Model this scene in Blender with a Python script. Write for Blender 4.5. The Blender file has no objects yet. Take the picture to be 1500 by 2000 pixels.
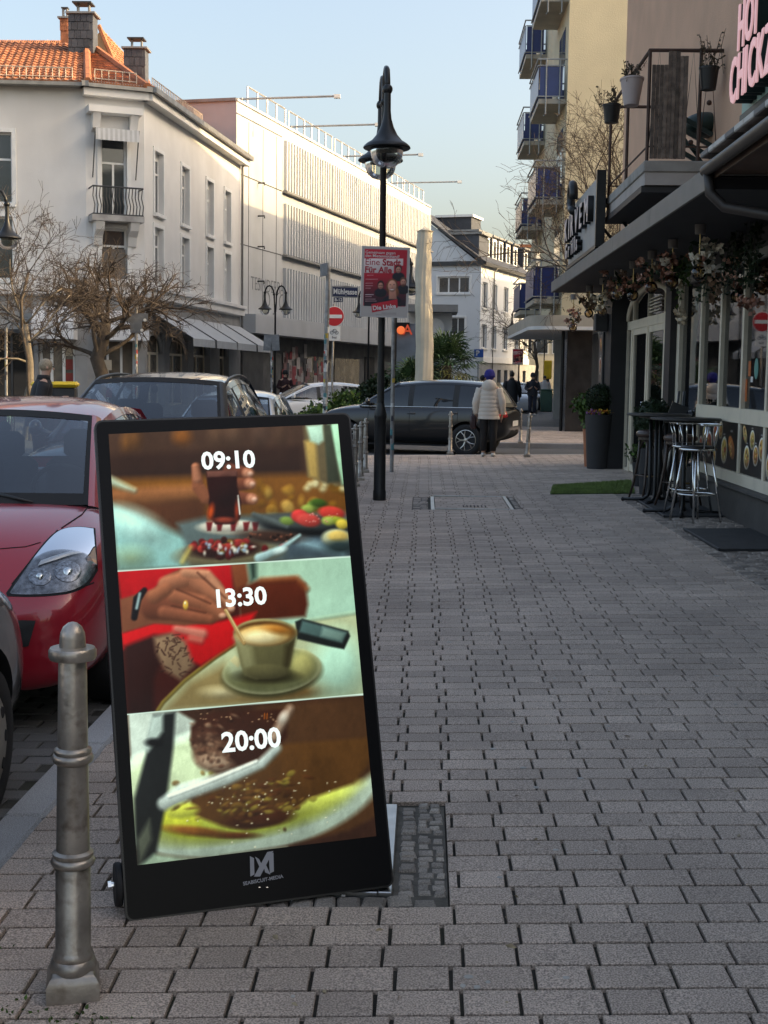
import bpy, bmesh, math, random
import numpy as np
from mathutils import Matrix, Vector
from mathutils.bvhtree import BVHTree
R = math.radians
PI = math.pi
rnd = random.Random(7)
S = bpy.context.scene
COL = S.collection

# ------------------------------------------------------------------ camera
FPX, EYE, ROLL, VP = 2600.0, 1.6, R(0.8), (830.0, 735.0)   # focal length in pixels of the 1500x2000 photograph, eye height, roll, street vanishing point
_dx, _dy = (VP[0]-750)/FPX, (VP[1]-1000)/FPX
_c, _s = math.cos(ROLL), math.sin(ROLL)
_ux, _uy = _c*_dx+_s*_dy, -_s*_dx+_c*_dy
PITCH = math.atan(-_uy); YAW = math.atan(_ux*math.cos(PITCH))
CF = Vector((-math.sin(YAW)*math.cos(PITCH), math.cos(YAW)*math.cos(PITCH), -math.sin(PITCH)))
_r = Vector((math.cos(YAW), math.sin(YAW), 0)); _u = _r.cross(CF)
CR = _c*_r+_s*_u; CU = -_s*_r+_c*_u
CO = Vector((0, 0, EYE))
cd = bpy.data.cameras.new('camera'); cam = bpy.data.objects.new('camera', cd); COL.objects.link(cam)
cam.matrix_world = Matrix(((CR.x, CU.x, -CF.x, CO.x), (CR.y, CU.y, -CF.y, CO.y), (CR.z, CU.z, -CF.z, CO.z), (0, 0, 0, 1)))
cd.sensor_fit = 'VERTICAL'; cd.sensor_height = 36.0; cd.lens = 36.0*FPX/2000.0
cd.clip_start = 0.05; cd.clip_end = 5000
S.camera = cam
S.render.resolution_x, S.render.resolution_y = 768, 1024

def ray(px, py): return CF+CR*((px-750)/FPX)+CU*((1000-py)/FPX)
CS = 0.02                      # the pavement falls towards the kerb
def gz(x): return CS*x
def gp(px, py, z=None):        # point on the pavement (or on a level plane z) seen at a pixel
    d = ray(px, py)
    return CO+d*((z-EYE)/d.z) if z is not None else CO+d*(EYE/(CS*d.x-d.z))
def at(px, py, Y):
    d = ray(px, py); return CO+d*(Y/d.y)
def atx(px, py, X):
    d = ray(px, py); return CO+d*(X/d.x)
def proj(p):
    d = Vector(p)-CO; z = d.dot(CF)
    return (750+FPX*d.dot(CR)/z, 1000-FPX*d.dot(CU)/z, z)

# ------------------------------------------------------------------ light
SUN_AZ, SUN_EL = R(85), R(23)      # the sun stands low behind the houses on the right
w = bpy.data.worlds.new('World'); S.world = w; w.use_nodes = True
nt = w.node_tree; bg = nt.nodes['Background']
sky = nt.nodes.new('ShaderNodeTexSky'); sky.sky_type = 'NISHITA'; sky.sun_disc = False
sky.sun_elevation = SUN_EL; sky.sun_rotation = math.atan2(math.sin(SUN_AZ), -math.cos(SUN_AZ))
sky.altitude = 100; sky.air_density = 1.0; sky.dust_density = 6.5; sky.ozone_density = 2.4
nt.links.new(sky.outputs[0], bg.inputs[0]); bg.inputs[1].default_value = 0.15
sl = bpy.data.lights.new('sun', 'SUN'); sun = bpy.data.objects.new('sun', sl); COL.objects.link(sun)
sl.energy = 2.0; sl.angle = R(0.5); sl.color = (1.0, 0.79, 0.50)
_sd = Vector((math.sin(SUN_AZ)*math.cos(SUN_EL), -math.cos(SUN_AZ)*math.cos(SUN_EL), math.sin(SUN_EL)))
sun.rotation_euler = _sd.to_track_quat('Z', 'Y').to_euler(); sun.location = _sd*200
S.view_settings.view_transform = 'Standard'; S.view_settings.look = 'None'
S.view_settings.gamma = 1.0; S.view_settings.use_curve_mapping = False
EXPO = 1.6
S.view_settings.exposure = EXPO
S.view_settings.use_white_balance = True; S.view_settings.white_balance_temperature = 8100   # the photograph is balanced for the shade
S.render.engine = 'CYCLES'
S.cycles.use_denoising = True
S.cycles.max_bounces = 6; S.cycles.diffuse_bounces = 3; S.cycles.glossy_bounces = 3; S.cycles.transmission_bounces = 4; S.cycles.transparent_max_bounces = 8
S.cycles.caustics_reflective = False; S.cycles.caustics_refractive = False

# ------------------------------------------------------------------ materials
MATS = {}
def M(name, col, rough=.6, metal=0., var=.12, scale=3., bump=0., bscale=60., spec=.5, coat=0., speck=0., sscale=300., stain=0., stcol=(.1, .09, .08), stscale=.8, island=0., stz=1.0):
    if name in MATS: return MATS[name]
    m = bpy.data.materials.new(name); m.use_nodes = True; MATS[name] = m
    n = m.node_tree.nodes; L = m.node_tree.links; b = n['Principled BSDF']
    b.inputs['Roughness'].default_value = rough; b.inputs['Metallic'].default_value = metal
    b.inputs['Specular IOR Level'].default_value = spec; b.inputs['Coat Weight'].default_value = coat; b.inputs['Coat Roughness'].default_value = .05
    geo = n.new('ShaderNodeNewGeometry')
    rgb = n.new('ShaderNodeRGB'); rgb.outputs[0].default_value = (*col, 1)
    out = rgb.outputs[0]
    def noise(sc, det=4, vec=None):
        t = n.new('ShaderNodeTexNoise'); t.inputs['Scale'].default_value = sc; t.inputs['Detail'].default_value = det
        L.new(vec or geo.outputs['Position'], t.inputs['Vector']); return t.outputs[0]
    def scalev(o, fac, lo, hi):
        mr = n.new('ShaderNodeMapRange'); mr.inputs[1].default_value = lo; mr.inputs[2].default_value = hi
        mr.inputs[3].default_value = 1-fac; mr.inputs[4].default_value = 1+fac
        L.new(o, mr.inputs[0]); return mr.outputs[0]
    def mul(c, f):
        v = n.new('ShaderNodeVectorMath'); v.operation = 'SCALE'; L.new(c, v.inputs[0]); L.new(f, v.inputs['Scale']); return v.outputs[0]
    if var: out = mul(out, scalev(noise(scale), var, .3, .7))
    if island:
        oi = n.new('ShaderNodeObjectInfo'); ad = n.new('ShaderNodeMath'); ad.operation = 'ADD'; fr = n.new('ShaderNodeMath'); fr.operation = 'FRACT'
        L.new(geo.outputs['Random Per Island'], ad.inputs[0]); L.new(oi.outputs['Random'], ad.inputs[1]); L.new(ad.outputs[0], fr.inputs[0])
        out = mul(out, scalev(fr.outputs[0], island, 0, 1))
    if speck: out = mul(out, scalev(noise(sscale, 2), speck, .35, .65))
    if stain:
        vec = geo.outputs['Position']
        if stz != 1.0:
            mp = n.new('ShaderNodeMapping'); mp.inputs['Scale'].default_value = (1, 1, stz); L.new(vec, mp.inputs[0]); vec = mp.outputs[0]
        mr = n.new('ShaderNodeMapRange'); mr.inputs[1].default_value = .5; mr.inputs[2].default_value = .72; mr.inputs[4].default_value = stain
        L.new(noise(stscale, 7, vec), mr.inputs[0])
        mx = n.new('ShaderNodeMix'); mx.data_type = 'RGBA'; L.new(mr.outputs[0], mx.inputs[0]); L.new(out, mx.inputs[6]); mx.inputs[7].default_value = (*stcol, 1); out = mx.outputs[2]
    L.new(out, b.inputs['Base Color'])
    if bump:
        bp = n.new('ShaderNodeBump'); bp.inputs['Strength'].default_value = bump; bp.inputs['Distance'].default_value = .01
        L.new(noise(bscale, 5), bp.inputs['Height']); L.new(bp.outputs[0], b.inputs['Normal'])
    return m
def emissive(name, col, strength):
    if name in MATS: return MATS[name]
    m = bpy.data.materials.new(name); m.use_nodes = True; MATS[name] = m
    b = m.node_tree.nodes['Principled BSDF']; b.inputs['Base Color'].default_value = (*[c*.3 for c in col], 1)
    b.inputs['Emission Color'].default_value = (*col, 1); b.inputs['Emission Strength'].default_value = strength
    return m
def print_mat(name, rough=.45, glow=0.):
    # flat printed or displayed picture: colours come from the mesh's own colour attribute
    m = bpy.data.materials.new(name); m.use_nodes = True; MATS[name] = m
    n = m.node_tree.nodes; L = m.node_tree.links; b = n['Principled BSDF']; b.inputs['Roughness'].default_value = rough
    a = n.new('ShaderNodeAttribute'); a.attribute_name = 'picture'
    if glow:
        b.inputs['Base Color'].default_value = (.01, .01, .01, 1); b.inputs['Specular IOR Level'].default_value = .08
        L.new(a.outputs[0], b.inputs['Emission Color']); b.inputs['Emission Strength'].default_value = glow
    else: L.new(a.outputs[0], b.inputs['Base Color'])
    return m
def glass(name, tint=(.6, .66, .7), refl=1.5, rough=.02):
    # thin pane: see-through with a fresnel reflection
    if name in MATS: return MATS[name]
    m = bpy.data.materials.new(name); m.use_nodes = True; MATS[name] = m
    n = m.node_tree.nodes; L = m.node_tree.links; n.remove(n['Principled BSDF']); o = n['Material Output']
    t = n.new('ShaderNodeBsdfTransparent'); t.inputs[0].default_value = (*tint, 1)
    g = n.new('ShaderNodeBsdfGlossy'); g.inputs['Roughness'].default_value = rough; g.inputs[0].default_value = (.95, .97, 1, 1)
    f = n.new('ShaderNodeFresnel'); f.inputs[0].default_value = refl
    mx = n.new('ShaderNodeMixShader'); L.new(f.outputs[0], mx.inputs[0]); L.new(t.outputs[0], mx.inputs[1]); L.new(g.outputs[0], mx.inputs[2]); L.new(mx.outputs[0], o.inputs[0])
    return m

PAVER = M('concrete_paver', (.46, .365, .30), .85, var=.18, scale=.9, bump=.6, bscale=170, speck=.5, sscale=190, island=.14, stain=.4, stcol=(.29, .24, .205), stscale=1.1)
JOINT = M('joint_sand', (.040, .037, .030), .95, var=.4, scale=6, bump=.5, bscale=200, stain=.6, stcol=(.035, .045, .018), stscale=2.5)
GRANITE = M('granite_kerb', (.36, .355, .35), .8, var=.12, scale=2, bump=.3, bscale=250, speck=.35, sscale=260, island=.1, stain=.35, stcol=(.12, .12, .115))
SETT = M('grey_granite_sett', (.30, .26, .22), .85, var=.2, scale=5, bump=.6, bscale=90, speck=.3, sscale=200, island=.3)
COBBLE = M('cobble_stone', (.27, .225, .19), .85, var=.25, scale=5, bump=.6, bscale=90, speck=.3, sscale=200, island=.35)
ASPHALT = M('asphalt', (.085, .085, .086), .9, var=.15, scale=.6, bump=.4, bscale=150, speck=.3, sscale=250, stain=.3, stcol=(.1, .1, .1))
DARKPAVE = M('dark_road_paver', (.11, .105, .10), .9, var=.2, scale=2, bump=.4, bscale=150, speck=.3, sscale=300, island=.2)
STEEL = M('brushed_steel', (.50, .50, .49), .35, 1., var=.15, scale=12)
CHROME = M('chrome', (.75, .75, .74), .12, 1., var=.05)
IRON = M('weathered_cast_iron', (.38, .345, .305), .38, .7, var=.28, scale=11, bump=.12, bscale=70, stain=.8, stcol=(.13, .10, .075), stscale=22)
BLACKMET = M('black_painted_metal', (.013, .014, .015), .4, .2, var=.3, scale=6, bump=.1)
DARKGREY = M('dark_grey_metal', (.05, .052, .055), .5, .3, var=.2)
GALV = M('galvanised_pole', (.30, .30, .30), .5, .7, var=.25, scale=8, stain=.5, stcol=(.5, .5, .48), stscale=9)
SHELL = M('board_black_plastic', (.010, .010, .011), .32, 0, var=.15)
RUBBER = M('black_rubber', (.016, .016, .017), .8, var=.2)
BLACK = M('matt_black', (.008, .008, .009), .8, var=.1)
WHITEP = M('white_paint', (.75, .75, .73), .5, var=.06)
CREAMFR = M('cream_frame', (.74, .66, .52), .5, var=.12, scale=4, stain=.35, stcol=(.50, .43, .33), stscale=4)
GLASSW = glass('car_windscreen', (.50, .58, .62), 1.95)
GLASSD = M('dark_window_glass', (.012, .015, .018), .03, spec=.9, var=.2, scale=1)
GLASSB = M('building_window_glass', (.035, .042, .048), .05, spec=.9, var=.5, scale=.7)
GLASSC = glass('shop_window_glass', (.42, .45, .45), 1.9)
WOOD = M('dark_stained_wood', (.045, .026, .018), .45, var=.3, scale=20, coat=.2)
FOLI = {}
def leafmat(name, c, sp=.25):
    return M(name, c, .55, var=.35, scale=9, island=.45, spec=sp)
LEAF = leafmat('leaf_green', (.055, .105, .022)); LEAFD = leafmat('leaf_dark', (.018, .034, .014)); LEAFL = leafmat('leaf_light', (.12, .17, .035))
PALM = leafmat('palm_leaf', (.055, .10, .04)); PALMY = leafmat('palm_leaf_yellow', (.15, .15, .05))
BARK = M('tree_bark', (.085, .068, .054), .9, var=.35, scale=6, bump=.8, bscale=40)
BARKL = M('pale_tree_bark', (.19, .165, .13), .9, var=.3, scale=6, bump=.6, bscale=40)
TWIG = M('twig_bark', (.07, .052, .04), .85, var=.35, scale=4)

# ------------------------------------------------------------------ mesh helpers
WM = {}   # world matrices of parents
def empty(name, loc=(0, 0, 0), rz=0., label=None, cat=None, group=None, kind=None):
    o = bpy.data.objects.new(name, None); COL.objects.link(o); o.location = loc; o.rotation_euler = (0, 0, rz); o.empty_display_size = .1
    WM[o.name] = Matrix.Translation(Vector(loc)) @ Matrix.Rotation(rz, 4, 'Z')
    return tag(o, label, cat, group, kind)
def tag(o, label=None, cat=None, group=None, kind=None):
    if label: o['label'] = label
    if cat: o['category'] = cat
    if group: o['group'] = group
    if kind: o['kind'] = kind
    return o
def wm(o): return WM.get(o.name, Matrix.Identity(4))
def link(name, me, parent=None, loc=None, rot=None):
    o = bpy.data.objects.new(name, me); COL.objects.link(o)
    if loc is not None: o.location = loc
    if rot is not None: o.rotation_euler = rot
    m = Matrix.Translation(o.location) @ o.rotation_euler.to_matrix().to_4x4()
    if parent:
        o.parent = parent; m = wm(parent) @ m
    WM[o.name] = m
    return o
class MB:
    def __init__(s): s.v = []; s.f = []; s.m = []; s.mi = 0
    def add(s, vs, fs):
        k = len(s.v); s.v += [tuple(v) for v in vs]
        for f in fs: s.f.append(tuple(i+k for i in f)); s.m.append(s.mi)
        return s
    def box(s, c, d, rz=0., mat=None, ch=0.):
        hx, hy, hz = d[0]/2, d[1]/2, d[2]/2
        if ch <= 0:
            P = [(-hx, -hy, -hz), (hx, -hy, -hz), (hx, hy, -hz), (-hx, hy, -hz), (-hx, -hy, hz), (hx, -hy, hz), (hx, hy, hz), (-hx, hy, hz)]
            Fs = [(0, 3, 2, 1), (4, 5, 6, 7), (0, 1, 5, 4), (1, 2, 6, 5), (2, 3, 7, 6), (3, 0, 4, 7)]
        else:
            P = []; c_ = min(ch, hx*.9, hy*.9, hz*.9)
            for zz, ins in ((-hz, c_), (-hz+c_, 0), (hz-c_, 0), (hz, c_)):
                x, y = hx-ins, hy-ins
                P += [(-x, -y+c_*(ins == 0), zz), (-x+c_*(ins == 0), -y, zz), (x-c_*(ins == 0), -y, zz), (x, -y+c_*(ins == 0), zz), (x, y-c_*(ins == 0), zz), (x-c_*(ins == 0), y, zz), (-x+c_*(ins == 0), y, zz), (-x, y-c_*(ins == 0), zz)]
            Fs = [(6, 5, 3, 2, 0) if False else tuple(reversed(range(8))), tuple(range(24, 32))]
            for r_ in range(3):
                for i in range(8): Fs.append((r_*8+i, r_*8+(i+1) % 8, r_*8+8+(i+1) % 8, r_*8+8+i))
        cs, sn = math.cos(rz), math.sin(rz)
        out = []
        for x, y, z in P:
            p = Vector((x*cs-y*sn, x*sn+y*cs, z))
            if mat is not None: p = mat @ p
            out.append((p[0]+c[0], p[1]+c[1], p[2]+c[2]))
        return s.add(out, Fs)
    def box2(s, a, b, ch=0.):
        return s.box([(a[i]+b[i])/2 for i in range(3)], [abs(b[i]-a[i]) for i in range(3)], ch=ch)
    def tube(s, pts, rad, n=8, cap=True):
        pts = [Vector(p) for p in pts]; k = len(pts)
        if not hasattr(rad, '__len__'): rad = [rad]*k
        vs = []; prev = None
        for i, p in enumerate(pts):
            t = (pts[min(i+1, k-1)]-pts[max(i-1, 0)])
            t = t.normalized() if t.length > 1e-9 else Vector((0, 0, 1))
            if prev is None:
                a = Vector((0, 0, 1)) if abs(t.z) < .9 else Vector((1, 0, 0))
                u = t.cross(a).normalized()
            else:
                u = prev-t*prev.dot(t); u = u.normalized() if u.length > 1e-6 else t.orthogonal().normalized()
            prev = u; v = t.cross(u)
            for j in range(n):
                an = 2*PI*j/n; vs.append(p+(u*math.cos(an)+v*math.sin(an))*rad[i])
        fs = [(i*n+j, i*n+(j+1) % n, (i+1)*n+(j+1) % n, (i+1)*n+j) for i in range(k-1) for j in range(n)]
        if cap: fs += [tuple(reversed(range(n))), tuple(range((k-1)*n, k*n))]
        return s.add(vs, fs)
    def lathe(s, prof, n=20, c=(0, 0, 0), mat=None, sx=1., sy=1.):
        vs = []; k = len(prof)
        for r_, z in prof:
            for j in range(n):
                a = 2*PI*j/n; p = Vector((r_*math.cos(a)*sx, r_*math.sin(a)*sy, z))
                if mat is not None: p = mat @ p
                vs.append((p[0]+c[0], p[1]+c[1], p[2]+c[2]))
        fs = [(i*n+j, i*n+(j+1) % n, (i+1)*n+(j+1) % n, (i+1)*n+j) for i in range(k-1) for j in range(n)]
        fs += [tuple(reversed(range(n))), tuple(range((k-1)*n, k*n))]
        return s.add(vs, fs)
    def prism(s, poly, d, mat=None):
        # polygon in local (x,z), extruded along +y by d
        n = len(poly); A = [Vector((x, 0, z)) for x, z in poly]; B = [Vector((x, d, z)) for x, z in poly]
        P = A+B
        if mat is not None: P = [mat @ p for p in P]
        return s.add(P, [tuple(range(n)), tuple(reversed(range(n, 2*n)))]+[(i, i+n, (i+1) % n+n, (i+1) % n) for i in range(n)])
    def patch(s, fn, nu, nv):
        vs = [fn(i/nu, j/nv) for j in range(nv+1) for i in range(nu+1)]
        return s.add(vs, [(j*(nu+1)+i, j*(nu+1)+i+1, (j+1)*(nu+1)+i+1, (j+1)*(nu+1)+i) for j in range(nv) for i in range(nu)])
    def quad(s, a, b, c, d): return s.add([a, b, c, d], [(0, 1, 2, 3)])
    def ball(s, c, r_, n=10, m=7, sx=1., sy=1., sz=1.):
        prof = [(max(1e-4, math.sin(PI*i/m)*r_), -math.cos(PI*i/m)*r_*sz) for i in range(m+1)]
        return s.lathe(prof, n, c, None, sx, sy)
    def mesh(s, name, mats, smooth=False):
        me = bpy.data.meshes.new(name); me.from_pydata(s.v, [], s.f)
        for m in (mats if isinstance(mats, (list, tuple)) else [mats]): me.materials.append(m)
        if any(s.m): me.polygons.foreach_set('material_index', s.m)
        if smooth is True: me.polygons.foreach_set('use_smooth', [True]*len(s.f))
        elif smooth:
            me.polygons.foreach_set('use_smooth', [True]*len(s.f)); me.set_sharp_from_angle(angle=R(smooth))
        me.update(); return me
    def build(s, name, mats, parent=None, smooth=False, world=True, loc=None, rot=None):
        # vertices given in world space are moved into the parent's space
        if parent is not None and world and loc is None:
            inv = wm(parent).inverted(); s.v = [tuple(inv @ Vector(v)) for v in s.v]
        return link(name, s.mesh(name, mats, smooth), parent, loc, rot)
def text(name, body, size, mat, parent, M4, bold=0., extrude=.002, align='CENTER', space=1., sx=1.):
    c = bpy.data.curves.new(name, 'FONT'); c.body = body; c.size = size; c.extrude = extrude; c.offset = bold; c.align_x = align; c.align_y = 'CENTER'; c.space_character = space
    c.resolution_u = 3
    c.materials.append(mat)
    o = bpy.data.objects.new(name, c); COL.objects.link(o)
    m = M4 @ Matrix.Diagonal((sx, 1, 1, 1))
    if parent: o.parent = parent; m = wm(parent).inverted() @ m
    o.matrix_basis = m
    return o
def frame3(o, x, y, z):   # matrix from origin and axes
    return Matrix(((x[0], y[0], z[0], o[0]), (x[1], y[1], z[1], o[1]), (x[2], y[2], z[2], o[2]), (0, 0, 0, 1)))
def copy_tree(o, loc=None, rz=None, parent=None):
    c = o.copy(); COL.objects.link(c)
    if parent: c.parent = parent
    if loc is not None: c.location = loc
    if rz is not None: c.rotation_euler = (0, 0, rz)
    WM[c.name] = (wm(parent) if parent else Matrix.Identity(4)) @ Matrix.Translation(c.location) @ c.rotation_euler.to_matrix().to_4x4()
    for ch in list(o.children): copy_tree(ch, None, None, c)
    return c

# ------------------------------------------------------------------ picture painter (flat print and the lit screen)
class Paint:
    """Colours for a grid of points; shapes are given in photograph pixels and mapped by the picture's own corners."""
    def __init__(s, X, Y, base):
        s.X, s.Y = X, Y; s.C = np.empty(X.shape+(3,)); s.C[:] = base
    def blend(s, m, col, op=1.):
        m = np.clip(m, 0, 1)[..., None]*op; s.C = s.C*(1-m)+np.asarray(col, float)*m; return s
    def ell(s, x, y, rx, ry, col, soft=3., ang=0., op=1., sh=.55):
        c, n = math.cos(R(ang)), math.sin(R(ang)); dx, dy = s.X-x, s.Y-y
        u, v = (dx*c+dy*n)/rx, (-dx*n+dy*c)/ry; rr = np.sqrt(u*u+v*v); d = (rr-1)*min(rx, ry)
        f = 1+sh*np.clip(-.30*dx/rx*.6-.45*dy/ry-.12*rr, -.6, .6)
        return s.blend(.5-d/(2*soft), np.asarray(col, float)*f[..., None], op)
    def seg(s, pts, r_, col, soft=2., op=1., sh=.8):
        if not hasattr(r_, '__len__'): r_ = [r_]*len(pts)
        D = np.full(s.X.shape, 1e9); Q = np.zeros(s.X.shape)
        for (a, b, ra, rb) in zip(pts[:-1], pts[1:], r_[:-1], r_[1:]):
            ax, ay = a; bx, by = b; L2 = (bx-ax)**2+(by-ay)**2+1e-9
            t = np.clip(((s.X-ax)*(bx-ax)+(s.Y-ay)*(by-ay))/L2, 0, 1); r = ra+t*(rb-ra); ex_, ey_ = s.X-ax-t*(bx-ax), s.Y-ay-t*(by-ay); d = np.hypot(ex_, ey_)-r
            Q = np.where(d < D, (-.35*ex_-.65*ey_)/np.maximum(r, 1.)*.55-.10*np.abs(ex_)/np.maximum(r, 1.), Q); D = np.minimum(D, d)
        return s.blend(.5-D/(2*soft), np.asarray(col, float)*(1+sh*np.clip(Q, -.6, .6))[..., None], op)
    def poly(s, pts, col, soft=2., op=1., sh=.22):
        D = np.full(s.X.shape, 1e9); ins = np.zeros(s.X.shape, bool)
        for i in range(len(pts)):
            ax, ay = pts[i]; bx, by = pts[(i+1) % len(pts)]; L2 = (bx-ax)**2+(by-ay)**2+1e-9
            t = np.clip(((s.X-ax)*(bx-ax)+(s.Y-ay)*(by-ay))/L2, 0, 1)
            D = np.minimum(D, np.hypot(s.X-ax-t*(bx-ax), s.Y-ay-t*(by-ay)))
            cr = ((ay > s.Y) != (by > s.Y)) & (s.X < (bx-ax)*(s.Y-ay)/(by-ay+1e-12)+ax); ins ^= cr
        xs, ys = [p[0] for p in pts], [p[1] for p in pts]; w_, h_ = max(max(xs)-min(xs), 1), max(max(ys)-min(ys), 1)
        f = 1-sh*np.clip((s.Y-(min(ys)+h_/2))/h_+.5*(s.X-(min(xs)+w_/2))/w_, -.8, .8)
        return s.blend(.5-np.where(ins, -D, D)/(2*soft), np.asarray(col, float)*f[..., None], op)
    def texture(s, amp, cells, seed=1):
        """cloudy tonal variation and grain, as in a photograph"""
        g = np.random.default_rng(seed); x0, x1, y0, y1 = s.X.min(), s.X.max(), s.Y.min(), s.Y.max(); a = np.zeros(s.X.shape)
        for k, n in enumerate(cells):
            G = g.normal(0, 1, (n+2, n+2)); u, v = (s.X-x0)/(x1-x0)*n, (s.Y-y0)/(y1-y0)*n; i, j = u.astype(int), v.astype(int); fu, fv = u-i, v-j; fu, fv = fu*fu*(3-2*fu), fv*fv*(3-2*fv)
            a += (G[j, i]*(1-fu)*(1-fv)+G[j, i+1]*fu*(1-fv)+G[j+1, i]*(1-fu)*fv+G[j+1, i+1]*fu*fv)/(1+.35*k)
        s.C = np.clip(s.C*(1+amp*a[..., None]+g.normal(0, amp*.45, s.X.shape)[..., None]), 0, 4); return s
    def grad(s, x0, y0, x1, y1, c0, c1, mask=None, op=1.):
        t = np.clip(((s.X-x0)*(x1-x0)+(s.Y-y0)*(y1-y0))/((x1-x0)**2+(y1-y0)**2), 0, 1)[..., None]
        col = np.asarray(c0)*(1-t)+np.asarray(c1)*t; m = 1. if mask is None else np.clip(mask, 0, 1)[..., None]
        s.C = s.C*(1-m*op)+col*m*op; return s
    def noise(s, amp, sc, seed=1):
        g = np.random.default_rng(seed); a = np.zeros(s.X.shape)
        for k in range(6):
            th = g.uniform(0, 6.28); f = g.uniform(.6, 1.6)/sc; a += np.sin((s.X*math.cos(th)+s.Y*math.sin(th))*f*6.28+g.uniform(0, 6.28)+1.5*np.sin((s.X*math.sin(th)-s.Y*math.cos(th))*f*4))
        s.C = np.clip(s.C*(1+amp*a[..., None]/3), 0, 4); return s
def lin(c): return np.where(np.asarray(c, float) <= .04045, np.asarray(c, float)/12.92, ((np.maximum(np.asarray(c, float), 0)+.055)/1.055)**2.4)
def homog(src, dst):
    A = []; b = []
    for (x, y), (u, v) in zip(src, dst):
        A += [[x, y, 1, 0, 0, 0, -u*x, -u*y], [0, 0, 0, x, y, 1, -v*x, -v*y]]; b += [u, v]
    return np.append(np.linalg.solve(np.array(A, float), np.array(b, float)), 1).reshape(3, 3)
def picture_grid(nu, nv, corners):
    """corners TL,TR,BR,BL in photograph pixels -> pixel coordinates of each grid point"""
    Hm = homog([(0, 0), (1, 0), (1, 1), (0, 1)], corners)
    U, V = np.meshgrid(np.linspace(0, 1, nu+1), np.linspace(0, 1, nv+1)); W = Hm[2, 0]*U+Hm[2, 1]*V+1
    return (Hm[0, 0]*U+Hm[0, 1]*V+Hm[0, 2])/W, (Hm[1, 0]*U+Hm[1, 1]*V+Hm[1, 2])/W, Hm
def picture_mesh(name, P, TL, TR, BR, BL, mat, parent, srgb=True):
    nv, nu = P.C.shape[0]-1, P.C.shape[1]-1
    U, V = np.meshgrid(np.linspace(0, 1, nu+1), np.linspace(0, 1, nv+1)); U = U[..., None]; V = V[..., None]
    pos = (np.array(TL)*(1-U)+np.array(TR)*U)*(1-V)+(np.array(BL)*(1-U)+np.array(BR)*U)*V
    inv = np.array(wm(parent).inverted()); pos = pos.reshape(-1, 3) @ inv[:3, :3].T+inv[:3, 3]
    i = np.arange(nu)[None, :]+np.arange(nv)[:, None]*(nu+1); q = np.stack([i+nu+1, i+nu+2, i+1, i], -1).reshape(-1, 4)
    me = bpy.data.meshes.new(name); me.vertices.add(len(pos)); me.vertices.foreach_set('co', pos.astype(np.float32).ravel())
    me.loops.add(q.size); me.loops.foreach_set('vertex_index', q.ravel().astype(np.int32)); me.polygons.add(len(q)); me.polygons.foreach_set('loop_start', (np.arange(len(q))*4).astype(np.int32))
    me.update(calc_edges=True)
    C = lin(np.clip(P.C, 0, 1)) if srgb else P.C
    col = np.ones((len(pos), 4), np.float32); col[:, :3] = C.reshape(-1, 3)
    ca = me.color_attributes.new('picture', 'FLOAT_COLOR', 'POINT'); ca.data.foreach_set('color', col.ravel())
    me.materials.append(mat); return link(name, me, parent)
def leaves(mb, pts, size, rng, flat=.0, asp=.55):
    for p in pts:
        a = Vector((rng.gauss(0, 1), rng.gauss(0, 1), rng.gauss(0, 1)*(1-flat))).normalized(); b = a.orthogonal().normalized()
        b = Matrix.Rotation(rng.uniform(0, 6.28), 3, a) @ b; s_ = size*rng.uniform(.6, 1.3); p = Vector(p)
        mb.add([p, p+a*s_*.5+b*s_*asp*.5, p+a*s_, p+a*s_*.5-b*s_*asp*.5], [(0, 1, 2, 3)])
    return mb
# ------------------------------------------------------------------ ground, road, pavement
RZ = -0.13                     # road level
KX0, KX1, WX = -1.53, -1.37, 3.45
mb = MB(); mb.quad((-900, -900, RZ), (900, -900, RZ), (900, 2500, RZ), (-900, 2500, RZ))
tag(mb.build('road', ASPHALT), kind='structure')
YE = 27.3                      # the pavement ends at the side street
mb = MB(); mb.add([(KX1, -6, gz(KX1)-.017), (9, -6, gz(9)-.017), (9, YE-.12, gz(9)-.017), (KX1, YE-.12, gz(KX1)-.017)], [(0, 1, 2, 3)])
pav = tag(mb.build('pavement', JOINT), kind='structure')
# display board pose (used for hiding and further down)
_P = [(-.87894, 3.86926, -.06219), (-.07132, 4.13259, -.03192), (-.25182, 4.51300, 1.47442), (-1.05944, 4.24967, 1.44414)]
BOARD = [CO+(Vector(p)-CO)*.974 for p in _P]           # bottom left, bottom right, top right, top left
_board_px = [proj(p)[:2] for p in BOARD]
def inpoly(x, y, poly):
    k = False
    for i in range(len(poly)):
        (ax, ay), (bx, by) = poly[i], poly[(i+1) % len(poly)]
        if (ay > y) != (by > y) and x < (bx-ax)*(y-ay)/(by-ay)+ax: k = not k
    return k
def paver_mesh(mb, cx, cy, z, lx, ly, sh, tilt=(0, 0), ch=.0035, h=.05, rr=None):
    P = []
    for zz, ins in ((-h, 0), (-ch*.7, 0), (0, ch)):
        for sx, sy in ((-1, -1), (1, -1), (1, 1), (-1, 1)):
            x, y = sx*(lx/2-ins), sy*(ly/2-ins)
            if rr: x += rr.uniform(-.0015, .0015); y += rr.uniform(-.0015, .0015)
            P.append((cx+x, cy+y+sh*x, z+zz+tilt[0]*x+tilt[1]*y+CS*x))
    mb.add(P, [(8, 9, 10, 11)]+[(a+i, a+(i+1) % 4, a+4+(i+1) % 4, a+4+i) for a in (0, 4) for i in range(4)])
ROWP, LL, SS, SHEAR = .1405, .2235, .1505, .035
covers = [(-.85, -.075+.0, 3.98, 4.86), (.08, 1.12, 15.95, 17.75)]   # service covers let into the pavement
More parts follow.
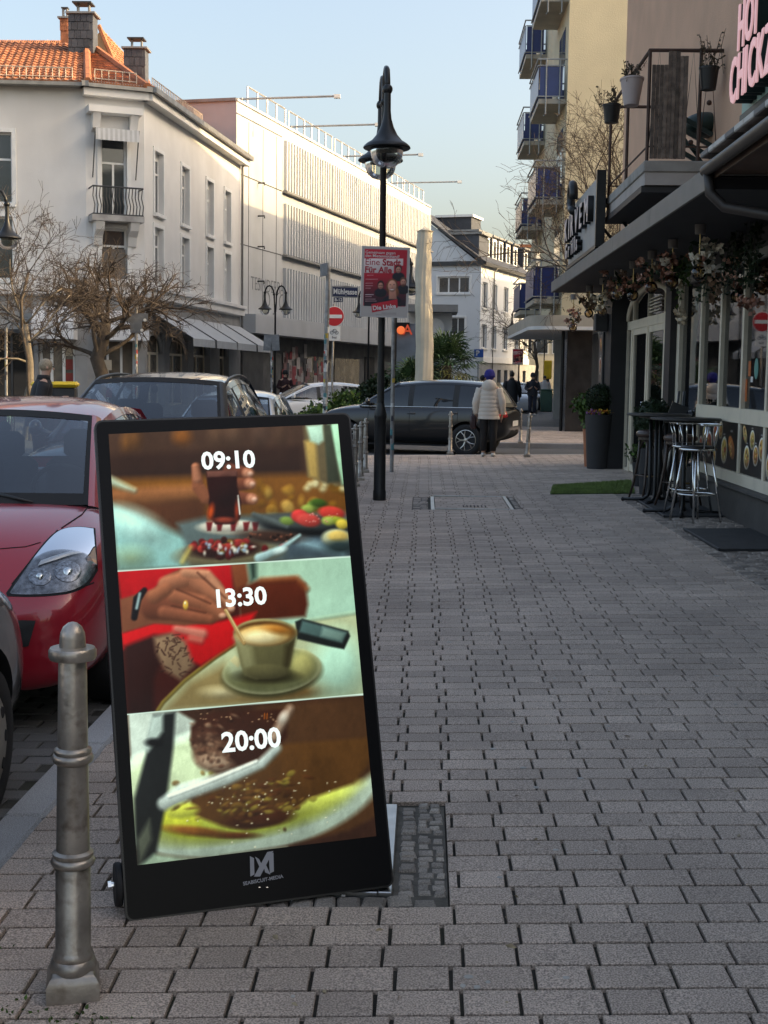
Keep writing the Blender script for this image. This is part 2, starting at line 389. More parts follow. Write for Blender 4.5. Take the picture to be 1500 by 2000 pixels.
RECTS = [(-.85, .10, 3.90, 4.86), (-.13, 1.2, 15.98, 17.72), (2.58, 20., -20., 18.2), (WX+.25, 20., 18., 40.), (-20., KX1, -20., 40.), (-20., 20., YE-.125, 60.)]
def trim(x, y, lx, ly):
    """cut a paver at the covers, the cobble strip and the kerb"""
    P = [(x-lx/2, x+lx/2, y-ly/2, y+ly/2)]
    for (a, b, c, d) in RECTS:
        N = []
        for (x0, x1, y0, y1) in P:
            if x1 <= a or x0 >= b or y1 <= c or y0 >= d: N.append((x0, x1, y0, y1)); continue
            ym = (y0+y1)/2
            if ym < c: N.append((x0, x1, y0, c-.004)); continue
            if ym > d: N.append((x0, x1, d+.004, y1)); continue
            if x0 < a-.010: N.append((x0, a-.004, y0, y1))
            if x1 > b+.010: N.append((b+.004, x1, y0, y1))
        P = N
    return [((x0+x1)/2, (y0+y1)/2, x1-x0, y1-y0) for x0, x1, y0, y1 in P if x1-x0 > .006 and y1-y0 > .02]
plist = []
row = 0
y = -1.5
pr = random.Random(3)
while y < YE+.4:
    off = 0 if row % 2 == 0 else -.0753-.1118+.0
    x = KX1-.6+(off % (LL+SS))-(LL+SS)+pr.uniform(-.012, .012); k = 0
    while x < WX+.3:
        lx = LL if k % 2 == 0 else SS
        plist.append((x+lx/2, y+SHEAR*(x+lx/2), lx-.0105, ROWP-.0125)); x += lx; k += 1
    y += ROWP; row += 1
plist = [t for x, yy, a, b in plist for t in trim(x, yy, a, b)]
def seen(x, yy):
    if yy < 2.6: return -1
    px, py, z = proj((x, yy, gz(x)))
    if not (-30 < px < 1530 and 0 < py < 2030): return -1
    if inpoly(px, py, _board_px): return -1
    if 95 < px < 195 and 1210 < py < 1900: return -1
    return 1/z**3
plist.sort(key=lambda t: -seen(t[0], t[1]))
big = MB()
vm = {}
for v in range(6):
    for kk, lx in (('L', LL), ('S', SS)):
        q = MB(); paver_mesh(q, 0, 0, 0, lx-.0105, ROWP-.0125, SHEAR, rr=pr); vm[kk, v] = q.mesh('paver', PAVER)
for i, (x, yy, lx, ly) in enumerate(plist):
    t = (pr.gauss(0, .0025), pr.gauss(0, .003)); dz = pr.gauss(0, .0005)
    if i < 300:
        kk, l0 = ('L', LL-.0105) if lx > .18 else ('S', SS-.0105)
        o = link('paver', vm[kk, pr.randrange(6)], pav, (x, yy, gz(x)+dz), (t[1], -t[0], pr.gauss(0, .002))); o.scale = (lx/l0, ly/(ROWP-.0125), 1)
    else: paver_mesh(big, x, yy, gz(x)+dz, lx, ly, SHEAR, t, rr=pr)
tag(big.build('paver_field', PAVER, pav), kind='stuff')
# cobbles along the wall and round the covers
cob = []
def cobrow(x0, x1, y0, y1, d=.10, dy=.09):
    yy = y0
    while yy < y1-.02:
        x = x0; hh = dy*pr.uniform(.85, 1.2)
        while x < x1-.03:
            lx = min(d*pr.uniform(.75, 1.25), x1-x); cob.append((x+lx/2, yy+hh/2+pr.gauss(0, .006), lx-.006, hh-.006)); x += lx
        yy += hh
cobrow(2.585, WX, 2.0, 18.2); NC = len(cob); cobrow(.0, .096, 3.98, 4.86, .05, .05); cobrow(-.06, .0, 3.98, 4.86, .06, .05); cobrow(-.85, .096, 3.90, 3.985, .07, .085); cobrow(-.13, .07, 15.98, 17.72, .1, .09); cobrow(1.13, 1.2, 15.98, 17.72, .07, .09)
cob = [(*c, COBBLE if i < NC else SETT) for i, c in enumerate(cob)]
cob = [c for c in cob if not (-.86 < c[0] < -.07 and 3.99 < c[1] < 4.85)]
cob.sort(key=lambda t: -seen(t[0], t[1]))
big = MB()
cvm = {}
for v in range(6):
    for m_ in (COBBLE, SETT): q = MB(); paver_mesh(q, 0, 0, 0, .086, .076, 0, ch=.011, rr=random.Random(v)); cvm[m_.name, v] = q.mesh('cobble', m_)
for i, (x, yy, lx, ly, m_) in enumerate(cob):
    t = (pr.gauss(0, .03), pr.gauss(0, .03)); dz = pr.gauss(-.002, .002)
    if i < 300:
        o = link('cobble', cvm[m_.name, pr.randrange(6)], pav, (x, yy, gz(x)+dz), (t[1], -t[0], pr.gauss(0, .06))); o.scale = (lx/.086, ly/.076, 1)
    else: paver_mesh(big, x, yy, gz(x)+dz, lx, ly, 0, t, ch=.011, rr=pr)
tag(big.build('cobble_field', COBBLE, pav), kind='stuff')
MB().quad((-.075, 3.905, gz(-.07)-.0075), (.098, 3.905, gz(.12)-.0075), (.098, 4.855, gz(.12)-.0075), (-.075, 4.855, gz(-.07)-.0075)).build('sett_bed', M('mortar_bed', (.09, .08, .066), .95, var=.3, scale=20, bump=.4), pav)
# gum spots and crumbs on the pavers
GUM = M('old_gum', (.42, .40, .37), .8, var=.2)
for i in range(34):
    px, py = pr.uniform(560, 1480), pr.uniform(1080, 1980)
    if inpoly(px, py, _board_px): continue
    g = gp(px, py); r_ = pr.uniform(.006, .012)
    MB().lathe([(r_, -.002), (r_*.9, .0015), (r_*.4, .003)], 8, (g.x, g.y, g.z), sx=pr.uniform(.7, 1.5)).build('gum_spot', GUM, pav)
# small weeds at the joints
wd = MB()
for cx, cy, n_ in ((-1.0, 3.22, 34), (-.78, 3.16, 40), (-.88, 3.17, 60), (-1.22, 3.6, 24), (-.97, 2.98, 14), (-.66, 3.02, 14), (3.25, 27.0, 150), (.54, 27.3, 60), (-1.3, 3.2, 60)):
    for _ in range(n_):
        x, yy = cx+pr.gauss(0, .035), cy+pr.gauss(0, .03); leaves(wd, [(x, yy, gz(x)-.004)], .015, pr)
tag(wd.build('joint_weeds', LEAF, None), 'small green weeds growing in the paver joints', 'weeds', kind='stuff')
lf = MB()
for _ in range(46):
    px, py = pr.uniform(500, 1490), pr.uniform(1000, 1990)
    if inpoly(px, py, _board_px): continue
    g = gp(px, py); leaves(lf, [(g.x, g.y, g.z+.003)], pr.choice([.012, .02, .028]), pr, flat=.93, asp=.5)
tag(lf.build('leaf_litter', M('dry_litter', (.34, .27, .17), .8, var=.5, scale=30), pav), kind='stuff')
# kerb stones
kerb = tag(MB().box2((KX0+.01, -6, RZ-.1), (KX1-.01, YE, gz(KX1)-.03)).build('kerb', GRANITE), kind='structure')
yy = -6.0
while yy < YE:
    l_ = pr.uniform(.85, 1.1); q = MB(); q.box((0, 0, 0), (KX1-KX0-.004, l_-.012, .2), ch=.014)
    link('kerb_stone', q.mesh('kerb_stone', GRANITE), kerb, ((KX0+KX1)/2, min(yy+l_/2, YE), gz(KX1)-.1+pr.gauss(0, .002)), (0, 0, pr.gauss(0, .002))); yy += l_
q = MB(); x = KX1
while x < 8.5:
    q = MB(); q.box((0, 0, 0), (.98, .12, .2), ch=.01); link('kerb_stone', q.mesh('kerb_stone', GRANITE), kerb, (x+.5, YE-.06, gz(x+.5)-.1), (0, -CS, 0)); x += 1.0
# paved parking lane
lane = tag(MB().box2((-3.9, -6, RZ-.05), (KX0, 26, RZ+.004)).build('parking_lane', JOINT), kind='structure')
q = MB(); row = 0; yy = -1.0
lp = []
while yy < 25.5:
    x = KX0-.02-(row % 2)*.1
    while x > -3.8:
        lp.append((x-.1, yy, .192, .112)); x -= .2
    yy += .12; row += 1
for i, (x, yy, lx, ly) in enumerate(lp):
    paver_mesh(q, x, yy, RZ+.012+pr.gauss(0, .0015)-CS*0, lx, ly, 0, ch=.006, h=.02)
tag(q.build('lane_pavers', DARKPAVE, lane), kind='stuff')
# pavement beyond the side street and the one across the road
FARP = M('far_pavement', (.16, .15, .14), .9, var=.2, scale=1.2, bump=.3, bscale=30, speck=.25, sscale=12)
def slab(name, poly, z1, z0=RZ-.02, m=FARP):
    n_ = len(poly); return tag(MB().add([(x, y_, z1) for x, y_ in poly]+[(x, y_, z0) for x, y_ in poly], [tuple(range(n_))]+[(i, i+n_, (i+1) % n_+n_, (i+1) % n_) for i in range(n_)]).build(name, m), kind='structure')
farp = slab('far_pavement', [(.9, 33.0), (30, 33.0), (30, 110), (14, 110), (2.2, 60)], 0.0)
q = MB(); row = 0; yy = 33.3
while yy < 44:
    x = 1.1+(row % 2)*.15
    while x < 5.5:
        paver_mesh(q, x+.15, yy, .005+pr.gauss(0, .001), .29, .19, 0, ch=.008, h=.02); x += .3
    yy += .2; row += 1
tag(q.build('far_pavers', PAVER, farp), kind='stuff')
tag(MB().box2((.88, 32.85, RZ-.02), (30, 33.0, .004), ch=.01).build('far_kerb', GRANITE), kind='structure')
slab('square_pavement', [(-60, 34), (-4.2, 34), (-3.0, 40), (-2.6, 62), (4, 108), (-60, 108)], -.02)
slab('left_pavement', [(-40, -20), (-7.2, -20), (-7.2, 31), (-40, 31)], -.01)
# service covers
def cover(x0, x1, y0, y1, label, name='service_cover'):
    e = empty(name, ((x0+x1)/2, (y0+y1)/2, gz((x0+x1)/2)), label=label, cat='cover')
    f = MB(); z = gz(x0)
    for a, b in (((x0, y0), (x0+.045, y1)), ((x1-.045, y0), (x1, y1)), ((x0+.045, y0), (x1-.045, y0+.02)), ((x0+.045, y1-.02), (x1-.045, y1))):
        f.box2((a[0], a[1], gz(a[0])-.03), (b[0], b[1], gz(b[0])+.003), ch=.003)
    f.build('frame', STEEL, e)
    q = MB(); q.add([(x0+.03, y0+.015, gz(x0)-.006), (x1-.03, y0+.015, gz(x1)-.006), (x1-.03, y1-.015, gz(x1)-.006), (x0+.03, y1-.015, gz(x0)-.006)], [(0, 1, 2, 3)]); q.build('bed', JOINT, e)
    yy = y0+.02; k = 0; n_ = 0
    while yy < y1-.05:
        x = x0+.05; hh = min(.14, y1-.02-yy)
        first = True
        while x < x1-.06:
            lx = (LL if (k+n_) % 2 == 0 else SS); lx = lx*.5 if first and k % 2 else lx; lx = min(lx, x1-.05-x); first = False
            if lx > .04:
                q = MB(); paver_mesh(q, 0, 0, 0, lx-.008, hh-.006, 0); link('paver', q.mesh('paver', PAVER), e, (x+lx/2-(x0+x1)/2, yy+hh/2-(y0+y1)/2, gz(x+lx/2-(x0+x1)/2)))
            x += lx; n_ += 1
        yy += hh; k += 1
    return e
cover(-.85, -.075, 4.0, 4.86, 'paver filled service cover with steel frame behind the lit board')
c2 = cover(.10, 1.10, 15.98, 17.72, 'paver filled service cover with steel frame in the middle pavement')
for i in range(7): MB().box((.5+i*.045, 16.35, gz(.6)+.006), (.012, .2, .006)).build('grip_slot', BLACK, c2)
# ------------------------------------------------------------------ lit display board
BLc, BRc, TRc, TLc = BOARD
ex = (BRc-BLc).normalized(); ezb = (TLc-BLc); ezb = (ezb-ex*ezb.dot(ex)).normalized(); ey = ezb.cross(ex)   # ey points to the back
if ey.y < 0: ey = -ey
BW, BH = (BRc-BLc).length, (TLc-BLc).length
board = empty('display_board', ((BLc+BRc)/2).to_tuple(), label='black leaning display board showing three food pictures on the pavement', cat='display board')
BM = frame3(BLc, ex, ey, ezb)
def onboard(px, py, off=0.):
    d = ray(px, py); n_ = ey; t = (BLc-ey*off-CO).dot(n_)/d.dot(n_); return CO+d*t
def rrect(w_, h_, r_, n_=6, x0=0, z0=0):
    P = []
    for cx, cz, a0 in ((w_-r_, r_, -90), (w_-r_, h_-r_, 0), (r_, h_-r_, 90), (r_, r_, 180)):
        for i in range(n_+1):
            a = R(a0+90*i/n_); P.append((x0+cx+r_*math.cos(a), z0+cz+r_*math.sin(a)))
    return P
q = MB(); q.prism(rrect(BW, BH, .024), .042, BM); q.build('housing', SHELL, board, 30)
q = MB(); q.prism(rrect(BW-.012, BH-.012, .02, x0=.006, z0=.006), .0025, BM @ Matrix.Translation((0, -.0025, 0))); q.build('front_glass', M('board_front_glass', (.006, .006, .007), .3, var=.05, spec=.12), board, 30)
# rear stand with wheels
q = MB(); q.tube([BM @ Vector((.06, .05, .95)), BM @ Vector((.06, .30, .02))], .014, 8); q.tube([BM @ Vector((BW-.06, .05, .95)), BM @ Vector((BW-.06, .30, .02))], .014, 8); q.tube([BM @ Vector((.06, .30, .02)), BM @ Vector((BW-.06, .30, .02))], .012, 8)
q.build('rear_stand', BLACKMET, board, 30)
for xx in (-.012,):
    q = MB(); c = BM @ Vector((xx, .065, .105)); m = Matrix.Rotation(math.atan2(ex.y, ex.x), 3, 'Z') @ Matrix.Rotation(PI/2, 3, 'Y')
    q.lathe([(.02, -.011), (.062, -.011), (.066, -.006), (.066, .006), (.062, .011), (.02, .011)], 28, c, m); wo = q.build('wheel', RUBBER, board, 30)
    q = MB(); q.tube([c-ex*.028, c+ex*.028], .009, 10); q.tube([c-ex*.03, c-ex*.02], .013, 6); q.build('axle_bolt', CHROME, wo, 30)
# the picture on the screen
SC = [(212, 848), (660, 828), (735, 1633), (268, 1690)]
X_, Y_, _ = picture_grid(270, 478, SC)
c255 = lambda *a: tuple(v/255 for v in a)
def sep_t(xa, ya, xb, yb): return (Y_-(ya+(X_-xa)*(yb-ya)/(xb-xa)))
d12 = sep_t(232, 1115, 685, 1087); d23 = sep_t(250, 1395, 709, 1356)
pr = random.Random(5)
A = Paint(X_, Y_, c255(74, 52, 42))                # top picture: hand with a glass of tea
A.grad(400, 830, 400, 1000, c255(86, 62, 50), c255(66, 42, 30))
for x, y, rx, ry, c in ((262, 858, 14, 22, (126, 84, 48)), (245, 866, 8, 16, (140, 92, 48)), (355, 853, 18, 16, (158, 96, 44)), (420, 850, 14, 22, (108, 80, 62)), (455, 848, 16, 24, (104, 78, 62)), (508, 848, 18, 26, (96, 72, 60)), (545, 850, 10, 24, (90, 66, 52))): A.ell(x, y, rx, ry, c255(*c), 9, op=.8)
A.poly([(210, 890), (590, 870), (590, 925), (215, 938)], c255(60, 40, 33), 8)
A.poly([(215, 936), (400, 930), (590, 925), (680, 940), (690, 1010), (215, 1010)], c255(128, 82, 34), 9)
for i in range(26): A.ell(pr.uniform(505, 678), pr.uniform(934, 1000), pr.uniform(6, 13), pr.uniform(6, 12), pr.choice([c255(176, 132, 56), c255(150, 106, 36), c255(196, 158, 84), c255(128, 88, 30)]), 4, op=.7)
for i in range(12): A.ell(pr.uniform(590, 676), pr.uniform(934, 958), 7, 6, c255(226, 222, 178), 4, op=.7)
A.poly([(592, 834), (662, 826), (676, 950), (640, 945), (600, 930)], c255(110, 96, 70), 4)
A.poly([(594, 862), (616, 858), (622, 935), (604, 932)], c255(196, 164, 96), 5); A.poly([(598, 832), (630, 828), (633, 860), (622, 868), (606, 862)], c255(206, 246, 222), 4)
A.poly([(640, 828), (662, 826), (674, 946), (668, 946), (656, 900)], c255(184, 238, 200), 4); A.poly([(632, 830), (646, 828), (664, 940), (640, 942)], c255(66, 72, 58), 3)
A.poly([(214, 960), (300, 958), (380, 958), (402, 985), (400, 1030), (330, 1040), (225, 1010)], c255(96, 58, 38), 9); A.seg([(225, 972), (300, 968), (385, 962)], [16, 17, 14], c255(150, 98, 62), 8)
A.seg([(216, 940), (262, 958)], [9, 4], c255(190, 204, 178), 6); A.poly([(214, 985), (260, 1005), (330, 1035), (376, 1052), (372, 1110), (228, 1118)], c255(152, 208, 202), 10); A.ell(268, 1030, 52, 26, c255(192, 240, 230), 20, 25); A.ell(255, 1090, 30, 18, c255(140, 168, 140), 16)
A.poly([(345, 1022), (400, 1010), (680, 1000), (686, 1090), (380, 1108)], c255(92, 108, 108), 7); A.poly([(560, 1045), (685, 1035), (686, 1088), (560, 1092)], c255(70, 86, 96), 8); A.seg([(590, 1060), (670, 1080)], 8, c255(150, 190, 200), 8, .7)
A.ell(450, 1030, 64, 15, c255(206, 206, 190), 2.5); A.ell(450, 1028, 54, 10, c255(226, 220, 204), 2)
for x in (408, 428, 455, 480, 498): A.poly([(x-6, 1020), (x+7, 1019), (x+3, 1037), (x-4, 1037)], c255(120, 36, 40), 2)
A.ell(592, 1026, 92, 20, c255(28, 32, 36), 4, 4); A.ell(590, 1019, 84, 14, c255(70, 78, 78), 4, 4); A.seg([(495, 1005), (560, 1028)], 5, c255(86, 96, 96), 3)
for x, y, rx, ry, c in ((560, 1017, 14, 8, (120, 146, 74)), (610, 988, 12, 9, (112, 136, 62)), (622, 982, 16, 8, (62, 92, 34)), (600, 994, 12, 8, (150, 168, 84)), (585, 1008, 17, 13, (206, 64, 62)), (602, 1016, 24, 13, (196, 74, 68)), (648, 1002, 26, 13, (202, 66, 58)), (655, 1016, 22, 8, (150, 160, 60)), (668, 1024, 12, 10, (214, 190, 80)), (640, 1018, 12, 8, (160, 176, 90))): A.ell(x, y, rx, ry, c255(*c), 2.5, 8)
for i in range(16): A.ell(pr.uniform(585, 660), pr.uniform(1000, 1020), 2, 1.5, c255(232, 150, 140), 1, op=.6)
A.ell(656, 1050, 28, 17, c255(176, 180, 150), 3); A.ell(660, 1047, 20, 11, c255(220, 190, 110), 3); A.ell(664, 1068, 30, 12, c255(44, 60, 62), 6)
A.ell(445, 1080, 100, 26, c255(132, 122, 92), 5, -4); A.ell(440, 1072, 72, 19, c255(56, 30, 26), 4, -3); A.ell(530, 1048, 60, 12, c255(66, 44, 36), 5, 3)
for i in range(46): A.ell(pr.gauss(440, 32), pr.gauss(1070, 8), pr.uniform(5, 9), pr.uniform(4, 8), pr.choice([c255(150, 44, 44), c255(100, 24, 26), c255(60, 26, 22), c255(176, 60, 52), c255(130, 96, 40)]), 2)
for i in range(22): A.ell(pr.gauss(445, 34), pr.gauss(1070, 8), pr.uniform(2, 5), pr.uniform(2, 5), pr.choice([c255(196, 222, 236), c255(150, 180, 204), c255(230, 226, 210)]), 2, op=.85)
for i in range(20): A.ell(pr.uniform(480, 580), pr.gauss(1048, 4), 3, 2.5, pr.choice([c255(120, 76, 60), c255(40, 26, 22)]), 1.5)
A.seg([(505, 1090), (548, 1072), (585, 1046)], [9, 6, 3], c255(158, 190, 190), 3); A.ell(545, 1076, 14, 6, c255(206, 230, 226), 3, -20); A.seg([(356, 1098), (372, 1070)], 5, c255(206, 190, 110), 4, .7)
A.seg([(382, 912), (386, 950), (402, 972)], [8, 12, 13], c255(150, 92, 66), 3); A.seg([(380, 912), (384, 935)], [6, 8], c255(186, 124, 96), 3)
for p in (((448, 918), (482, 924)), ((455, 948), (486, 944)), ((462, 972), (490, 974))): A.seg(p, [13, 11], c255(122, 70, 52), 3); A.seg([p[1], (p[1][0]+4, p[1][1]+1)], 9, c255(202, 140, 112), 4); A.ell(p[1][0]+6, p[1][1]+1, 5, 4, c255(232, 184, 160), 2)
A.poly([(402, 924), (462, 922), (462, 950), (470, 980), (468, 1012), (456, 1024), (420, 1024), (406, 1008), (408, 970), (404, 945)], c255(44, 16, 14), 2); A.poly([(403, 920), (462, 918), (462, 930), (404, 932)], c255(120, 76, 66), 2)
A.ell(411, 1002, 6, 15, c255(206, 84, 34), 4, 10); A.ell(462, 1000, 4, 18, c255(156, 60, 34), 3); A.seg([(464, 968), (468, 1004)], 1.6, c255(236, 232, 222), 1); A.ell(438, 1016, 20, 6, c255(150, 66, 48), 3); A.ell(440, 960, 20, 26, c255(44, 18, 16), 8)
A.texture(.028, (8, 20, 50, 110), 3)
B = Paint(X_, Y_, c255(160, 200, 178))             # middle picture: coffee cup
B.grad(480, 1150, 700, 1350, c255(170, 206, 180), c255(176, 222, 200)); B.poly([(225, 1105), (470, 1095), (470, 1230), (560, 1230), (430, 1320), (300, 1400), (230, 1400)], c255(70, 30, 26), 5)
B.poly([(228, 1110), (452, 1092), (456, 1170), (240, 1200)], c255(188, 26, 34), 4); B.poly([(448, 1095), (480, 1095), (486, 1135), (462, 1180)], c255(130, 72, 46), 5); B.poly([(484, 1094), (500, 1094), (500, 1128), (490, 1136)], c255(46, 66, 58), 6)
B.poly([(462, 1150), (500, 1134), (575, 1127), (596, 1140), (601, 1180), (596, 1204), (470, 1215)], c255(92, 40, 26), 5); B.seg([(510, 1134), (580, 1130), (598, 1150)], 6, c255(140, 76, 44), 5, .8)
B.poly([(300, 1402), (318, 1372), (360, 1330), (420, 1284), (480, 1246), (560, 1220), (700, 1198), (715, 1380), (300, 1405)], c255(186, 196, 158), 3); B.seg([(300, 1400), (318, 1372), (360, 1330), (420, 1284), (462, 1256)], 4, c255(124, 108, 52), 2)
B.poly([(316, 1390), (370, 1330), (450, 1290), (520, 1340), (620, 1350), (560, 1372), (400, 1385)], c255(146, 128, 86), 12); B.ell(570, 1352, 70, 12, c255(122, 96, 58), 8, -6); B.ell(430, 1352, 30, 10, c255(196, 186, 146), 8)
B.ell(660, 1300, 50, 60, c255(182, 226, 202), 25); B.seg([(600, 1212), (700, 1196)], 3, c255(150, 170, 140), 4, .6)
B.poly([(236, 1236), (310, 1212), (420, 1215), (500, 1195), (470, 1250), (392, 1300), (368, 1290), (330, 1240), (240, 1268)], c255(208, 30, 36), 5)
B.poly([(244, 1262), (300, 1240), (335, 1240), (300, 1330), (300, 1395), (250, 1398)], c255(50, 26, 24), 6); B.poly([(300, 1245), (335, 1235), (362, 1252), (378, 1300), (352, 1328), (322, 1310), (305, 1275)], c255(142, 116, 92), 6)
for i in range(90):
    x, y = pr.uniform(300, 376), pr.uniform(1240, 1326); B.seg([(x, y), (x+pr.gauss(0, 6), y+pr.gauss(0, 6))], 1.3, c255(66, 40, 34), 1, .7 if (x-338)**2/1300+(y-1283)**2/1900 < 1 else 0)
B.seg([(345, 1228), (395, 1238)], [8, 10], c255(206, 150, 128), 5, .8); B.seg([(372, 1248), (392, 1252)], 6, c255(196, 130, 110), 5, .7)
B.poly([(234, 1170), (300, 1150), (322, 1124), (352, 1110), (400, 1112), (430, 1135), (456, 1180), (456, 1194), (438, 1206), (416, 1216), (360, 1222), (300, 1218), (238, 1236)], c255(134, 82, 60), 3)
for p, r_, c in ((((300, 1185), (340, 1190), (400, 1205)), [26, 20, 12], (120, 70, 52)), (((322, 1140), (370, 1128), (430, 1168)), [14, 15, 10], (176, 114, 86)), (((360, 1118), (405, 1122), (448, 1178)), [8, 9, 9], (196, 138, 108)), (((340, 1165), (395, 1176), (432, 1200)), [12, 13, 9], (160, 100, 74)), (((320, 1196), (372, 1204), (410, 1210)), [12, 11, 9], (142, 86, 64)), (((300, 1165), (325, 1150)), [14, 12], (156, 98, 72))): B.seg(list(p), r_, c255(*c), 4)
for p in (((345, 1150), (410, 1178)), ((335, 1182), (400, 1196)), ((385, 1118), (440, 1168))): B.seg(list(p), 1.8, c255(92, 52, 38), 2.5, .8)
B.ell(434, 1202, 7, 5, c255(214, 160, 132), 2); B.ell(451, 1188, 7, 6, c255(216, 166, 140), 2); B.ell(362, 1182, 5, 9, c255(232, 186, 84), 1.5); B.ell(361, 1178, 2, 3, c255(255, 240, 190), 1)
B.seg([(282, 1152), (268, 1170), (262, 1206)], [5, 8, 6], c255(28, 26, 30), 2); B.seg([(273, 1160), (267, 1188)], 3, c255(150, 176, 176), 2)
B.poly([(576, 1214), (590, 1208), (680, 1232), (684, 1242), (672, 1268), (640, 1262), (580, 1248)], c255(32, 38, 38), 2); B.poly([(590, 1212), (678, 1235), (668, 1256), (584, 1234)], c255(76, 104, 102), 3); B.poly([(630, 1224), (674, 1236), (666, 1252), (626, 1242)], c255(116, 146, 138), 4)
B.ell(530, 1316, 98, 46, c255(92, 90, 58), 4, -6); B.ell(530, 1309, 97, 46, c255(190, 192, 150), 1.5, -6); B.ell(530, 1309, 93, 42, c255(134, 138, 98), 3, -6); B.ell(520, 1312, 66, 28, c255(112, 112, 72), 8, -6); B.ell(462, 1300, 20, 26, c255(176, 186, 150), 8); B.ell(590, 1300, 22, 26, c255(176, 172, 112), 8)
B.poly([(448, 1290), (458, 1280), (474, 1290), (464, 1304)], c255(202, 196, 150), 2)
B.ell(520, 1320, 52, 12, c255(44, 40, 24), 6); B.poly([(456, 1238), (579, 1230), (566, 1296), (558, 1316), (538, 1324), (498, 1326), (478, 1318), (470, 1300)], c255(98, 94, 64), 2); B.poly([(458, 1246), (490, 1262), (500, 1322), (480, 1316), (470, 1296)], c255(146, 144, 106), 8); B.poly([(556, 1262), (578, 1240), (564, 1300), (552, 1318)], c255(60, 54, 34), 6)
B.ell(520, 1312, 44, 15, c255(92, 88, 60), 2.5); B.ell(517, 1236, 62, 28, c255(150, 138, 96), 1.5); B.ell(517, 1237, 57, 24, c255(92, 62, 32), 2); B.ell(515, 1241, 53, 20, c255(214, 172, 104), 3); B.ell(508, 1245, 40, 13, c255(244, 228, 178), 6); B.ell(545, 1230, 26, 8, c255(186, 122, 54), 5, 10)
B.seg([(440, 1192), (476, 1256)], [3, 4], c255(192, 158, 104), 1.2); B.seg([(442, 1192), (476, 1252)], 1.2, c255(232, 206, 150), 1)
B.texture(.022, (8, 20, 50, 110), 4)
Cc = Paint(X_, Y_, c255(74, 48, 34))               # bottom picture: steak on a plate
Cc.grad(560, 1380, 720, 1560, c255(66, 42, 30), c255(84, 56, 36)); Cc.poly([(250, 1392), (345, 1388), (400, 1420), (360, 1560), (262, 1600)], c255(186, 200, 188), 4)
Cc.ell(468, 1540, 282, 130, c255(216, 238, 218), 5, -9); Cc.ell(470, 1530, 262, 108, c255(196, 214, 176), 9, -9); Cc.poly([(500, 1380), (740, 1360), (740, 1500), (700, 1530), (560, 1560), (480, 1500)], c255(78, 52, 34), 8)
Cc.ell(480, 1590, 185, 46, c255(186, 198, 84), 10, -12); Cc.ell(600, 1568, 90, 20, c255(206, 216, 104), 9, -20); Cc.poly([(370, 1545), (430, 1500), (560, 1452), (724, 1440), (722, 1490), (690, 1530), (600, 1562), (545, 1606), (480, 1622), (430, 1612), (372, 1590)], c255(88, 58, 30), 5)
Cc.ell(348, 1608, 48, 24, c255(192, 196, 70), 4, 14); Cc.ell(352, 1582, 34, 16, c255(206, 212, 90), 4); Cc.ell(384, 1624, 62, 9, c255(120, 76, 34), 4, 6); Cc.ell(505, 1600, 66, 17, c255(70, 38, 22), 4, -6); Cc.ell(460, 1632, 40, 6, c255(88, 50, 24), 3)
for i in range(110): Cc.ell(pr.gauss(500, 66), pr.gauss(1560, 26), pr.uniform(3, 12), pr.uniform(2, 6), pr.choice([c255(110, 76, 38), c255(64, 38, 22), c255(136, 104, 50), c255(152, 138, 62), c255(84, 48, 26)]), 2, pr.uniform(-40, 20), .7)
for i in range(60): Cc.ell(pr.gauss(510, 70), pr.gauss(1565, 30), pr.uniform(1, 2.6), pr.uniform(.8, 1.8), c255(232, 226, 196), 1, op=.8)
Cc.poly([(372, 1420), (390, 1400), (420, 1390), (560, 1384), (560, 1440), (500, 1500), (432, 1515), (392, 1492), (372, 1455)], c255(62, 34, 24), 4); Cc.ell(410, 1470, 34, 34, c255(116, 84, 66), 7); Cc.ell(420, 1490, 34, 16, c255(168, 142, 120), 6, 12); Cc.ell(400, 1440, 24, 16, c255(84, 54, 42), 6)
for i in range(70): Cc.ell(pr.gauss(420, 26), pr.gauss(1455, 30), pr.uniform(2, 8), pr.uniform(2, 5), pr.choice([c255(50, 28, 20), c255(130, 98, 78), c255(92, 60, 46), c255(150, 120, 98)]), 2, pr.uniform(-40, 40), .6)
for i in range(24): Cc.ell(pr.uniform(380, 540), pr.uniform(1392, 1410), 1.5, 1, c255(230, 190, 150), 1, op=.7)
Cc.seg([(516, 1394), (516, 1404)], 1, c255(190, 100, 30), 1); Cc.seg([(521, 1394), (521, 1404)], 1, c255(190, 100, 30), 1)
Cc.poly([(286, 1470), (300, 1396), (342, 1390), (338, 1460), (322, 1580), (300, 1690), (266, 1694), (262, 1560)], c255(30, 34, 35), 5); Cc.poly([(282, 1462), (296, 1400), (318, 1394), (318, 1428), (290, 1468)], c255(196, 216, 206), 5); Cc.ell(300, 1450, 16, 8, c255(24, 26, 28), 4); Cc.poly([(268, 1640), (292, 1600), (296, 1640), (272, 1692)], c255(86, 92, 80), 6)
Cc.seg([(320, 1570), (356, 1548), (440, 1522), (510, 1492), (540, 1462)], [13, 17, 13, 10, 9], c255(190, 204, 196), 5); Cc.seg([(330, 1556), (420, 1522), (500, 1488)], 3, c255(240, 250, 240), 3); Cc.seg([(534, 1440), (552, 1408), (566, 1385)], [9, 9, 7], c255(176, 150, 130), 6); Cc.ell(552, 1402, 8, 12, c255(216, 206, 190), 5, 25)
Cc.poly([(740, 1640), (740, 1592), (680, 1622), (560, 1652), (430, 1672), (560, 1668)], c255(62, 40, 32), 5); Cc.poly([(268, 1695), (300, 1668), (380, 1678), (420, 1676), (560, 1655)], c255(150, 172, 150), 5)
Cc.texture(.035, (10, 26, 60, 120), 9)
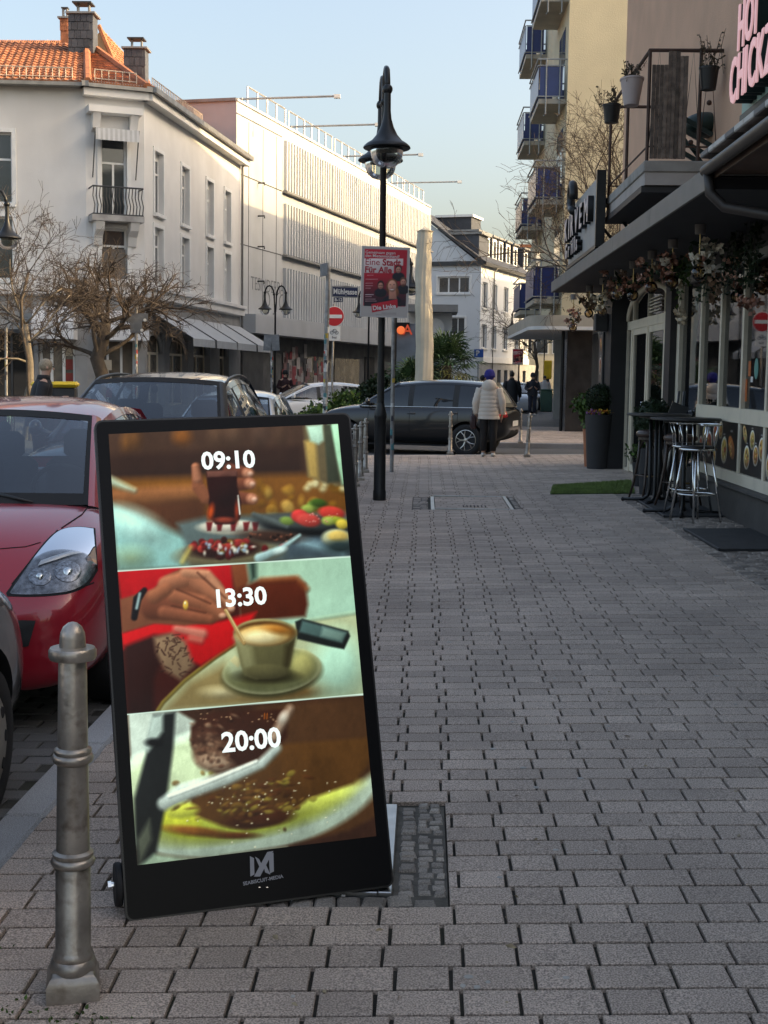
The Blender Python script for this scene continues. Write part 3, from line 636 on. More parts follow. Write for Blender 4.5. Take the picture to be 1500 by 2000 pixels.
P3 = Paint(X_, Y_, (0, 0, 0)); P3.C = A.C.copy(); P3.blend((d12 > 0).astype(float), 0); m2 = np.clip(d12/2+.5, 0, 1)[..., None]; m3 = np.clip(d23/2+.5, 0, 1)[..., None]
P3.C = A.C*(1-m2)+B.C*m2; P3.C = P3.C*(1-m3)+Cc.C*m3
P3.blend(1.8-np.abs(d12), c255(226, 250, 236)); P3.blend(1.8-np.abs(d23), c255(226, 250, 236))
P3.C = np.clip(P3.C, 0, 1)**1.1*np.array([.93, 1.0, 1.07])
SCREEN = print_mat('lit_screen', .12, 1.0*2**-EXPO)
s0, s1, s2, s3 = [onboard(*p, .0035) for p in SC]
scr = picture_mesh('screen', P3, s0, s1, s2, s3, SCREEN, board)
GLOWT = emissive('screen_white', (.80, 1., 1.12), 2**-EXPO)
def boardtext(name, body, px, py, size, m, bold, par, ang=0., off=.0045, ex_=.0004, space=1.):
    return text(name, body, size, m, par, frame3(onboard(px, py, off), (ex*math.cos(ang)+ezb*math.sin(ang)), (ezb*math.cos(ang)-ex*math.sin(ang)), -ey), bold, ex_, space=space)
for b_, x, y, sz in (('09:10', 446, 900, .078), ('13:30', 468, 1168, .078), ('20:00', 491, 1447, .084)): boardtext('time_text', b_, x, y, sz, GLOWT, .0022, board)
GREYPR = M('printed_grey', (.33, .33, .35), .5, var=.02)
boardtext('brand_text', 'SEABISCUIT-MEDIA', 514, 1719, .0148, GREYPR, .0003, board, .06, .0032)
q = MB()
for poly in ([(488, 1672), (496, 1676), (497, 1708), (489, 1712)], [(525, 1671), (534, 1665), (535, 1702), (527, 1706)], [(496, 1712), (522, 1664), (534, 1662), (508, 1712)], [(498, 1673), (506, 1678), (512, 1690), (507, 1694)], [(515, 1692), (520, 1690), (528, 1708), (518, 1704)]):
    k = len(poly); q.add([onboard(x, y, .0032+.0002*(len(q.f))) for x, y in poly], [tuple(range(k))])
q.build('brand_mark', GREYPR, board)
q = MB()
for x in (507, 522): q.lathe([(.0035, 0), (.002, .001)], 8, onboard(x, 1733, .0035))
q.build('status_light', emissive('led', (.6, .6, .6), .3), board)

# ------------------------------------------------------------------ bollards
def bollard_meshes():
    out = []
    q = MB(); q.lathe([(.074*1.3, 0), (.074*1.3, .045), (.074*1.12, .062), (.068*1.05, .07), (.05, .078)], 4, (0, 0, 0), Matrix.Rotation(PI/4, 3, 'Z')); out.append(('base', q.mesh('base', IRON, 40)))
    prof = [(.060, .066), (.062, .078), (.058, .092), (.052, .098), (.054, .106), (.050, .116), (.046, .122), (.045, .34), (.042, .345), (.055, .352), (.058, .36), (.055, .368), (.049, .372), (.053, .378), (.053, .384), (.043, .39), (.040, .62), (.050, .627), (.054, .636), (.051, .645), (.046, .648), (.049, .654), (.048, .66), (.039, .666), (.036, .895), (.034, .90)]
    q = MB(); q.lathe(prof, 24); out.append(('column', q.mesh('column', IRON, 50)))
    q = MB(); q.lathe([(.036, .895), (.058, .897), (.061, .903), (.061, .921), (.057, .927), (.034, .929), (.033, .95), (.031, .966), (.024, .981), (.012, .991), (.002, .994)], 24); out.append(('cap', q.mesh('cap', IRON, 50)))
    return out
BOLL = bollard_meshes()
def bollard(p, label, s_=1., rz=0., lean=(0, 0)):
    e = empty('bollard', p, rz, label, 'bollard', 'cast iron bollards along the pavement'); e.scale = (s_, s_, s_); e.rotation_euler = (lean[0], lean[1], rz)
    for n_, me in BOLL: link(n_, me, e)
bollard(gp(143, 1938), 'large cast iron bollard in front of the lit board and red car', .99, .25, (0, .008))
bollard(gp(713, 923), 'bollard behind the lamp post, farthest of the three beside the kerb', .92, .2)
bollard(gp(704, 938), 'bollard behind the board, middle one of the three beside the kerb', .92, .1)
bollard(gp(693, 950), 'bollard nearest behind the lit board corner, first of the three', .92, .3)
bollard(gp(879, 888), 'bollard in front of the rear wheel of the crossing dark car', .9, .1)
bollard(gp(1029, 893), 'leaning bollard right of the person in the pale coat', .88, .1, (0, .05))
bollard(gp(1016, 866, 0), 'bollard on the far pavement beyond the side street', .86, .1)

# ------------------------------------------------------------------ street lamps
GLOBE = glass('lamp_globe', (.72, .72, .66), 1.5, .15)
def lamp_meshes():
    out = {}
    q = MB(); q.lathe([(.085, 0), (.085, .12), (.078, .14), (.076, 1.05), (.082, 1.07), (.082, 1.11), (.06, 1.2), (.048, 1.26)], 16); out['base'] = q.mesh('base', BLACKMET, 40)
    q = MB(); q.lathe([(.047, 1.25), (.040, 4.5), (.05, 4.52), (.05, 4.58), (.03, 4.62)], 14); out['pole'] = q.mesh('pole', BLACKMET, 40)
    pts = [(.02, 0, 4.3), (.035, 0, 4.6), (.05, 0, 5.0), (.09, 0, 5.22), (.17, 0, 5.38), (.26, 0, 5.42), (.35, 0, 5.38), (.42, 0, 5.25), (.45, 0, 5.1)]
    q = MB(); q.tube(pts, [.03, .032, .034, .036, .036, .036, .036, .036, .038], 10); q.ball((.06, 0, 5.05), .055); q.ball((.45, 0, 5.12), .066); out['arm'] = q.mesh('arm', BLACKMET, True)
    q = MB(); q.lathe([(.042, 5.12), (.044, 4.86), (.055, 4.76), (.085, 4.66), (.13, 4.57), (.19, 4.50), (.255, 4.46), (.288, 4.43), (.295, 4.41), (.285, 4.40), (.20, 4.415), (.05, 4.43)], 28, (.45, 0, 0)); out['lantern'] = q.mesh('lantern', BLACKMET, 50)
    q = MB(); q.lathe([(.202, 4.412), (.206, 4.37), (.195, 4.30), (.165, 4.235), (.11, 4.19), (.05, 4.172), (.002, 4.17)], 24, (.45, 0, 0)); out['globe'] = q.mesh('globe', GLOBE, True)
    return out
LAMP = lamp_meshes()
def street_lamp(p, rz, label, s_=1.):
    e = empty('street_lamp', p, rz, label, 'street lamp', 'twin lantern street lamps'); e.scale = (s_,)*3
    link('base', LAMP['base'], e); link('pole', LAMP['pole'], e)
    for a in (0, PI):
        link('arm', LAMP['arm'], e, (0, 0, 0), (0, 0, a)); l_ = link('lantern', LAMP['lantern'], e, (0, 0, 0), (0, 0, a)); link('globe', LAMP['globe'], l_)
    return e
lampP = gp(741, 977)
ml = street_lamp(lampP, PI/2+.12, 'tall black street lamp carrying the large red poster'); ml.rotation_euler = (0, R(.9), PI/2+.12)
street_lamp(at(538, 800, 60)*1, .05, 'twin lantern lamp in front of the grey slatted building'); 
def onground(px, Y, z=RZ):
    p = at(px, 735, Y); return Vector((p.x, p.y, z))
for o in list(COL.objects):
    pass
bpy.data.objects[COL.objects[-1].name]
def fix_last(Y, px, z=-.02): return onground(px, Y, z)
lamps = [o for o in COL.objects if o.name.startswith('street_lamp')]
lamps[-1].location = onground(537, 58, -.02)
street_lamp(onground(719, 60, -.02), .0, 'twin lantern lamp left behind the red poster, partly hidden')
street_lamp(onground(771, 41, RZ), .0, 'twin lantern lamp right behind the red poster, mostly hidden')
lamp_far = street_lamp(onground(1013, 76, 0), .1, 'far twin lantern lamp with a small red poster on its pole')
street_lamp(onground(1062, 100, 0), .1, 'farthest small twin lantern lamp beside the yellow box')
street_lamp(onground(-22, 28.5, -.01), .0, 'twin lantern lamp cut off by the left picture edge')

# ------------------------------------------------------------------ posters
POSTER = print_mat('poster_print', .55)
def poster(px0, py0, px1, py1, Y, label, tilt=0., detail=True, seed=1):
    a = at((px0+px1)/2, (py0+py1)/2, Y); w_ = at(px1, py0, Y).x-at(px0, py0, Y).x; h_ = at(px0, py0, Y).z-at(px0, py1, Y).z
    e = empty('poster', (a.x, a.y, a.z-h_/2), 0, label, 'poster', 'red election posters on lamp posts')
    xd = Vector((math.cos(.06), math.sin(.06), -tilt)).normalized(); yd = Vector((0, 1, 0)); yd = (yd-xd*yd.dot(xd)).normalized(); zd = xd.cross(yd)
    c = Vector((a.x, a.y, a.z))
    q = MB(); q.prism([(-w_/2, -h_/2), (w_/2, -h_/2), (w_/2, h_/2), (-w_/2, h_/2)], .008, frame3(c, xd, yd, zd)); q.build('backing', M('poster_card', (.55, .53, .52), .7), e)
    X, Y2, _ = picture_grid(100, 146, [(706, 480), (799, 484), (797, 621), (704, 618)]); P = Paint(X, Y2, c255(178, 170, 166))
    red, dark, wht = c255(178, 26, 46), c255(20, 20, 34), c255(214, 196, 194)
    P.poly([(710, 484), (795, 487), (793, 600), (709, 598)], red, .5); P.grad(750, 540, 750, 600, red, dark, ((X > 710) & (X < 794) & (Y2 > 540) & (Y2 < 599)).astype(float))
    P.poly([(709, 503), (787, 504), (787, 518), (769, 518), (769, 533), (709, 532)], wht, .5)
    for x, y, s_, hair in ((778, 525, 1.0, (40, 24, 22)), (743, 557, 1.0, (44, 26, 24)), (788, 550, 1.05, (84, 56, 44))):
        P.ell(x, y+15*s_, 12*s_, 9*s_, dark, 1); P.ell(x, y-1, 6.5*s_, 8.5*s_, c255(*hair), .8); P.ell(x, y+1.5, 5.2*s_, 6.5*s_, c255(190, 130, 112), .8)
        P.seg([(x-2.6, y), (x-1.4, y)], .5, c255(60, 34, 34), .5); P.seg([(x+1.4, y), (x+2.6, y)], .5, c255(60, 34, 34), .5); P.seg([(x-1.6, y+5), (x+1.6, y+5)], .5, c255(150, 70, 70), .4)
    P.seg([(739, 557), (747, 557)], .5, c255(30, 20, 24), .4); P.ell(788, 558, 4, 2.5, c255(90, 56, 44), .8)
    x, y = 766, 558; P.ell(x, y+3, 12, 17, c255(112, 62, 40), 1); P.ell(x+8, y+14, 6, 9, c255(130, 76, 50), 1); P.ell(x, y+30, 18, 10, dark, 1); P.poly([(760, 566), (773, 566), (776, 585), (760, 585)], c255(190, 128, 108), 1); P.ell(x, y+1, 8.5, 12, c255(212, 152, 130), .8)
    P.seg([(x-4.5, y-2), (x-2.5, y-2)], .6, c255(66, 40, 36), .5); P.seg([(x+2.5, y-2), (x+4.5, y-2)], .6, c255(66, 40, 36), .5); P.seg([(x, y), (x+.5, y+4)], .5, c255(180, 116, 96), .6); P.seg([(x-3.4, y+7), (x, y+8), (x+3.4, y+7)], 1.0, c255(244, 232, 226), .5); P.seg([(x-3.6, y+6.5), (x, y+6.6), (x+3.6, y+6.5)], .4, c255(150, 60, 64), .4)
    for i, (l_, yy, x0) in enumerate(((12, 537, 716), (24, 545, 713), (14, 553, 713), (14, 558, 713), (10, 563, 713), (16, 576, 713), (12, 580, 713), (20, 585, 713), (22, 589, 713))): P.seg([(x0, yy), (x0+l_, yy)], .6, c255(220, 180, 180) if i != 5 else (1, 1, 1), .5, .8)
    P.poly([(725, 595), (777, 585), (778, 602), (727, 612)], c255(190, 30, 48), .5)
    P.seg([(746, 613), (775, 613)], .5, c255(130, 120, 120), .5); P.seg([(735, 616), (775, 616)], .4, c255(140, 130, 130), .5)
    if not detail: P.C = P.C[::3, ::3]
    k = .97
    def pt(u, v, off=.003): return c+xd*((u-.5)*w_*k)+zd*((.5-v)*h_*k)-yd*off
    picture_mesh('print', P, pt(0, 0), pt(1, 0), pt(1, 1), pt(0, 1), POSTER, e)
    REDP = M('poster_red_ink', (.40, .012, .03), .55, var=.03); WHP = M('poster_white_ink', (.66, .60, .59), .55, var=.03)
    def tx(nm, body, u, v, sz, m, bold, al='LEFT', ang=0.):
        x2 = xd*math.cos(ang)+zd*math.sin(ang); z2 = zd*math.cos(ang)-xd*math.sin(ang)
        text(nm, body, sz*w_, m, e, frame3(pt(u, v, .0045), x2, z2, -yd), bold*w_, .0003, al)
    tx('poster_text', 'Eine', .055, .217, .185, REDP, .0, ); tx('poster_text', 'Stadt', .43, .217, .185, REDP, .0055); tx('poster_text', 'Für Alle', .055, .328, .175, REDP, .0055)
    tx('poster_text', 'Die Linke', .50, .868, .125, WHP, .004, 'CENTER', .13)
    if detail: tx('poster_text', 'Gemeinsam gegen', .06, .075, .085, WHP, .0005); tx('poster_text', 'den Mietennotstand!', .06, .125, .085, WHP, .001)
    return e
poster(705, 482, 799, 620, lampP.y-.115, 'large red poster with four faces hung on the main lamp post', .02)
poster(1001, 681, 1022, 712, 75.6, 'small far poster in red and white on the lamp by the dark walkers', 0., False)

# ------------------------------------------------------------------ poles and traffic signs
REDS = M('sign_red', (.52, .012, .02), .4, var=.05); WHS = M('sign_white', (.72, .72, .70), .4, var=.05); NAVY = M('sign_navy', (.012, .022, .07), .4, var=.1); BLUES = M('sign_blue', (.012, .10, .42), .4, var=.1); SIGNBACK = M('sign_back_grey', (.17, .18, .19), .6, .2, var=.2, stain=.3, stcol=(.4, .4, .4), stscale=8)
STICK = [M('sticker_%d' % i, c, .6, var=.1) for i, c in enumerate(((.6, .6, .58), (.45, .05, .04), (.05, .2, .22), (.5, .35, .06), (.03, .03, .04)))]
def pole(name, base, top, r_, label, cat='pole', m=GALV, stick=0, seed=1):
    e = empty(name, base, 0, label, cat); base, top = Vector(base), Vector(top)
    MB().tube([base, top], r_, 12).build('post', m, e, 40); rr = random.Random(seed)
    for i in range(stick):
        t = rr.uniform(.12, .75); p = base.lerp(top, t); a = rr.uniform(-1.2, 1.2)-PI/2; h_ = rr.uniform(.03, .07); w_ = rr.uniform(.5, .9)
        q = MB(); q.patch(lambda u, v: (p.x+(r_+.0015)*math.cos(a+(u-.5)*w_*2), p.y+(r_+.0015)*math.sin(a+(u-.5)*w_*2), p.z+(v-.5)*h_*2), 5, 1); q.build('sticker', rr.choice(STICK), e)
    return e
# street name pole near the corner
b = onground(634, 26.3, RZ); t = at(641, 523, 26.3)
sp = pole('street_name_pole', b, t, .046, 'sticker covered grey pole carrying the street name plates', 'sign pole', GALV, 26, 4)
def plate(par, p0, p1, z0, z1, th=.02, m=NAVY, fr=WHS, name='name_plate', arch=0.):
    p0, p1 = Vector(p0), Vector(p1); xd = (p1-p0); L_ = xd.length; xd.normalize(); yd = Vector((-xd.y, xd.x, 0))
    if yd.y < 0: yd = -yd
    q = MB(); n_ = 8; top = [(L_*i/n_, z1+arch*math.sin(PI*i/n_)) for i in range(n_, -1, -1)]
    q.prism([(0, z0), (L_, z0)]+top, th, frame3((p0.x, p0.y, 0), xd, yd, (0, 0, 1))); o = q.build(name, fr, par)
    q = MB(); q.prism([(.02, z0+.02), (L_-.02, z0+.02), (L_-.02, z1-.015), (.02, z1-.015)], .004, frame3((p0.x, p0.y, 0), xd, yd, (0, 0, 1)) @ Matrix.Translation((0, -.004, 0))); q.build('plate_face', m, o)
    return o, frame3(((p0.x+p1.x)/2, (p0.y+p1.y)/2, (z0+z1)/2), xd, (0, 0, 1), -yd)
Yp = 26.25; z = lambda py: at(650, py, Yp).z
p0 = at(648, 570, Yp); p1 = at(700, 572, Yp+.12)
o, fm = plate(sp, p0, p1, z(580), z(559), .015, NAVY, GALV, 'street_name_plate', .02)
text('street_name', 'Mühlgasse', .148, WHS, o, fm @ Matrix.Translation((0, 0, .006)), .003, .0005, sx=.78)
o, fm = plate(sp, at(652, 585, Yp), at(670, 585, Yp+.04), z(590), z(581), .01, NAVY, NAVY, 'number_plate')
text('house_numbers', '8-12', .085, WHS, o, fm @ Matrix.Translation((0, 0, .007)), .001, .0005)
q = MB(); c = at(640, 528, Yp); q.box((c.x-.06, c.y-.12, at(634, 528, Yp).z), (.02, .42, .24), .42); q.build('arrow_plate', SIGNBACK, sp)
# no-entry sign
b = onground(648, 38.6, -.02); t = at(652, 594, 38.6)
ne = pole('no_entry_sign', b, t, .03, 'round red no entry sign on a thin pole behind the hedge', 'traffic sign', GALV)
c = at(653, 618, 38.55); m = Matrix.Rotation(PI/2, 3, 'X')
MB().lathe([(.29, -.004), (.29, .004)], 40, c, m).build('disc', WHS, ne); q = MB(); q.lathe([(.272, -.003), (.272, .003)], 40, (c.x, c.y-.006, c.z), m); q.build('red_face', REDS, ne)
MB().box((c.x, c.y-.011, c.z), (.44, .006, .1)).build('white_bar', WHS, ne)
c2_ = at(653, 651, 38.55); MB().box(c2_, (.34, .01, .42)).build('extra_plate', WHS, ne)
q = MB()
for dx in (-.07, .07): q.tube([(c2_.x+dx+.045*math.cos(a_), c2_.y-.008, c2_.z+.02+.045*math.sin(a_)) for a_ in np.linspace(0, 6.28, 13)], .006, 4, False)
q.tube([(c2_.x-.07, c2_.y-.008, c2_.z+.02), (c2_.x-.03, c2_.y-.008, c2_.z+.11), (c2_.x+.05, c2_.y-.008, c2_.z+.11), (c2_.x+.07, c2_.y-.008, c2_.z+.02), (c2_.x, c2_.y-.008, c2_.z+.02), (c2_.x-.03, c2_.y-.008, c2_.z+.11)], .006, 4); q.build('bicycle_symbol', BLACK, ne)
text('plate_text', 'frei', .1, BLACK, ne, frame3((c2_.x, c2_.y-.008, c2_.z-.12), (1, 0, 0), (0, 0, 1), (0, -1, 0)), .001, .0005)
pole('thin_pole', gp(765, 922), at(769, 600, 22.2), .033, 'thin grey pole just right of the main lamp post', 'pole', GALV, 6, 9)
# back of a traffic sign on the left
tb = pole('traffic_sign_back', onground(266, 36, -.02), at(266, 600, 36), .04, 'pole with grey sign backs seen from behind near the big tree', 'traffic sign', GALV, 14, 6)
MB().box(at(266, 620, 35.95), (.64, .012, .22)).build('upper_plate', SIGNBACK, tb); MB().box(at(266, 639, 35.95), (.32, .012, .30)).build('lower_plate', SIGNBACK, tb)
for dy in (625, 645): MB().lathe([(.04, -.02), (.04, .02)], 10, at(283 if dy == 625 else 277, dy, 35.9), Matrix.Rotation(PI/2, 3, 'X')).build('small_lamp', WHS, tb)
ts = pole('tilted_sign', onground(531, 47, -.02), at(531, 655, 47), .045, 'sticker covered pole with two tilted grey plates before the grey building', 'traffic sign', GALV, 22, 3)
for dx, tl in ((-7.5, .05), (8, -.05)):
    c = at(530+dx, 669, 46.9); MB().box(c, (.27, .012, .56), mat=Matrix.Rotation(tl, 3, 'Y')).build('plate', SIGNBACK, ts)
pk = pole('parking_sign', onground(934, 60, -.02), at(934, 683, 60), .03, 'pole with a blue and white parking sign beyond the palm', 'traffic sign', GALV)
MB().box(at(935, 690, 59.95), (.42, .01, .36)).build('upper_plate', BLUES, pk); MB().box(at(935, 702, 59.95), (.42, .01, .2)).build('lower_plate', WHS, pk); text('parking_letter', 'P', .3, WHS, pk, frame3(at(933, 690, 59.93), (1, 0, 0), (0, 0, 1), (0, -1, 0)), .01, .001)
# ------------------------------------------------------------------ cars
def paint(name, col, metal=.3):
    return M(name, col, .32, metal, var=.04, scale=2, coat=1.)
CHR = CHROME; LENS = glass('headlamp_lens', (.93, .95, .96), 1.2, .03); REFLECT = M('lamp_reflector', (.55, .55, .56), .18, 1., var=.35, scale=30)
REDL = M('tail_lamp_red', (.28, .008, .012), .15, coat=1., var=.1); AMBER = M('amber_lens', (.6, .18, .03), .2, coat=1., var=.1); PLAST = M('black_trim_plastic', (.018, .019, .02), .55, var=.15); SEAT = M('seat_cloth', (.035, .037, .042), .9, var=.2, scale=10)
ALLOY = M('alloy_rim', (.50, .48, .45), .3, .9, var=.12); HUBCAP = M('silver_wheel_cover', (.30, .275, .235), .42, .5, var=.12, scale=9); PLATE = M('number_plate_white', (.7, .7, .68), .5, var=.03)
HATCH = dict(st=[(-2.00, .55, .48, .74, .78), (-1.95, .74, .33, .86, .93), (-1.62, .835, .22, .95, .98), (-1.0, .86, .20, .95, .90), (0., .862, .20, .93, .86), (.70, .862, .20, .91, .88), (1.02, .858, .20, .905, 1.015), (1.35, .852, .20, .875, .985), (1.62, .84, .20, .825, .92), (1.82, .81, .195, .75, .83), (1.96, .745, .195, .655, .70), (2.04, .60, .23, .54, .58)],
             A0=(1.06, .64, 1.01), A1=(.22, .50, 1.405), C1=(-1.42, .50, 1.405), C0=(-1.86, .66, .98), rise=.085, wheels=(1.24, -1.24, .30), cuts=((.0, .62), (-.95, -.85)))
SUVT = dict(st=[(-2.25, .60, .55, .86, .92), (-2.19, .80, .40, 1.0, 1.05), (-1.8, .90, .27, 1.08, 1.10), (-1.0, .915, .25, 1.06, 1.0), (0., .92, .25, 1.04, .97), (.75, .92, .25, 1.03, 1.0), (1.08, .915, .25, 1.01, 1.09), (1.5, .905, .25, .98, 1.06), (1.9, .87, .26, .92, .99), (2.12, .80, .28, .80, .86), (2.23, .66, .33, .68, .72), (2.28, .45, .40, .58, .60)],
            A0=(1.12, .755, 1.09), A1=(.30, .60, 1.565), C1=(-1.75, .565, 1.57), C0=(-2.10, .745, 1.10), rise=.075, wheels=(1.42, -1.36, .35), cuts=((-.05, .5), (-1.15, -1.05)))
def car(kind, loc, rz, col, label, name='parked_car', rails=False, rim='cover', detail=True, scale=1., chrome=False, gm=None, wag=0.):
    K = kind; e = empty(name, loc, rz, label, 'car'); T = wm(e) @ Matrix.Scale(scale, 4); tr = lambda p: T @ Vector(p)
    gm = gm or GLASSW
    # body shell
    q = MB(); n_ = 12; st = K['st']; vs = []
    for x, w_, zb, zs, zt in st:
        cab = K['C0'][0]+.1 < x < K['A0'][0]-.02
        half = [(0, zb), (.80*w_, zb), (.95*w_, zb+.09), (w_, zb+.40*(zs-zb)), (.995*w_, zb+.72*(zs-zb)), (.955*w_, zs-.025), (.88*w_, zs+(.006 if cab else .4*(zt-zs))), ((.78 if cab else .62)*w_, zt-.012 if not cab else zt), (.3*w_, zt+.008), (0, zt+.012)]
        ring = [(x, y, z) for y, z in half]+[(x, -y, z) for y, z in reversed(half[1:-1])]; vs.append(ring)
    m_ = len(vs[0]); V = [p for r_ in vs for p in r_]; q.v = V
    for i in range(len(st)-1):
        cab = K['C0'][0]+.15 < (st[i][0]+st[i+1][0])/2 < K['A0'][0]-.1
        for j in range(m_):
            q.f.append((i*m_+j, i*m_+(j+1) % m_, (i+1)*m_+(j+1) % m_, (i+1)*m_+j)); q.m.append(1 if (cab and 7 <= j <= 10) or j in (0, m_-1) else 0)
    q.f += [tuple(reversed(range(m_))), tuple(range((len(st)-1)*m_, len(st)*m_))]; q.m += [0, 0]
    me = q.mesh('tmp_body', [col, BLACK, PLAST], True); bo = bpy.data.objects.new('tmp_body', me); COL.objects.link(bo)
    sd = bo.modifiers.new('s', 'SUBSURF'); sd.levels = sd.render_levels = 2
    cut = MB(); xr = K['wheels']; r_ = xr[2]+.055
    for xw in xr[:2]:
        for sgn in (-1, 1):
            cut.mi = 1; cut.lathe([(r_, -.16), (r_, .16)], 28, (xw, sgn*(max(s_[1] for s_ in st)-.06), xr[2]+.01), Matrix.Rotation(PI/2, 3, 'X'))
    cme = cut.mesh('tmp_cut', [col, BLACK]); co = bpy.data.objects.new('tmp_cut', cme); COL.objects.link(co)
    bl = bo.modifiers.new('b', 'BOOLEAN'); bl.operation = 'DIFFERENCE'; bl.object = co; bl.solver = 'EXACT'
    dg = bpy.context.evaluated_depsgraph_get(); bme = bpy.data.meshes.new_from_object(bo.evaluated_get(dg)); bme.name = 'body'
    bpy.data.objects.remove(bo); bpy.data.objects.remove(co); bpy.data.meshes.remove(me); bpy.data.meshes.remove(cme)
    bme.transform(Matrix.Scale(scale, 4)); bme.polygons.foreach_set('use_smooth', [True]*len(bme.polygons)); bme.set_sharp_from_angle(angle=R(40)); bme.update()
    body = link('body', bme, e); bvh = BVHTree.FromPolygons([(wm(e) @ v.co) for v in bme.vertices], [tuple(p.vertices) for p in bme.polygons])
    # greenhouse
    A0, A1, C0, C1 = K['A0'], K['A1'], K['C0'], K['C1']
    def ws(s_, t, P0, P1, bul, cr, out=0.):
        x = P0[0]+(P1[0]-P0[0])*t; y = P0[1]+(P1[1]-P0[1])*t; z = P0[2]+(P1[2]-P0[2])*t
        return (x+bul*(1-s_*s_)+out*(1 if bul > 0 else -1), s_*y, z+cr*(1-s_*s_)*(.3+.7*t)+.02*math.sin(PI*t)+out*.6)
    def zroof(t): return A1[2]+(C1[2]-A1[2])*t+K['rise']*math.sin(PI*min(max(t, 0), 1)*.92+.10)
    def roofp(u, v):
        s_ = 2*u-1; t = v; x = A1[0]+(C1[0]-A1[0])*t; yw = (A1[1]+(C1[1]-A1[1])*t)*1.02
        return tr((x+.12*(1-s_*s_)*(1-t)-.05*(1-s_*s_)*t, s_*yw, zroof(t)-.012-.055*abs(s_)**5+.035*(1-s_*s_)))
    q = MB(); q.patch(roofp, 16, 14); q.build('roof', col, e, True)
    q = MB(); q.patch(lambda u, v: tr(ws((2*u-1)*.945, .055+.885*v, A0, A1, .13, .035)), 12, 8); wsc = q.build('windscreen', gm, e, True)
    q = MB(); N = 16   # dark border and pillars
    lo = lambda s_, t, P0, P1, b_, c_, o_=.002: tr(ws(s_, t, P0, P1, b_, c_, o_))
    for (s0, s1, t0, t1) in ((-.93, .93, -.05, .06), (-.93, .93, .935, 1.03)):
        q = MB(); q.patch(lambda u, v: lo(s0+(s1-s0)*u, t0+(t1-t0)*v, A0, A1, .13, .035), N, 1); q.build('windscreen_border', BLACK, e, True)
    for sg in (-1, 1):
        q = MB(); q.patch(lambda u, v: lo(sg*(.915+.045*u), -.05+1.08*v, A0, A1, .13, .035, .003), 2, 8); q.build('windscreen_border', BLACK, e, True)
        q = MB(); q.patch(lambda u, v: lo(sg*(.955+.085*u), -.06+1.1*v, A0, A1, .13, .035, .004-.03*u*u), 3, 8); q.build('pillar', col if not rails else BLACKMET, e, True)
    q = MB(); q.patch(lambda u, v: tr(ws((2*u-1)*.88, .1+.8*v, C0, C1, -.10, .03)), 10, 6); q.build('rear_window', gm, e, True)
    q = MB()
    for (s0, s1, t0, t1) in ((-1.03, -.86, -.05, 1.03), (.86, 1.03, -.05, 1.03), (-.9, .9, -.05, .12), (-.9, .9, .88, 1.03)):
        q.patch(lambda u, v: lo(s0+(s1-s0)*u, t0+(t1-t0)*v, C0, C1, -.10, .03), 8, 5)
    q.build('tailgate_frame', col, e, True)
    # side windows
    def side(x, v, sg, out=0.):
        tt = (x-A0[0])/(C0[0]-A0[0]); tt = min(max(tt, 0), 1); zb = A0[2]+(C0[2]-A0[2])*tt-.04; yb = (A0[1]+(C0[1]-A0[1])*tt)+.055
        xr_ = A1[0]+(C1[0]-A1[0])*0; tr_ = min(max((x-A1[0])/(C1[0]-A1[0]), 0), 1); zt = zroof(tr_)-.05; yt = (A1[1]+(C1[1]-A1[1])*tr_)+.012
        if x > A1[0]: f_ = (A0[0]-x)/(A0[0]-A1[0]); zt = A0[2]-.02+(zroof(0)-.05-A0[2]+.02)*f_; yt = A0[1]+.03+(A1[1]+.012-A0[1]-.03)*f_
        if x < C1[0]: f_ = (x-C0[0])/(C1[0]-C0[0]); zt = C0[2]-.02+(zroof(1)-.05-C0[2]+.02)*f_; yt = C0[1]+.03+(C1[1]+.012-C0[1]-.03)*f_
        zt = max(zt, zb+.004); y = yb+(yt-yb)*v+.03*math.sin(PI*v)+out
        return tr((x, sg*y, zb+(zt-zb)*v))
    xs = [A0[0]-.03, A0[0]-.16, K['cuts'][0][0]+.06, K['cuts'][0][0]-.06, K['cuts'][1][1]+.03, K['cuts'][1][0], C1[0]-.12, C0[0]+.02]
    for sg in (-1, 1):
        for a, b in ((xs[0], xs[1]), (xs[2], xs[3]), (xs[4], xs[5])):
            q = MB(); q.patch(lambda u, v: side(a+(b-a)*u, v, sg), 4, 6); q.build('pillar', PLAST, e, True)
        q = MB(); q.patch(lambda u, v: side(xs[6]+(xs[7]-xs[6])*u, v, sg), 5, 6); q.patch(lambda u, v: side(xs[0]+(xs[7]-xs[0])*u, .93+.09*v, sg, .006), 24, 1); q.patch(lambda u, v: side(xs[0]+(xs[7]-xs[0])*u, -.14+.16*v, sg, .004), 24, 1); q.build('window_frame', col, e, True)
        for a, b in ((xs[1], xs[2]), (xs[3], xs[4]), (xs[5], xs[6])):
            q = MB(); q.patch(lambda u, v: side(a+(b-a)*u, .02+.9*v, sg, .002), 6, 6); q.build('side_window', GLASSD if chrome else gm, e, True)
        if chrome:
            q = MB(); q.tube([side(xs[0]+(xs[7]-xs[0])*i/24, .0, sg, .014) for i in range(25)], .012, 5); q.build('chrome_strip', CHR, e, True)
        if rails:
            q = MB(); pts = []
            for i in range(15):
                x = A1[0]-.05+(C1[0]+.1-A1[0])*i/14; p = side(x, 1, sg); h_ = .03*min(1, min(i, 14-i)/2); pts.append((p[0], p[1], p[2]+h_+.015))
            q.tube(pts, .017, 6); q.build('roof_rail', BLACKMET, e, True)
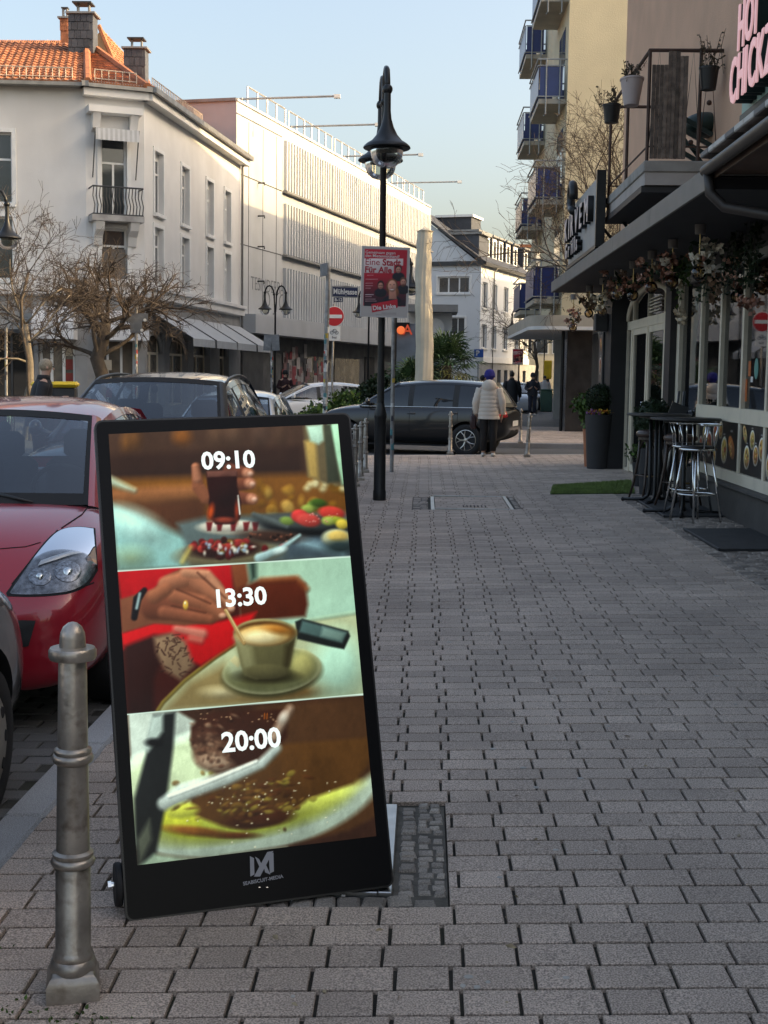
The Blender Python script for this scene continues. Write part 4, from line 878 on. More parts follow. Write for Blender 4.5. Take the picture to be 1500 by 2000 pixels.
        # mirror
        q = MB(); p = tr((A0[0]-.22, sg*(A0[1]+.20), A0[2]+.07)); q.ball(p, .095, 10, 7, .62, 1.15, .82); q.tube([p, tr((A0[0]-.20, sg*(A0[1]+.04), A0[2]-.0))], .03, 6); q.build('mirror', col, e, True)
    # interior
    q = MB(); q.box(tr((A0[0]-.42, 0, A0[2]-.08)), (.4*scale, 1.2*scale, .1*scale), rz); q.build('dashboard', SEAT, e)
    for sg in (-1, 1):
        for xx, hh in ((-.05, 0), (-.95, -.06)):
            q = MB(); z0 = A0[2]-.2; q.box(tr((xx-.1, sg*.36, z0+.14+hh)), (.13*scale, .46*scale, .42*scale), rz, ch=.05); q.box(tr((xx-.14, sg*.36, z0+.42+hh)), (.10*scale, .27*scale, .19*scale), rz, ch=.045); q.build('seat', SEAT, e, 60)
    q = MB(); cx = tr((A0[0]-.62, .36, A0[2]-.02)); m = (Matrix.Rotation(rz, 3, 'Z') @ Matrix.Rotation(R(-62), 3, 'Y')); q.tube([cx+m @ Vector((.185*math.cos(a), .185*math.sin(a), 0)) for a in np.linspace(0, 2*PI, 25)], .016, 6, False); q.build('steering_wheel', PLAST, e, True)
    q = MB(); q.ball(tr((A1[0]+.13, 0, A1[2]-.06)), .07, 8, 6, .4, 1.5, .6); q.build('inner_mirror', BLACK, e, True)
    # wheels
    for xw in xr[:2]:
        for sg in (-1, 1):
            yw = max(s_[1] for s_ in st)-.115; c = tr((xw, sg*yw, xr[2])); m = Matrix.Rotation(rz, 3, 'Z') @ Matrix.Rotation(-sg*PI/2, 3, 'X'); rr_ = xr[2]*scale
            q = MB(); q.lathe([(rr_*.62, -.09), (rr_*.93, -.10), (rr_, -.075), (rr_, .075), (rr_*.95, .10), (rr_*.72, .108), (rr_*.66, .095)], 36, c, m); wo = q.build('wheel', RUBBER, e, 50)
            q = MB(); k = rr_*.66
            if rim == 'cover':
                q.lathe([(k, .085), (k*1.0, .10), (k*.9, .108), (k*.55, .118), (k*.3, .122), (k*.16, .128), (.001, .128)], 30, c, m); q.build('wheel_cover', HUBCAP, wo, 40)
                for a in range(9):
                    q = MB(); an = 2*PI*a/9; p = c+m @ Vector((k*.76*math.cos(an), k*.76*math.sin(an), .112)); q.lathe([(.026, -.004), (.022, .004)], 8, p, m, 1., 1.); q.build('vent_hole', BLACK, wo)

            else:
                q.lathe([(k, .05), (k, .10), (k*.94, .104), (k*.92, .06)], 36, c, m)
                for a in range(5):
                    for d_ in (-.16, .16):
                        an = 2*PI*a/5; p0 = c+m @ Vector((.16*k*math.cos(an), .16*k*math.sin(an), .085)); p1 = c+m @ Vector((k*.55*math.cos(an+d_*.5), k*.55*math.sin(an+d_*.5), .09)); p2 = c+m @ Vector((.95*k*math.cos(an+d_*1.6), .95*k*math.sin(an+d_*1.6), .09)); q.tube([p0, p1, p2], [k*.09, k*.06, k*.05], 5)
                q.lathe([(k*.2, .07), (k*.2, .10), (k*.1, .105)], 12, c, m); q.build('rim', ALLOY, wo, 40)
                q = MB(); q.lathe([(k*.93, .035), (.001, .035)], 24, c, m); q.build('brake_well', BLACK, wo)
    # lamps, grille and trim laid on the body surface
    def drape(poly, off=.008, nu=8, nv=6, axis='x', sgn=1):
        q = MB(); pts = []
        for j in range(nv+1):
            for i in range(nu+1):
                u, v = i/nu, j/nv; a = Vector(poly[0]).lerp(Vector(poly[1]), u); b = Vector(poly[3]).lerp(Vector(poly[2]), u); p = a.lerp(b, v)
                o_ = Vector((p[0] if axis != 'x' else sgn*4, p[1] if axis == 'x' else sgn*3, p[2])); d_ = Vector((-sgn, 0, 0)) if axis == 'x' else Vector((0, -sgn, 0))
                if axis == 'd': o_ = Vector((p[0]+3*sgn, p[1]+3*(1 if p[1] > 0 else -1), p[2])); d_ = Vector((-sgn, -(1 if p[1] > 0 else -1), 0)).normalized()
                W = T.to_3x3() @ d_; W.normalize(); h_, nn, _, _ = bvh.ray_cast(T @ o_, W)
                pts.append((h_+nn*off) if h_ is not None else T @ p)
        q.add(pts, [(j*(nu+1)+i, j*(nu+1)+i+1, (j+1)*(nu+1)+i+1, (j+1)*(nu+1)+i) for j in range(nv) for i in range(nu)]); return q
    fx = st[-1][0]; W_ = max(s_[1] for s_ in st); sy = W_/.86; hz = (st[-2][3]-.56)
    if detail:
        for sg in (-1, 1):
            if kind is SUVT:
                drape([(1.9, sg*.86, .86), (2.2, sg*.55, .80), (2.2, sg*.55, .70), (1.95, sg*.86, .74)], .01, 8, 5, 'd', 1).build('headlight', LENS, e, True); drape([(1.9, sg*.86, .85), (2.2, sg*.55, .79), (2.2, sg*.55, .71), (1.95, sg*.86, .75)], .003, 8, 5, 'd', 1).build('reflector', REFLECT, e, True)
            drape([(-1.9, sg*W_, st[2][3]-.02), (-2.2, sg*.62, st[2][3]-.02), (-2.2, sg*.62, st[2][3]-.22), (-1.9, sg*W_, st[2][3]-.22)], .012, 6, 5, 'd', -1).build('tail_light', REDL, e, True)
            for xa, za in ((K['cuts'][0][0]+.25-.3, 0), (K['cuts'][1][0]+.08, .02)):
                c_ = drape([(xa+.09, sg, st[4][3]-.13+za), (xa-.09, sg, st[4][3]-.13+za), (xa-.09, sg, st[4][3]-.15+za), (xa+.09, sg, st[4][3]-.15+za)], .02, 4, 2, 'y', sg); c_.tube([c_.v[0], c_.v[4]], .014, 6); c_.build('door_handle', col, e, True)
            for xa in (K['cuts'][0][0], K['cuts'][1][0]-.0, A0[0]-.2):
                q = MB(); pts = [v for v in drape([(xa-.012, sg, st[4][3]-.03), (xa-.012, sg, st[4][3]-.03), (xa-.012, sg, .34), (xa-.012, sg, .34)], .001, 1, 10, 'y', sg).v][::2]; q.tube(pts, .005, 4); q.build('door_seam', BLACK, e)
        drape([(fx, .30, .50+hz), (fx, -.30, .50+hz), (fx, -.30, .38+hz), (fx, .30, .38+hz)], .012, 6, 3, 'x', 1).build('grille', PLAST, e, True)
        drape([(-2, .26, st[2][3]-.30), (-2, -.26, st[2][3]-.30), (-2, -.26, st[2][3]-.42), (-2, .26, st[2][3]-.42)], .012, 4, 2, 'x', -1).build('number_plate', PLATE, e, True)
        q = MB()
        for sg in (-1, 1):
            p = drape([(xr[0]-xr[2]-.09, sg, .30), (xr[1]+xr[2]+.09, sg, .30), (xr[1]+xr[2]+.09, sg, .21), (xr[0]-xr[2]-.09, sg, .21)], .006, 10, 2, 'y', sg); q.add(p.v, p.f)
        q.build('sill_trim', PLAST, e, True)
    for q_ in (): pass
    return e, bvh, T, body
REDC = paint('red_car_paint', (.37, .012, .026), .1); DARKC = paint('dark_blue_car_paint', (.016, .020, .030), .4); WHITEC = paint('white_car_paint', (.74, .75, .76), .0); GREYC = paint('grey_car_paint', (.075, .075, .078), .4); GRAPH = paint('graphite_car_paint', (.016, .016, .018), .3)
red, rbvh, rT, rbody = car(HATCH, (-2.49, 8.12, RZ), -PI/2+R(3.5), REDC, 'red hatchback with large headlight parked behind the lit board', scale=1.035)
def drape_px(bvh, par, poly, name, m, off=.006, n_=9, smooth=True):
    """lay a four-cornered patch, outlined in the picture, on a car's surface"""
    q = MB(); pts = []
    for j in range(n_+1):
        for i in range(n_+1):
            u, v = i/n_, j/n_; x = (poly[0][0]*(1-u)+poly[1][0]*u)*(1-v)+(poly[3][0]*(1-u)+poly[2][0]*u)*v; y = (poly[0][1]*(1-u)+poly[1][1]*u)*(1-v)+(poly[3][1]*(1-u)+poly[2][1]*u)*v
            d = ray(x, y).normalized(); h_, nn, _, _ = bvh.ray_cast(CO, d); pts.append(h_+nn*off if h_ is not None else None)
    if any(p is None for p in pts):
        good = [p for p in pts if p is not None]
        if not good: return None
        pts = [p if p is not None else good[-1] for p in pts]
    q.add(pts, [(j*(n_+1)+i, j*(n_+1)+i+1, (j+1)*(n_+1)+i+1, (j+1)*(n_+1)+i) for j in range(n_) for i in range(n_)]); return q.build(name, m, par, smooth)
def spl(pts, t):
    k = len(pts)-1; i = min(int(t*k), k-1); f_ = t*k-i; p = lambda j: pts[min(max(j, 0), k)]
    return [.5*((2*p(i)[c])+(-p(i-1)[c]+p(i+1)[c])*f_+(2*p(i-1)[c]-5*p(i)[c]+4*p(i+1)[c]-p(i+2)[c])*f_**2+(-p(i-1)[c]+3*p(i)[c]-3*p(i+1)[c]+p(i+2)[c])*f_**3) for c in (0, 1)]
def drape_px2(bvh, par, up_, lo_, name, m, off, bulge=0., nu=20, nv=10):
    q = MB(); pts = []
    for j in range(nv+1):
        for i in range(nu+1):
            u, v = i/nu, j/nv; a, b = spl(up_, u), spl(lo_, u); x, y = a[0]+(b[0]-a[0])*v, a[1]+(b[1]-a[1])*v; h_, nn, _, _ = bvh.ray_cast(CO, ray(x, y).normalized())
            pts.append(h_+nn*(off+bulge*math.sin(PI*u)*math.sin(PI*v)) if h_ is not None else (pts[-1] if pts else Vector((0, 0, 0))))
    q.add(pts, [(j*(nu+1)+i, j*(nu+1)+i+1, (j+1)*(nu+1)+i+1, (j+1)*(nu+1)+i) for j in range(nv) for i in range(nu)]); return q.build(name, m, par, True)
UPH, LOH = [(20, 1157), (55, 1108), (92, 1062), (118, 1040), (150, 1034), (181, 1037)], [(22, 1161), (60, 1162), (100, 1160), (138, 1154), (168, 1138), (186, 1112)]
drape_px2(rbvh, red, [(12, 1158), (50, 1106), (88, 1058), (115, 1036), (150, 1029), (186, 1032)], [(14, 1165), (60, 1166), (100, 1164), (140, 1158), (172, 1142), (191, 1114)], 'headlight_housing', BLACK, .002)
drape_px2(rbvh, red, UPH, LOH, 'reflector', M('lamp_inner', (.20, .20, .21), .25, .8, var=.5, scale=40), .005)
drape_px2(rbvh, red, UPH, LOH, 'headlight', LENS, .014, .014)
drape_px2(rbvh, red, [(80, 1098), (110, 1088), (145, 1078), (180, 1072)], [(74, 1108), (108, 1097), (145, 1086), (181, 1080)], 'headlight_bar', M('light_grey_trim', (.50, .50, .51), .3, .3), .012, .006)
drape_px2(rbvh, red, [(134, 1058), (148, 1053), (162, 1056)], [(136, 1070), (148, 1072), (162, 1067)], 'indicator', AMBER, .010, .01)
for cx_, cy_, rx_, ry_ in ((78, 1128, 22, 17), (132, 1118, 26, 20)):
    ring = lambda s_: [(cx_+rx_*math.cos(a), cy_-s_*ry_*math.sin(a)) for a in np.linspace(PI, 0, 7)]
    drape_px2(rbvh, red, ring(1), ring(-1), 'headlight_bowl', M('bulb_bowl', (.30, .30, .31), .2, .9, var=.6, scale=70), .008, .004); rx_ *= .35; ry_ *= .4; drape_px2(rbvh, red, ring(1), ring(-1), 'headlight_bulb', CHROME, .012, .012)
drape_px2(rbvh, red, [(22, 1212), (45, 1211), (70, 1212)], [(34, 1262), (45, 1263), (56, 1262)], 'bumper_grille', PLAST, .005)
q = MB(); q.tube([at(-20, 962, 6.95), at(25, 972, 6.93), at(64, 981, 6.90)], [.012, .010, .006], 6); q.build('wiper', PLAST, red, True)
def seam_px(bvh, par, pts, r_=.004):
    P = []
    for (x0, y0), (x1, y1) in zip(pts[:-1], pts[1:]):
        for i in range(6):
            t = i/6; h_, nn, _, _ = bvh.ray_cast(CO, ray(x0+(x1-x0)*t, y0+(y1-y0)*t).normalized())
            if h_ is not None: P.append(h_+nn*.0005)
    if len(P) > 2: MB().tube(P, r_, 5).build('panel_seam', BLACK, par)
seam_px(rbvh, red, [(176, 985), (160, 1005), (112, 1037)]); seam_px(rbvh, red, [(112, 1036), (60, 1095), (16, 1150)]); seam_px(rbvh, red, [(0, 1072), (50, 1068), (85, 1058)], .003); seam_px(rbvh, red, [(183, 1138), (130, 1158), (17, 1162)])
car(SUVT, (-2.56, 13.05, RZ), -PI/2, DARKC, 'dark blue estate car with roof rails parked behind the red hatchback', rails=True, scale=1.045)
car(HATCH, (-2.54, 17.9, RZ), -PI/2, WHITEC, 'white hatchback parked behind the dark estate car')
car(HATCH, (-2.50, 3.62, RZ), PI/2, GREYC, 'grey car cut off at the left edge, only wheel and fender showing', scale=1.03)
pA = onground(913, 29.2, RZ); yaw = PI-R(17); off = Vector((1.36*math.cos(yaw), 1.36*math.sin(yaw), 0))+Vector((math.sin(yaw)*-.0, 0, 0))
nrm = Vector((-math.sin(yaw), math.cos(yaw), 0)); nrm = nrm if nrm.y > 0 else -nrm
xs_, xb, xT, xbody = car(SUVT, pA+off+nrm*.85, yaw, GRAPH, 'dark grey crossing car with alloy wheels turning behind the lamp post', 'crossing_car', rim='alloy', chrome=True, scale=1.0)
GLOWR = emissive('lit_tail_lamp', (1., .05, .06), 3.0*2**-EXPO)
c = xT @ Vector((-2.13, .80, .98)); q = MB(); q.ball(c, .075, 10, 6, .6, .9, 1.2); q.build('lit_tail_light', GLOWR, xs_, True)
car(HATCH, onground(612, 42, RZ), R(200), WHITEC, 'small white car beyond the hedge', 'far_car', detail=False)
car(HATCH, onground(1000, 62, RZ), R(-80), paint('pale_blue_car_paint', (.35, .40, .45)), 'pale far car behind the person in the pale coat', 'far_car', detail=False)
car(HATCH, onground(1022, 66, RZ), R(-80), GRAPH, 'dark far car between the walkers', 'far_car', detail=False)
# ------------------------------------------------------------------ restaurant building on the right
PEACH = M('peach_render', (.64, .39, .26), .9, var=.08, scale=1.5, bump=.7, bscale=70, stain=.25, stcol=(.54, .32, .21), stscale=1.2)
CREAM = M('cream_render', (.60, .53, .37), .9, var=.06, scale=1.2, bump=.6, bscale=45, stain=.2, stcol=(.50, .43, .29), stscale=.8)
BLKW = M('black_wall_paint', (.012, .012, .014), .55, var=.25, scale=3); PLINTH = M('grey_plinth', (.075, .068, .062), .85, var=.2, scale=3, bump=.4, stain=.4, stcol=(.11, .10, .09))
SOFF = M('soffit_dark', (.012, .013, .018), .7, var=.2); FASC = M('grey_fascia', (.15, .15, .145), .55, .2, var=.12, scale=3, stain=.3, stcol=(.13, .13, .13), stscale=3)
LEDGE = M('concrete_ledge', (.30, .285, .26), .85, var=.2, scale=3, bump=.3, stain=.4, stcol=(.14, .13, .11), stscale=4)
def yz(px, py): p = atx(px, py, WX); return p.y, p.z
caf = empty('restaurant_building', (WX, 24.0, 0), 0, 'peach rendered corner building with a restaurant on its ground floor', 'building')
HB = 10.2
YC = 24.3
YF = 12.8; MB().box2((WX, YF, 3.2), (20, YC, HB)).build('upper_wall', PEACH, caf); MB().box2((WX, -4, 3.2), (20, YF, 4.0)).build('low_wing_wall', PEACH, caf)  # wing is out of view, kept low to let more sky light in
MB().box2((WX-.25, YF-.2, HB), (20.2, YC+.25, HB+.4)).build('roof_edge', FASC, caf)
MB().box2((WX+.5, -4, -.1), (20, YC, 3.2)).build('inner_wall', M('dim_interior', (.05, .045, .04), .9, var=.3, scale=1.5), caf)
# front wall pieces: plinth, sill, frames
Yw = [yz(x, 735)[0] for x in (1328, 1369, 1408, 1452, 1502, 1560, 1640)]; Yw += [8.4, 7.2, 6.0, 4.8]
Yn = 3.6
zs0, zs1 = 1.16, 1.30; zl0, zl1 = .50, 1.14
MB().box2((WX-.04, Yn, gz(WX)-.1), (WX+.2, Yw[1]+.05, .42)).build('plinth', PLINTH, caf); MB().box2((WX-.10, Yn, .42), (WX+.2, Yw[1]+.05, .47), ch=.01).build('plinth_ledge', PLINTH, caf)
YS0 = Yw[1]+.06
MB().box2((WX-.03, Yn, .472), (WX+.1, YS0, .60)).build('bottom_rail', CREAMFR, caf); MB().box2((WX-.035, Yn, zs0-.02), (WX+.1, YS0, zs1)).build('sill', CREAMFR, caf); MB().box2((WX-.02, Yn, 2.86), (WX+.1, YS0+2.2, 2.96)).build('head_rail', M('grey_frame', (.24, .23, .215), .5, var=.1), caf)
for i in range(1, len(Yw)):
    MB().box2((WX-.025, Yw[i]-.04, zs1), (WX+.08, Yw[i]+.04, 2.86)).build('mullion', CREAMFR, caf)
    if i in (1, 3, 4, 6, 8): MB().box2((WX-.025, Yw[i]-.045, .6), (WX+.08, Yw[i]+.045, zs0-.02)).build('panel_mullion', CREAMFR, caf)
for i in range(1, len(Yw)-1):
    MB().box2((WX+.02, Yw[i+1]+.04, zs1), (WX+.03, Yw[i]-.04, 2.86)).build('window_pane', GLASSC, caf)
# tall window strip left of the big window, with its own frame
MB().box2((WX-.03, Yw[0]-.02, gz(WX)), (WX+.08, Yw[0]+.17, 2.96)).build('window_post', CREAMFR, caf)
MB().box2((WX+.02, YS0, .47), (WX+.03, Yw[0]-.02, 2.86)).build('window_pane', GLASSC, caf); MB().box2((WX-.02, YS0, gz(WX)), (WX+.1, Yw[0]-.02, .47)).build('panel', PLINTH, caf)
yB = Yw[0]+.17
MB().box2((WX-.12, yB, gz(WX)-.05), (WX+.2, yB+.42, 3.2)).build('black_pier', BLKW, caf)
# door group
d0, d1 = yB+.42, yz(1226, 735)[0]
Wd = d1-d0; zd = 2.42
MB().box2((WX-.03, d0, zd), (WX+.1, d1, zd+.14)).build('door_head', CREAMFR, caf)
cuts_ = [d0, d0+.52, d0+.52+(Wd-1.04)/2, d1-.52, d1]
for i, yc in enumerate(cuts_):
    ww = .05 if i in (0, 4) else .055
    MB().box2((WX-.035, yc-ww, gz(WX)), (WX+.08, yc+ww, zd)).build('door_post', CREAMFR, caf)
for i in range(4):
    a, b = cuts_[i]+.055, cuts_[i+1]-.055
    if i in (1, 2):
        dr = MB().box2((WX-.02, a+.002, gz(WX)+.01), (WX+.04, a+.09, zd-.004)).build('door', CREAMFR, caf)
        MB().box2((WX-.02, b-.09, gz(WX)+.01), (WX+.04, b-.002, zd-.004)).build('stile', CREAMFR, dr); MB().box2((WX-.02, a+.09, gz(WX)+.01), (WX+.04, b-.09, .2)).build('bottom_rail', CREAMFR, dr); MB().box2((WX-.02, a+.09, zd-.1), (WX+.04, b-.09, zd-.004)).build('top_rail', CREAMFR, dr)
        MB().box2((WX+.005, a+.09, .2), (WX+.012, b-.09, zd-.1)).build('pane', GLASSC, dr)
        q = MB(); yh = (b-.05 if i == 1 else a+.05); q.tube([(WX-.02, yh, .95), (WX-.07, yh, .95), (WX-.07, yh, 1.25), (WX-.02, yh, 1.25)], .012, 6); q.build('handle', CHROME, dr, True)
    else:
        MB().box2((WX+.005, a, .12), (WX+.012, b, zd-.02)).build('side_light', GLASSC, caf); MB().box2((WX-.03, a, gz(WX)), (WX+.06, b, .12)).build('side_rail', CREAMFR, caf)
# arched fanlight above the door
q = MB(); arc = [((d0+d1)/2-Wd/2*math.cos(a), zd+.16+.46*math.sin(a)) for a in np.linspace(0, PI, 17)]
q.tube([(WX-.01, y_, z_) for y_, z_ in arc], .05, 6); q.build('fanlight_arch', CREAMFR, caf, True)
q = MB(); k = len(arc); q.add([(WX+.01, y_, z_) for y_, z_ in arc], [tuple(range(k))]); q.build('fanlight_pane', GLASSC, caf)
for t in (.25, .5, .75):
    a = PI*t; yy = (d0+d1)/2-Wd/2*math.cos(a); MB().box2((WX-.03, yy-.02, zd+.14), (WX+.04, yy+.02, zd+.16+.44*math.sin(a))).build('fanlight_bar', CREAMFR, caf)
for i in range(5): MB().box2((WX-.022, d0+Wd*.27, zd+.2+i*.05), (WX-.008, d0+Wd*.48, zd+.215+i*.05)).build('vent_slat', CREAMFR, caf)
# black wall over and beside the openings
q = MB(); pts = [(d0-.0, 3.2)]+[(y_, z_+.05) for y_, z_ in arc]+[(d1, 3.2)]
q.add([(WX-.004, y_, z_) for y_, z_ in pts], [tuple(range(len(pts)))]); q.build('wall_over_door', BLKW, caf)
MB().box2((WX, Yn, 2.96), (WX+.1, yB, 3.2)).build('wall_over_window', BLKW, caf)
MB().box2((WX-.30, d1, gz(WX)-.05), (WX+.3, YC, 3.2)).build('corner_pier', BLKW, caf)
# room behind the glass: dim floor, back wall and a row of pendant lights inside
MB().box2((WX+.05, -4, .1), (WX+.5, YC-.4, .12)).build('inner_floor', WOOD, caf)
# menu boards on the corner pier
def foodboard(name, par, TL, TR, BR, BL, W_, H_, seed, big_=1., nu=60, n_=9, bgc=(.055, .055, .06)):
    g = random.Random(seed); X, Y2 = np.meshgrid(np.linspace(0, W_, nu+1), np.linspace(0, H_, int(nu*H_/W_)+1)); P = Paint(X, Y2, bgc)
    spots = []
    for _ in range(400):
        r_ = g.uniform(.075, .12)*big_; x, y = g.uniform(r_*.7, W_-r_*.7), g.uniform(r_*.9, H_-r_*.9)
        if all((x-a)**2+(y-b)**2 > ((r_+c_)*.98)**2 for a, b, c_ in spots): spots.append((x, y, r_))
        if len(spots) >= n_: break
    for x, y, r_ in spots:
        kind = g.random(); a = g.uniform(-25, 25)
        if kind < .75:
            P.ell(x, y, r_*.95, r_*.95, c255(236, 228, 212), .004, a); P.ell(x, y, r_*.78, r_*.78, g.choice([c255(190, 120, 50), c255(214, 180, 92), c255(150, 60, 40), c255(120, 112, 52), c255(196, 150, 70)]), .006)
        else: P.ell(x, y, r_*1.1, r_*.62, g.choice([c255(206, 176, 120), c255(190, 112, 60)]), .006, a+50)
        for _ in range(16):
            t, rr = g.uniform(0, 6.28), g.uniform(0, r_*.66); P.ell(x+rr*math.cos(t), y+rr*math.sin(t), r_*g.uniform(.08, .26), r_*g.uniform(.06, .16), g.choice([c255(200, 70, 40), c255(230, 200, 110), c255(110, 130, 50), c255(120, 66, 36), c255(244, 226, 180), c255(212, 140, 60)]), .004, g.uniform(0, 180), .85)
        P.seg([(x-r_*.4, y-r_*1.12), (x+r_*.2, y-r_*1.12)], .006, c255(220, 220, 220), .003, .8)
    return picture_mesh(name, P, TL, TR, BR, BL, MENU, par)
MENU = print_mat('menu_print', .4)
for i, (a, b) in enumerate(((1, 3), (3, 4), (4, 6), (6, 8), (8, 10))):
    ya, yb_ = Yw[a]-.05, Yw[b]+.05 if b != 10 else Yn
    MB().box2((WX+.0, yb_, .602), (WX+.02, ya, zs0-.022)).build('menu_panel_backing', BLACK, caf)
    foodboard('menu_panel', caf, (WX-.006, ya, zs0-.024), (WX-.006, yb_, zs0-.024), (WX-.006, yb_, .604), (WX-.006, ya, .604), abs(ya-yb_), zs0-.63, 20+i, 1.4, 130 if i < 3 else 40, 11 if i in (0, 2) else 6)
xp = WX-.305
mbd = empty('menu_board', (xp, YC-.35, .9), 0, 'tall narrow menu board with round food pictures on the black corner pier', 'menu board')
MB().box2((xp-.03, YC-.62, .95), (xp, YC-.12, 2.42), ch=.006).build('frame', DARKGREY, mbd); foodboard('menu_print', mbd, (xp-.033, YC-.14, 2.38), (xp-.033, YC-.60, 2.38), (xp-.033, YC-.60, .98), (xp-.033, YC-.14, .98), .46, 1.4, 3, 1.9, 40, 5, (.35, .3, .28))
MB().box2((xp-.03, YC-.62, .85), (xp-.001, YC-.12, .93)).build('ledge', BLACK, mbd)
wl = empty('wall_lamp', (xp, YC-.9, 2.5), 0, 'square grey wall lamp on the black corner pier', 'lamp'); MB().box2((xp-.22, YC-1.0, 2.42), (xp, YC-.72, 2.72), ch=.01).build('lamp_case', DARKGREY, wl); MB().box2((xp-.20, YC-.72, 2.56), (xp-.02, YC-.715, 2.70)).build('lens', WHS, wl)
# stickers on the window
def sticker(y_, z_, w_, h_, m, label, name='window_sticker', rnd_=False):
    q = MB()
    if rnd_: q.lathe([(w_/2, -.001), (w_/2, .001)], 24, (WX+.017, y_, z_), Matrix.Rotation(PI/2, 3, 'Y'), h_/w_, 1)
    else: q.box((WX+.017, y_, z_), (.002, w_, h_))
    tag(q.build(name, m), label, 'sticker')
ORANGE = M('orange_sticker', (.55, .13, .03), .5, var=.1); TEAL = M('teal_sticker', (.06, .28, .24), .5, var=.1)
for (px, py, w_, h_, m, r_, lb) in ((1461, 720, .10, .16, ORANGE, 0, 'upper small orange sticker on the big window'), (1453, 762, .13, .24, ORANGE, 0, 'lower large orange sticker on the big window'), (1474, 720, .17, .22, TEAL, 1, 'round teal sticker on the big window'), (1465, 741, .09, .06, WHS, 0, 'tiny white sticker between the window stickers')):
    y_, z_ = yz(px, py); sticker(y_, z_, w_, h_, m, lb, 'window_sticker', r_)
# ---- canopy
XC = 2.30; yc0, yc1 = 11.35, 24.95; zc0, zc1 = 3.18, 3.36
can = empty('entrance_canopy', (XC+.5, 18, 3.18), 0, 'dark flat canopy with grey edge above the restaurant windows', 'canopy')
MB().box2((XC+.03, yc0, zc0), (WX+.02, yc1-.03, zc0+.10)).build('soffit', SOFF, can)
yy = yc0
while yy < yc1-.1:
    l_ = min(2.75, yc1-yy); MB().box2((XC, yy+.003, zc0-.01), (XC+.028, yy+l_-.003, zc1), ch=.004).build('fascia_panel', FASC, can); yy += l_
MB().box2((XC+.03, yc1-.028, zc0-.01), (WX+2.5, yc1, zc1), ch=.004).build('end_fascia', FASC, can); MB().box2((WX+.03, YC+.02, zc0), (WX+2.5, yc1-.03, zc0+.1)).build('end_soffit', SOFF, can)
MB().box2((XC+.03, yc0, zc0+.11), (WX, yc1-.03, zc1-.02)).build('canopy_top', FASC, can)
# nearer canopy with gutter
XG = 2.26; can2 = empty('tiled_canopy', (XG+.5, 6, 3.3), 0, 'brown canopy with rain gutter and pale tiled edge below the pink lettering', 'canopy')
BROWN = M('brown_fascia', (.10, .062, .042), .6, var=.2, scale=4); TILEP = M('pale_edge_tile', (.50, .49, .46), .6, var=.25, scale=5, stain=.5, stcol=(.2, .2, .2), stscale=5); DARKT = M('dark_edge_tile', (.16, .155, .15), .7, var=.2)
MB().box2((XG+.12, -4, 3.30), (WX, yc0-.02, 3.40)).build('soffit', M('brown_soffit', (.12, .07, .05), .7, var=.2, scale=3), can2); MB().box2((XG+.10, -4, 3.26), (XG+.118, yc0-.02, 3.44)).build('fascia', BROWN, can2)
q = MB(); q.tube([(XG+.04, -4, 3.36), (XG+.04, yc0+.02, 3.33)], .05, 10); q.build('gutter', M('zinc_gutter', (.09, .08, .07), .5, .5, var=.2), can2, 40)
for i in range(46):
    y0 = yc0-.3*i; MB().box2((XG-.01, y0-.29, 3.425), (XG+.14, y0, 3.475), ch=.008).build('edge_tile', TILEP if i % 3 else DARKT, can2)
q = MB(); q.tube([(XG+.05, yc0-.05, 3.30), (XG+.07, yc0-.06, 3.14), (XG+.18, yc0-.12, 3.02), (XG+.5, yc0-.35, 2.93), (WX-.1, yc0-1.0, 2.78)], .045, 10); q.build('downpipe', M('brown_downpipe', (.055, .045, .04), .5, .2, var=.2), can2, True)
# ---- pink lettering above
MINT = M('mint_board', (.30, .46, .39), .6, var=.08, scale=2); PINKL = M('pink_letter', (.72, .46, .56), .4, var=.05); PINK2 = emissive('pink_letter_face', (.80, .50, .62), .62*2**-EXPO); DKG = M('dark_green_side', (.012, .03, .028), .5, var=.1)
XS = 2.44; ys0 = 10.75; hs = empty('roof_sign', (XS, 8.5, 3.5), 0, 'mint board with raised pink capital letters above the near canopy', 'sign')
MB().box2((XS, 4.2, 3.66), (XS+.05, ys0, 6.2)).build('board', MINT, hs); MB().box2((XS-.02, 4.2, 3.50), (XS+.07, ys0-.02, 3.655)).build('board_foot', DKG, hs)
def letters(par, s_, y0, zc, h_, lx, m, msd, depth, w_, step=.99):
    for ch in s_:
        if ch != ' ':
            fm = frame3((XS-depth-.012, y0, zc), (0, -1, 0), (0, 0, 1), (-1, 0, 0))
            text('letter', ch, h_, m, par, fm, .007, .006, 'LEFT', sx=w_); text('letter_side', ch, h_, msd, par, frame3((XS-depth/2-.004, y0, zc), (0, -1, 0), (0, 0, 1), (-1, 0, 0)), .006, depth/2, 'LEFT', sx=w_)
        y0 -= lx*(.48 if ch == 'I' else 1.)
    return y0
letters(hs, 'HOT', 10.36, 4.20, .47, .23, PINK2, DKG, .13, .66); letters(hs, 'CHICKZE', 10.56, 3.84, .47, .235, PINK2, DKG, .13, .70)
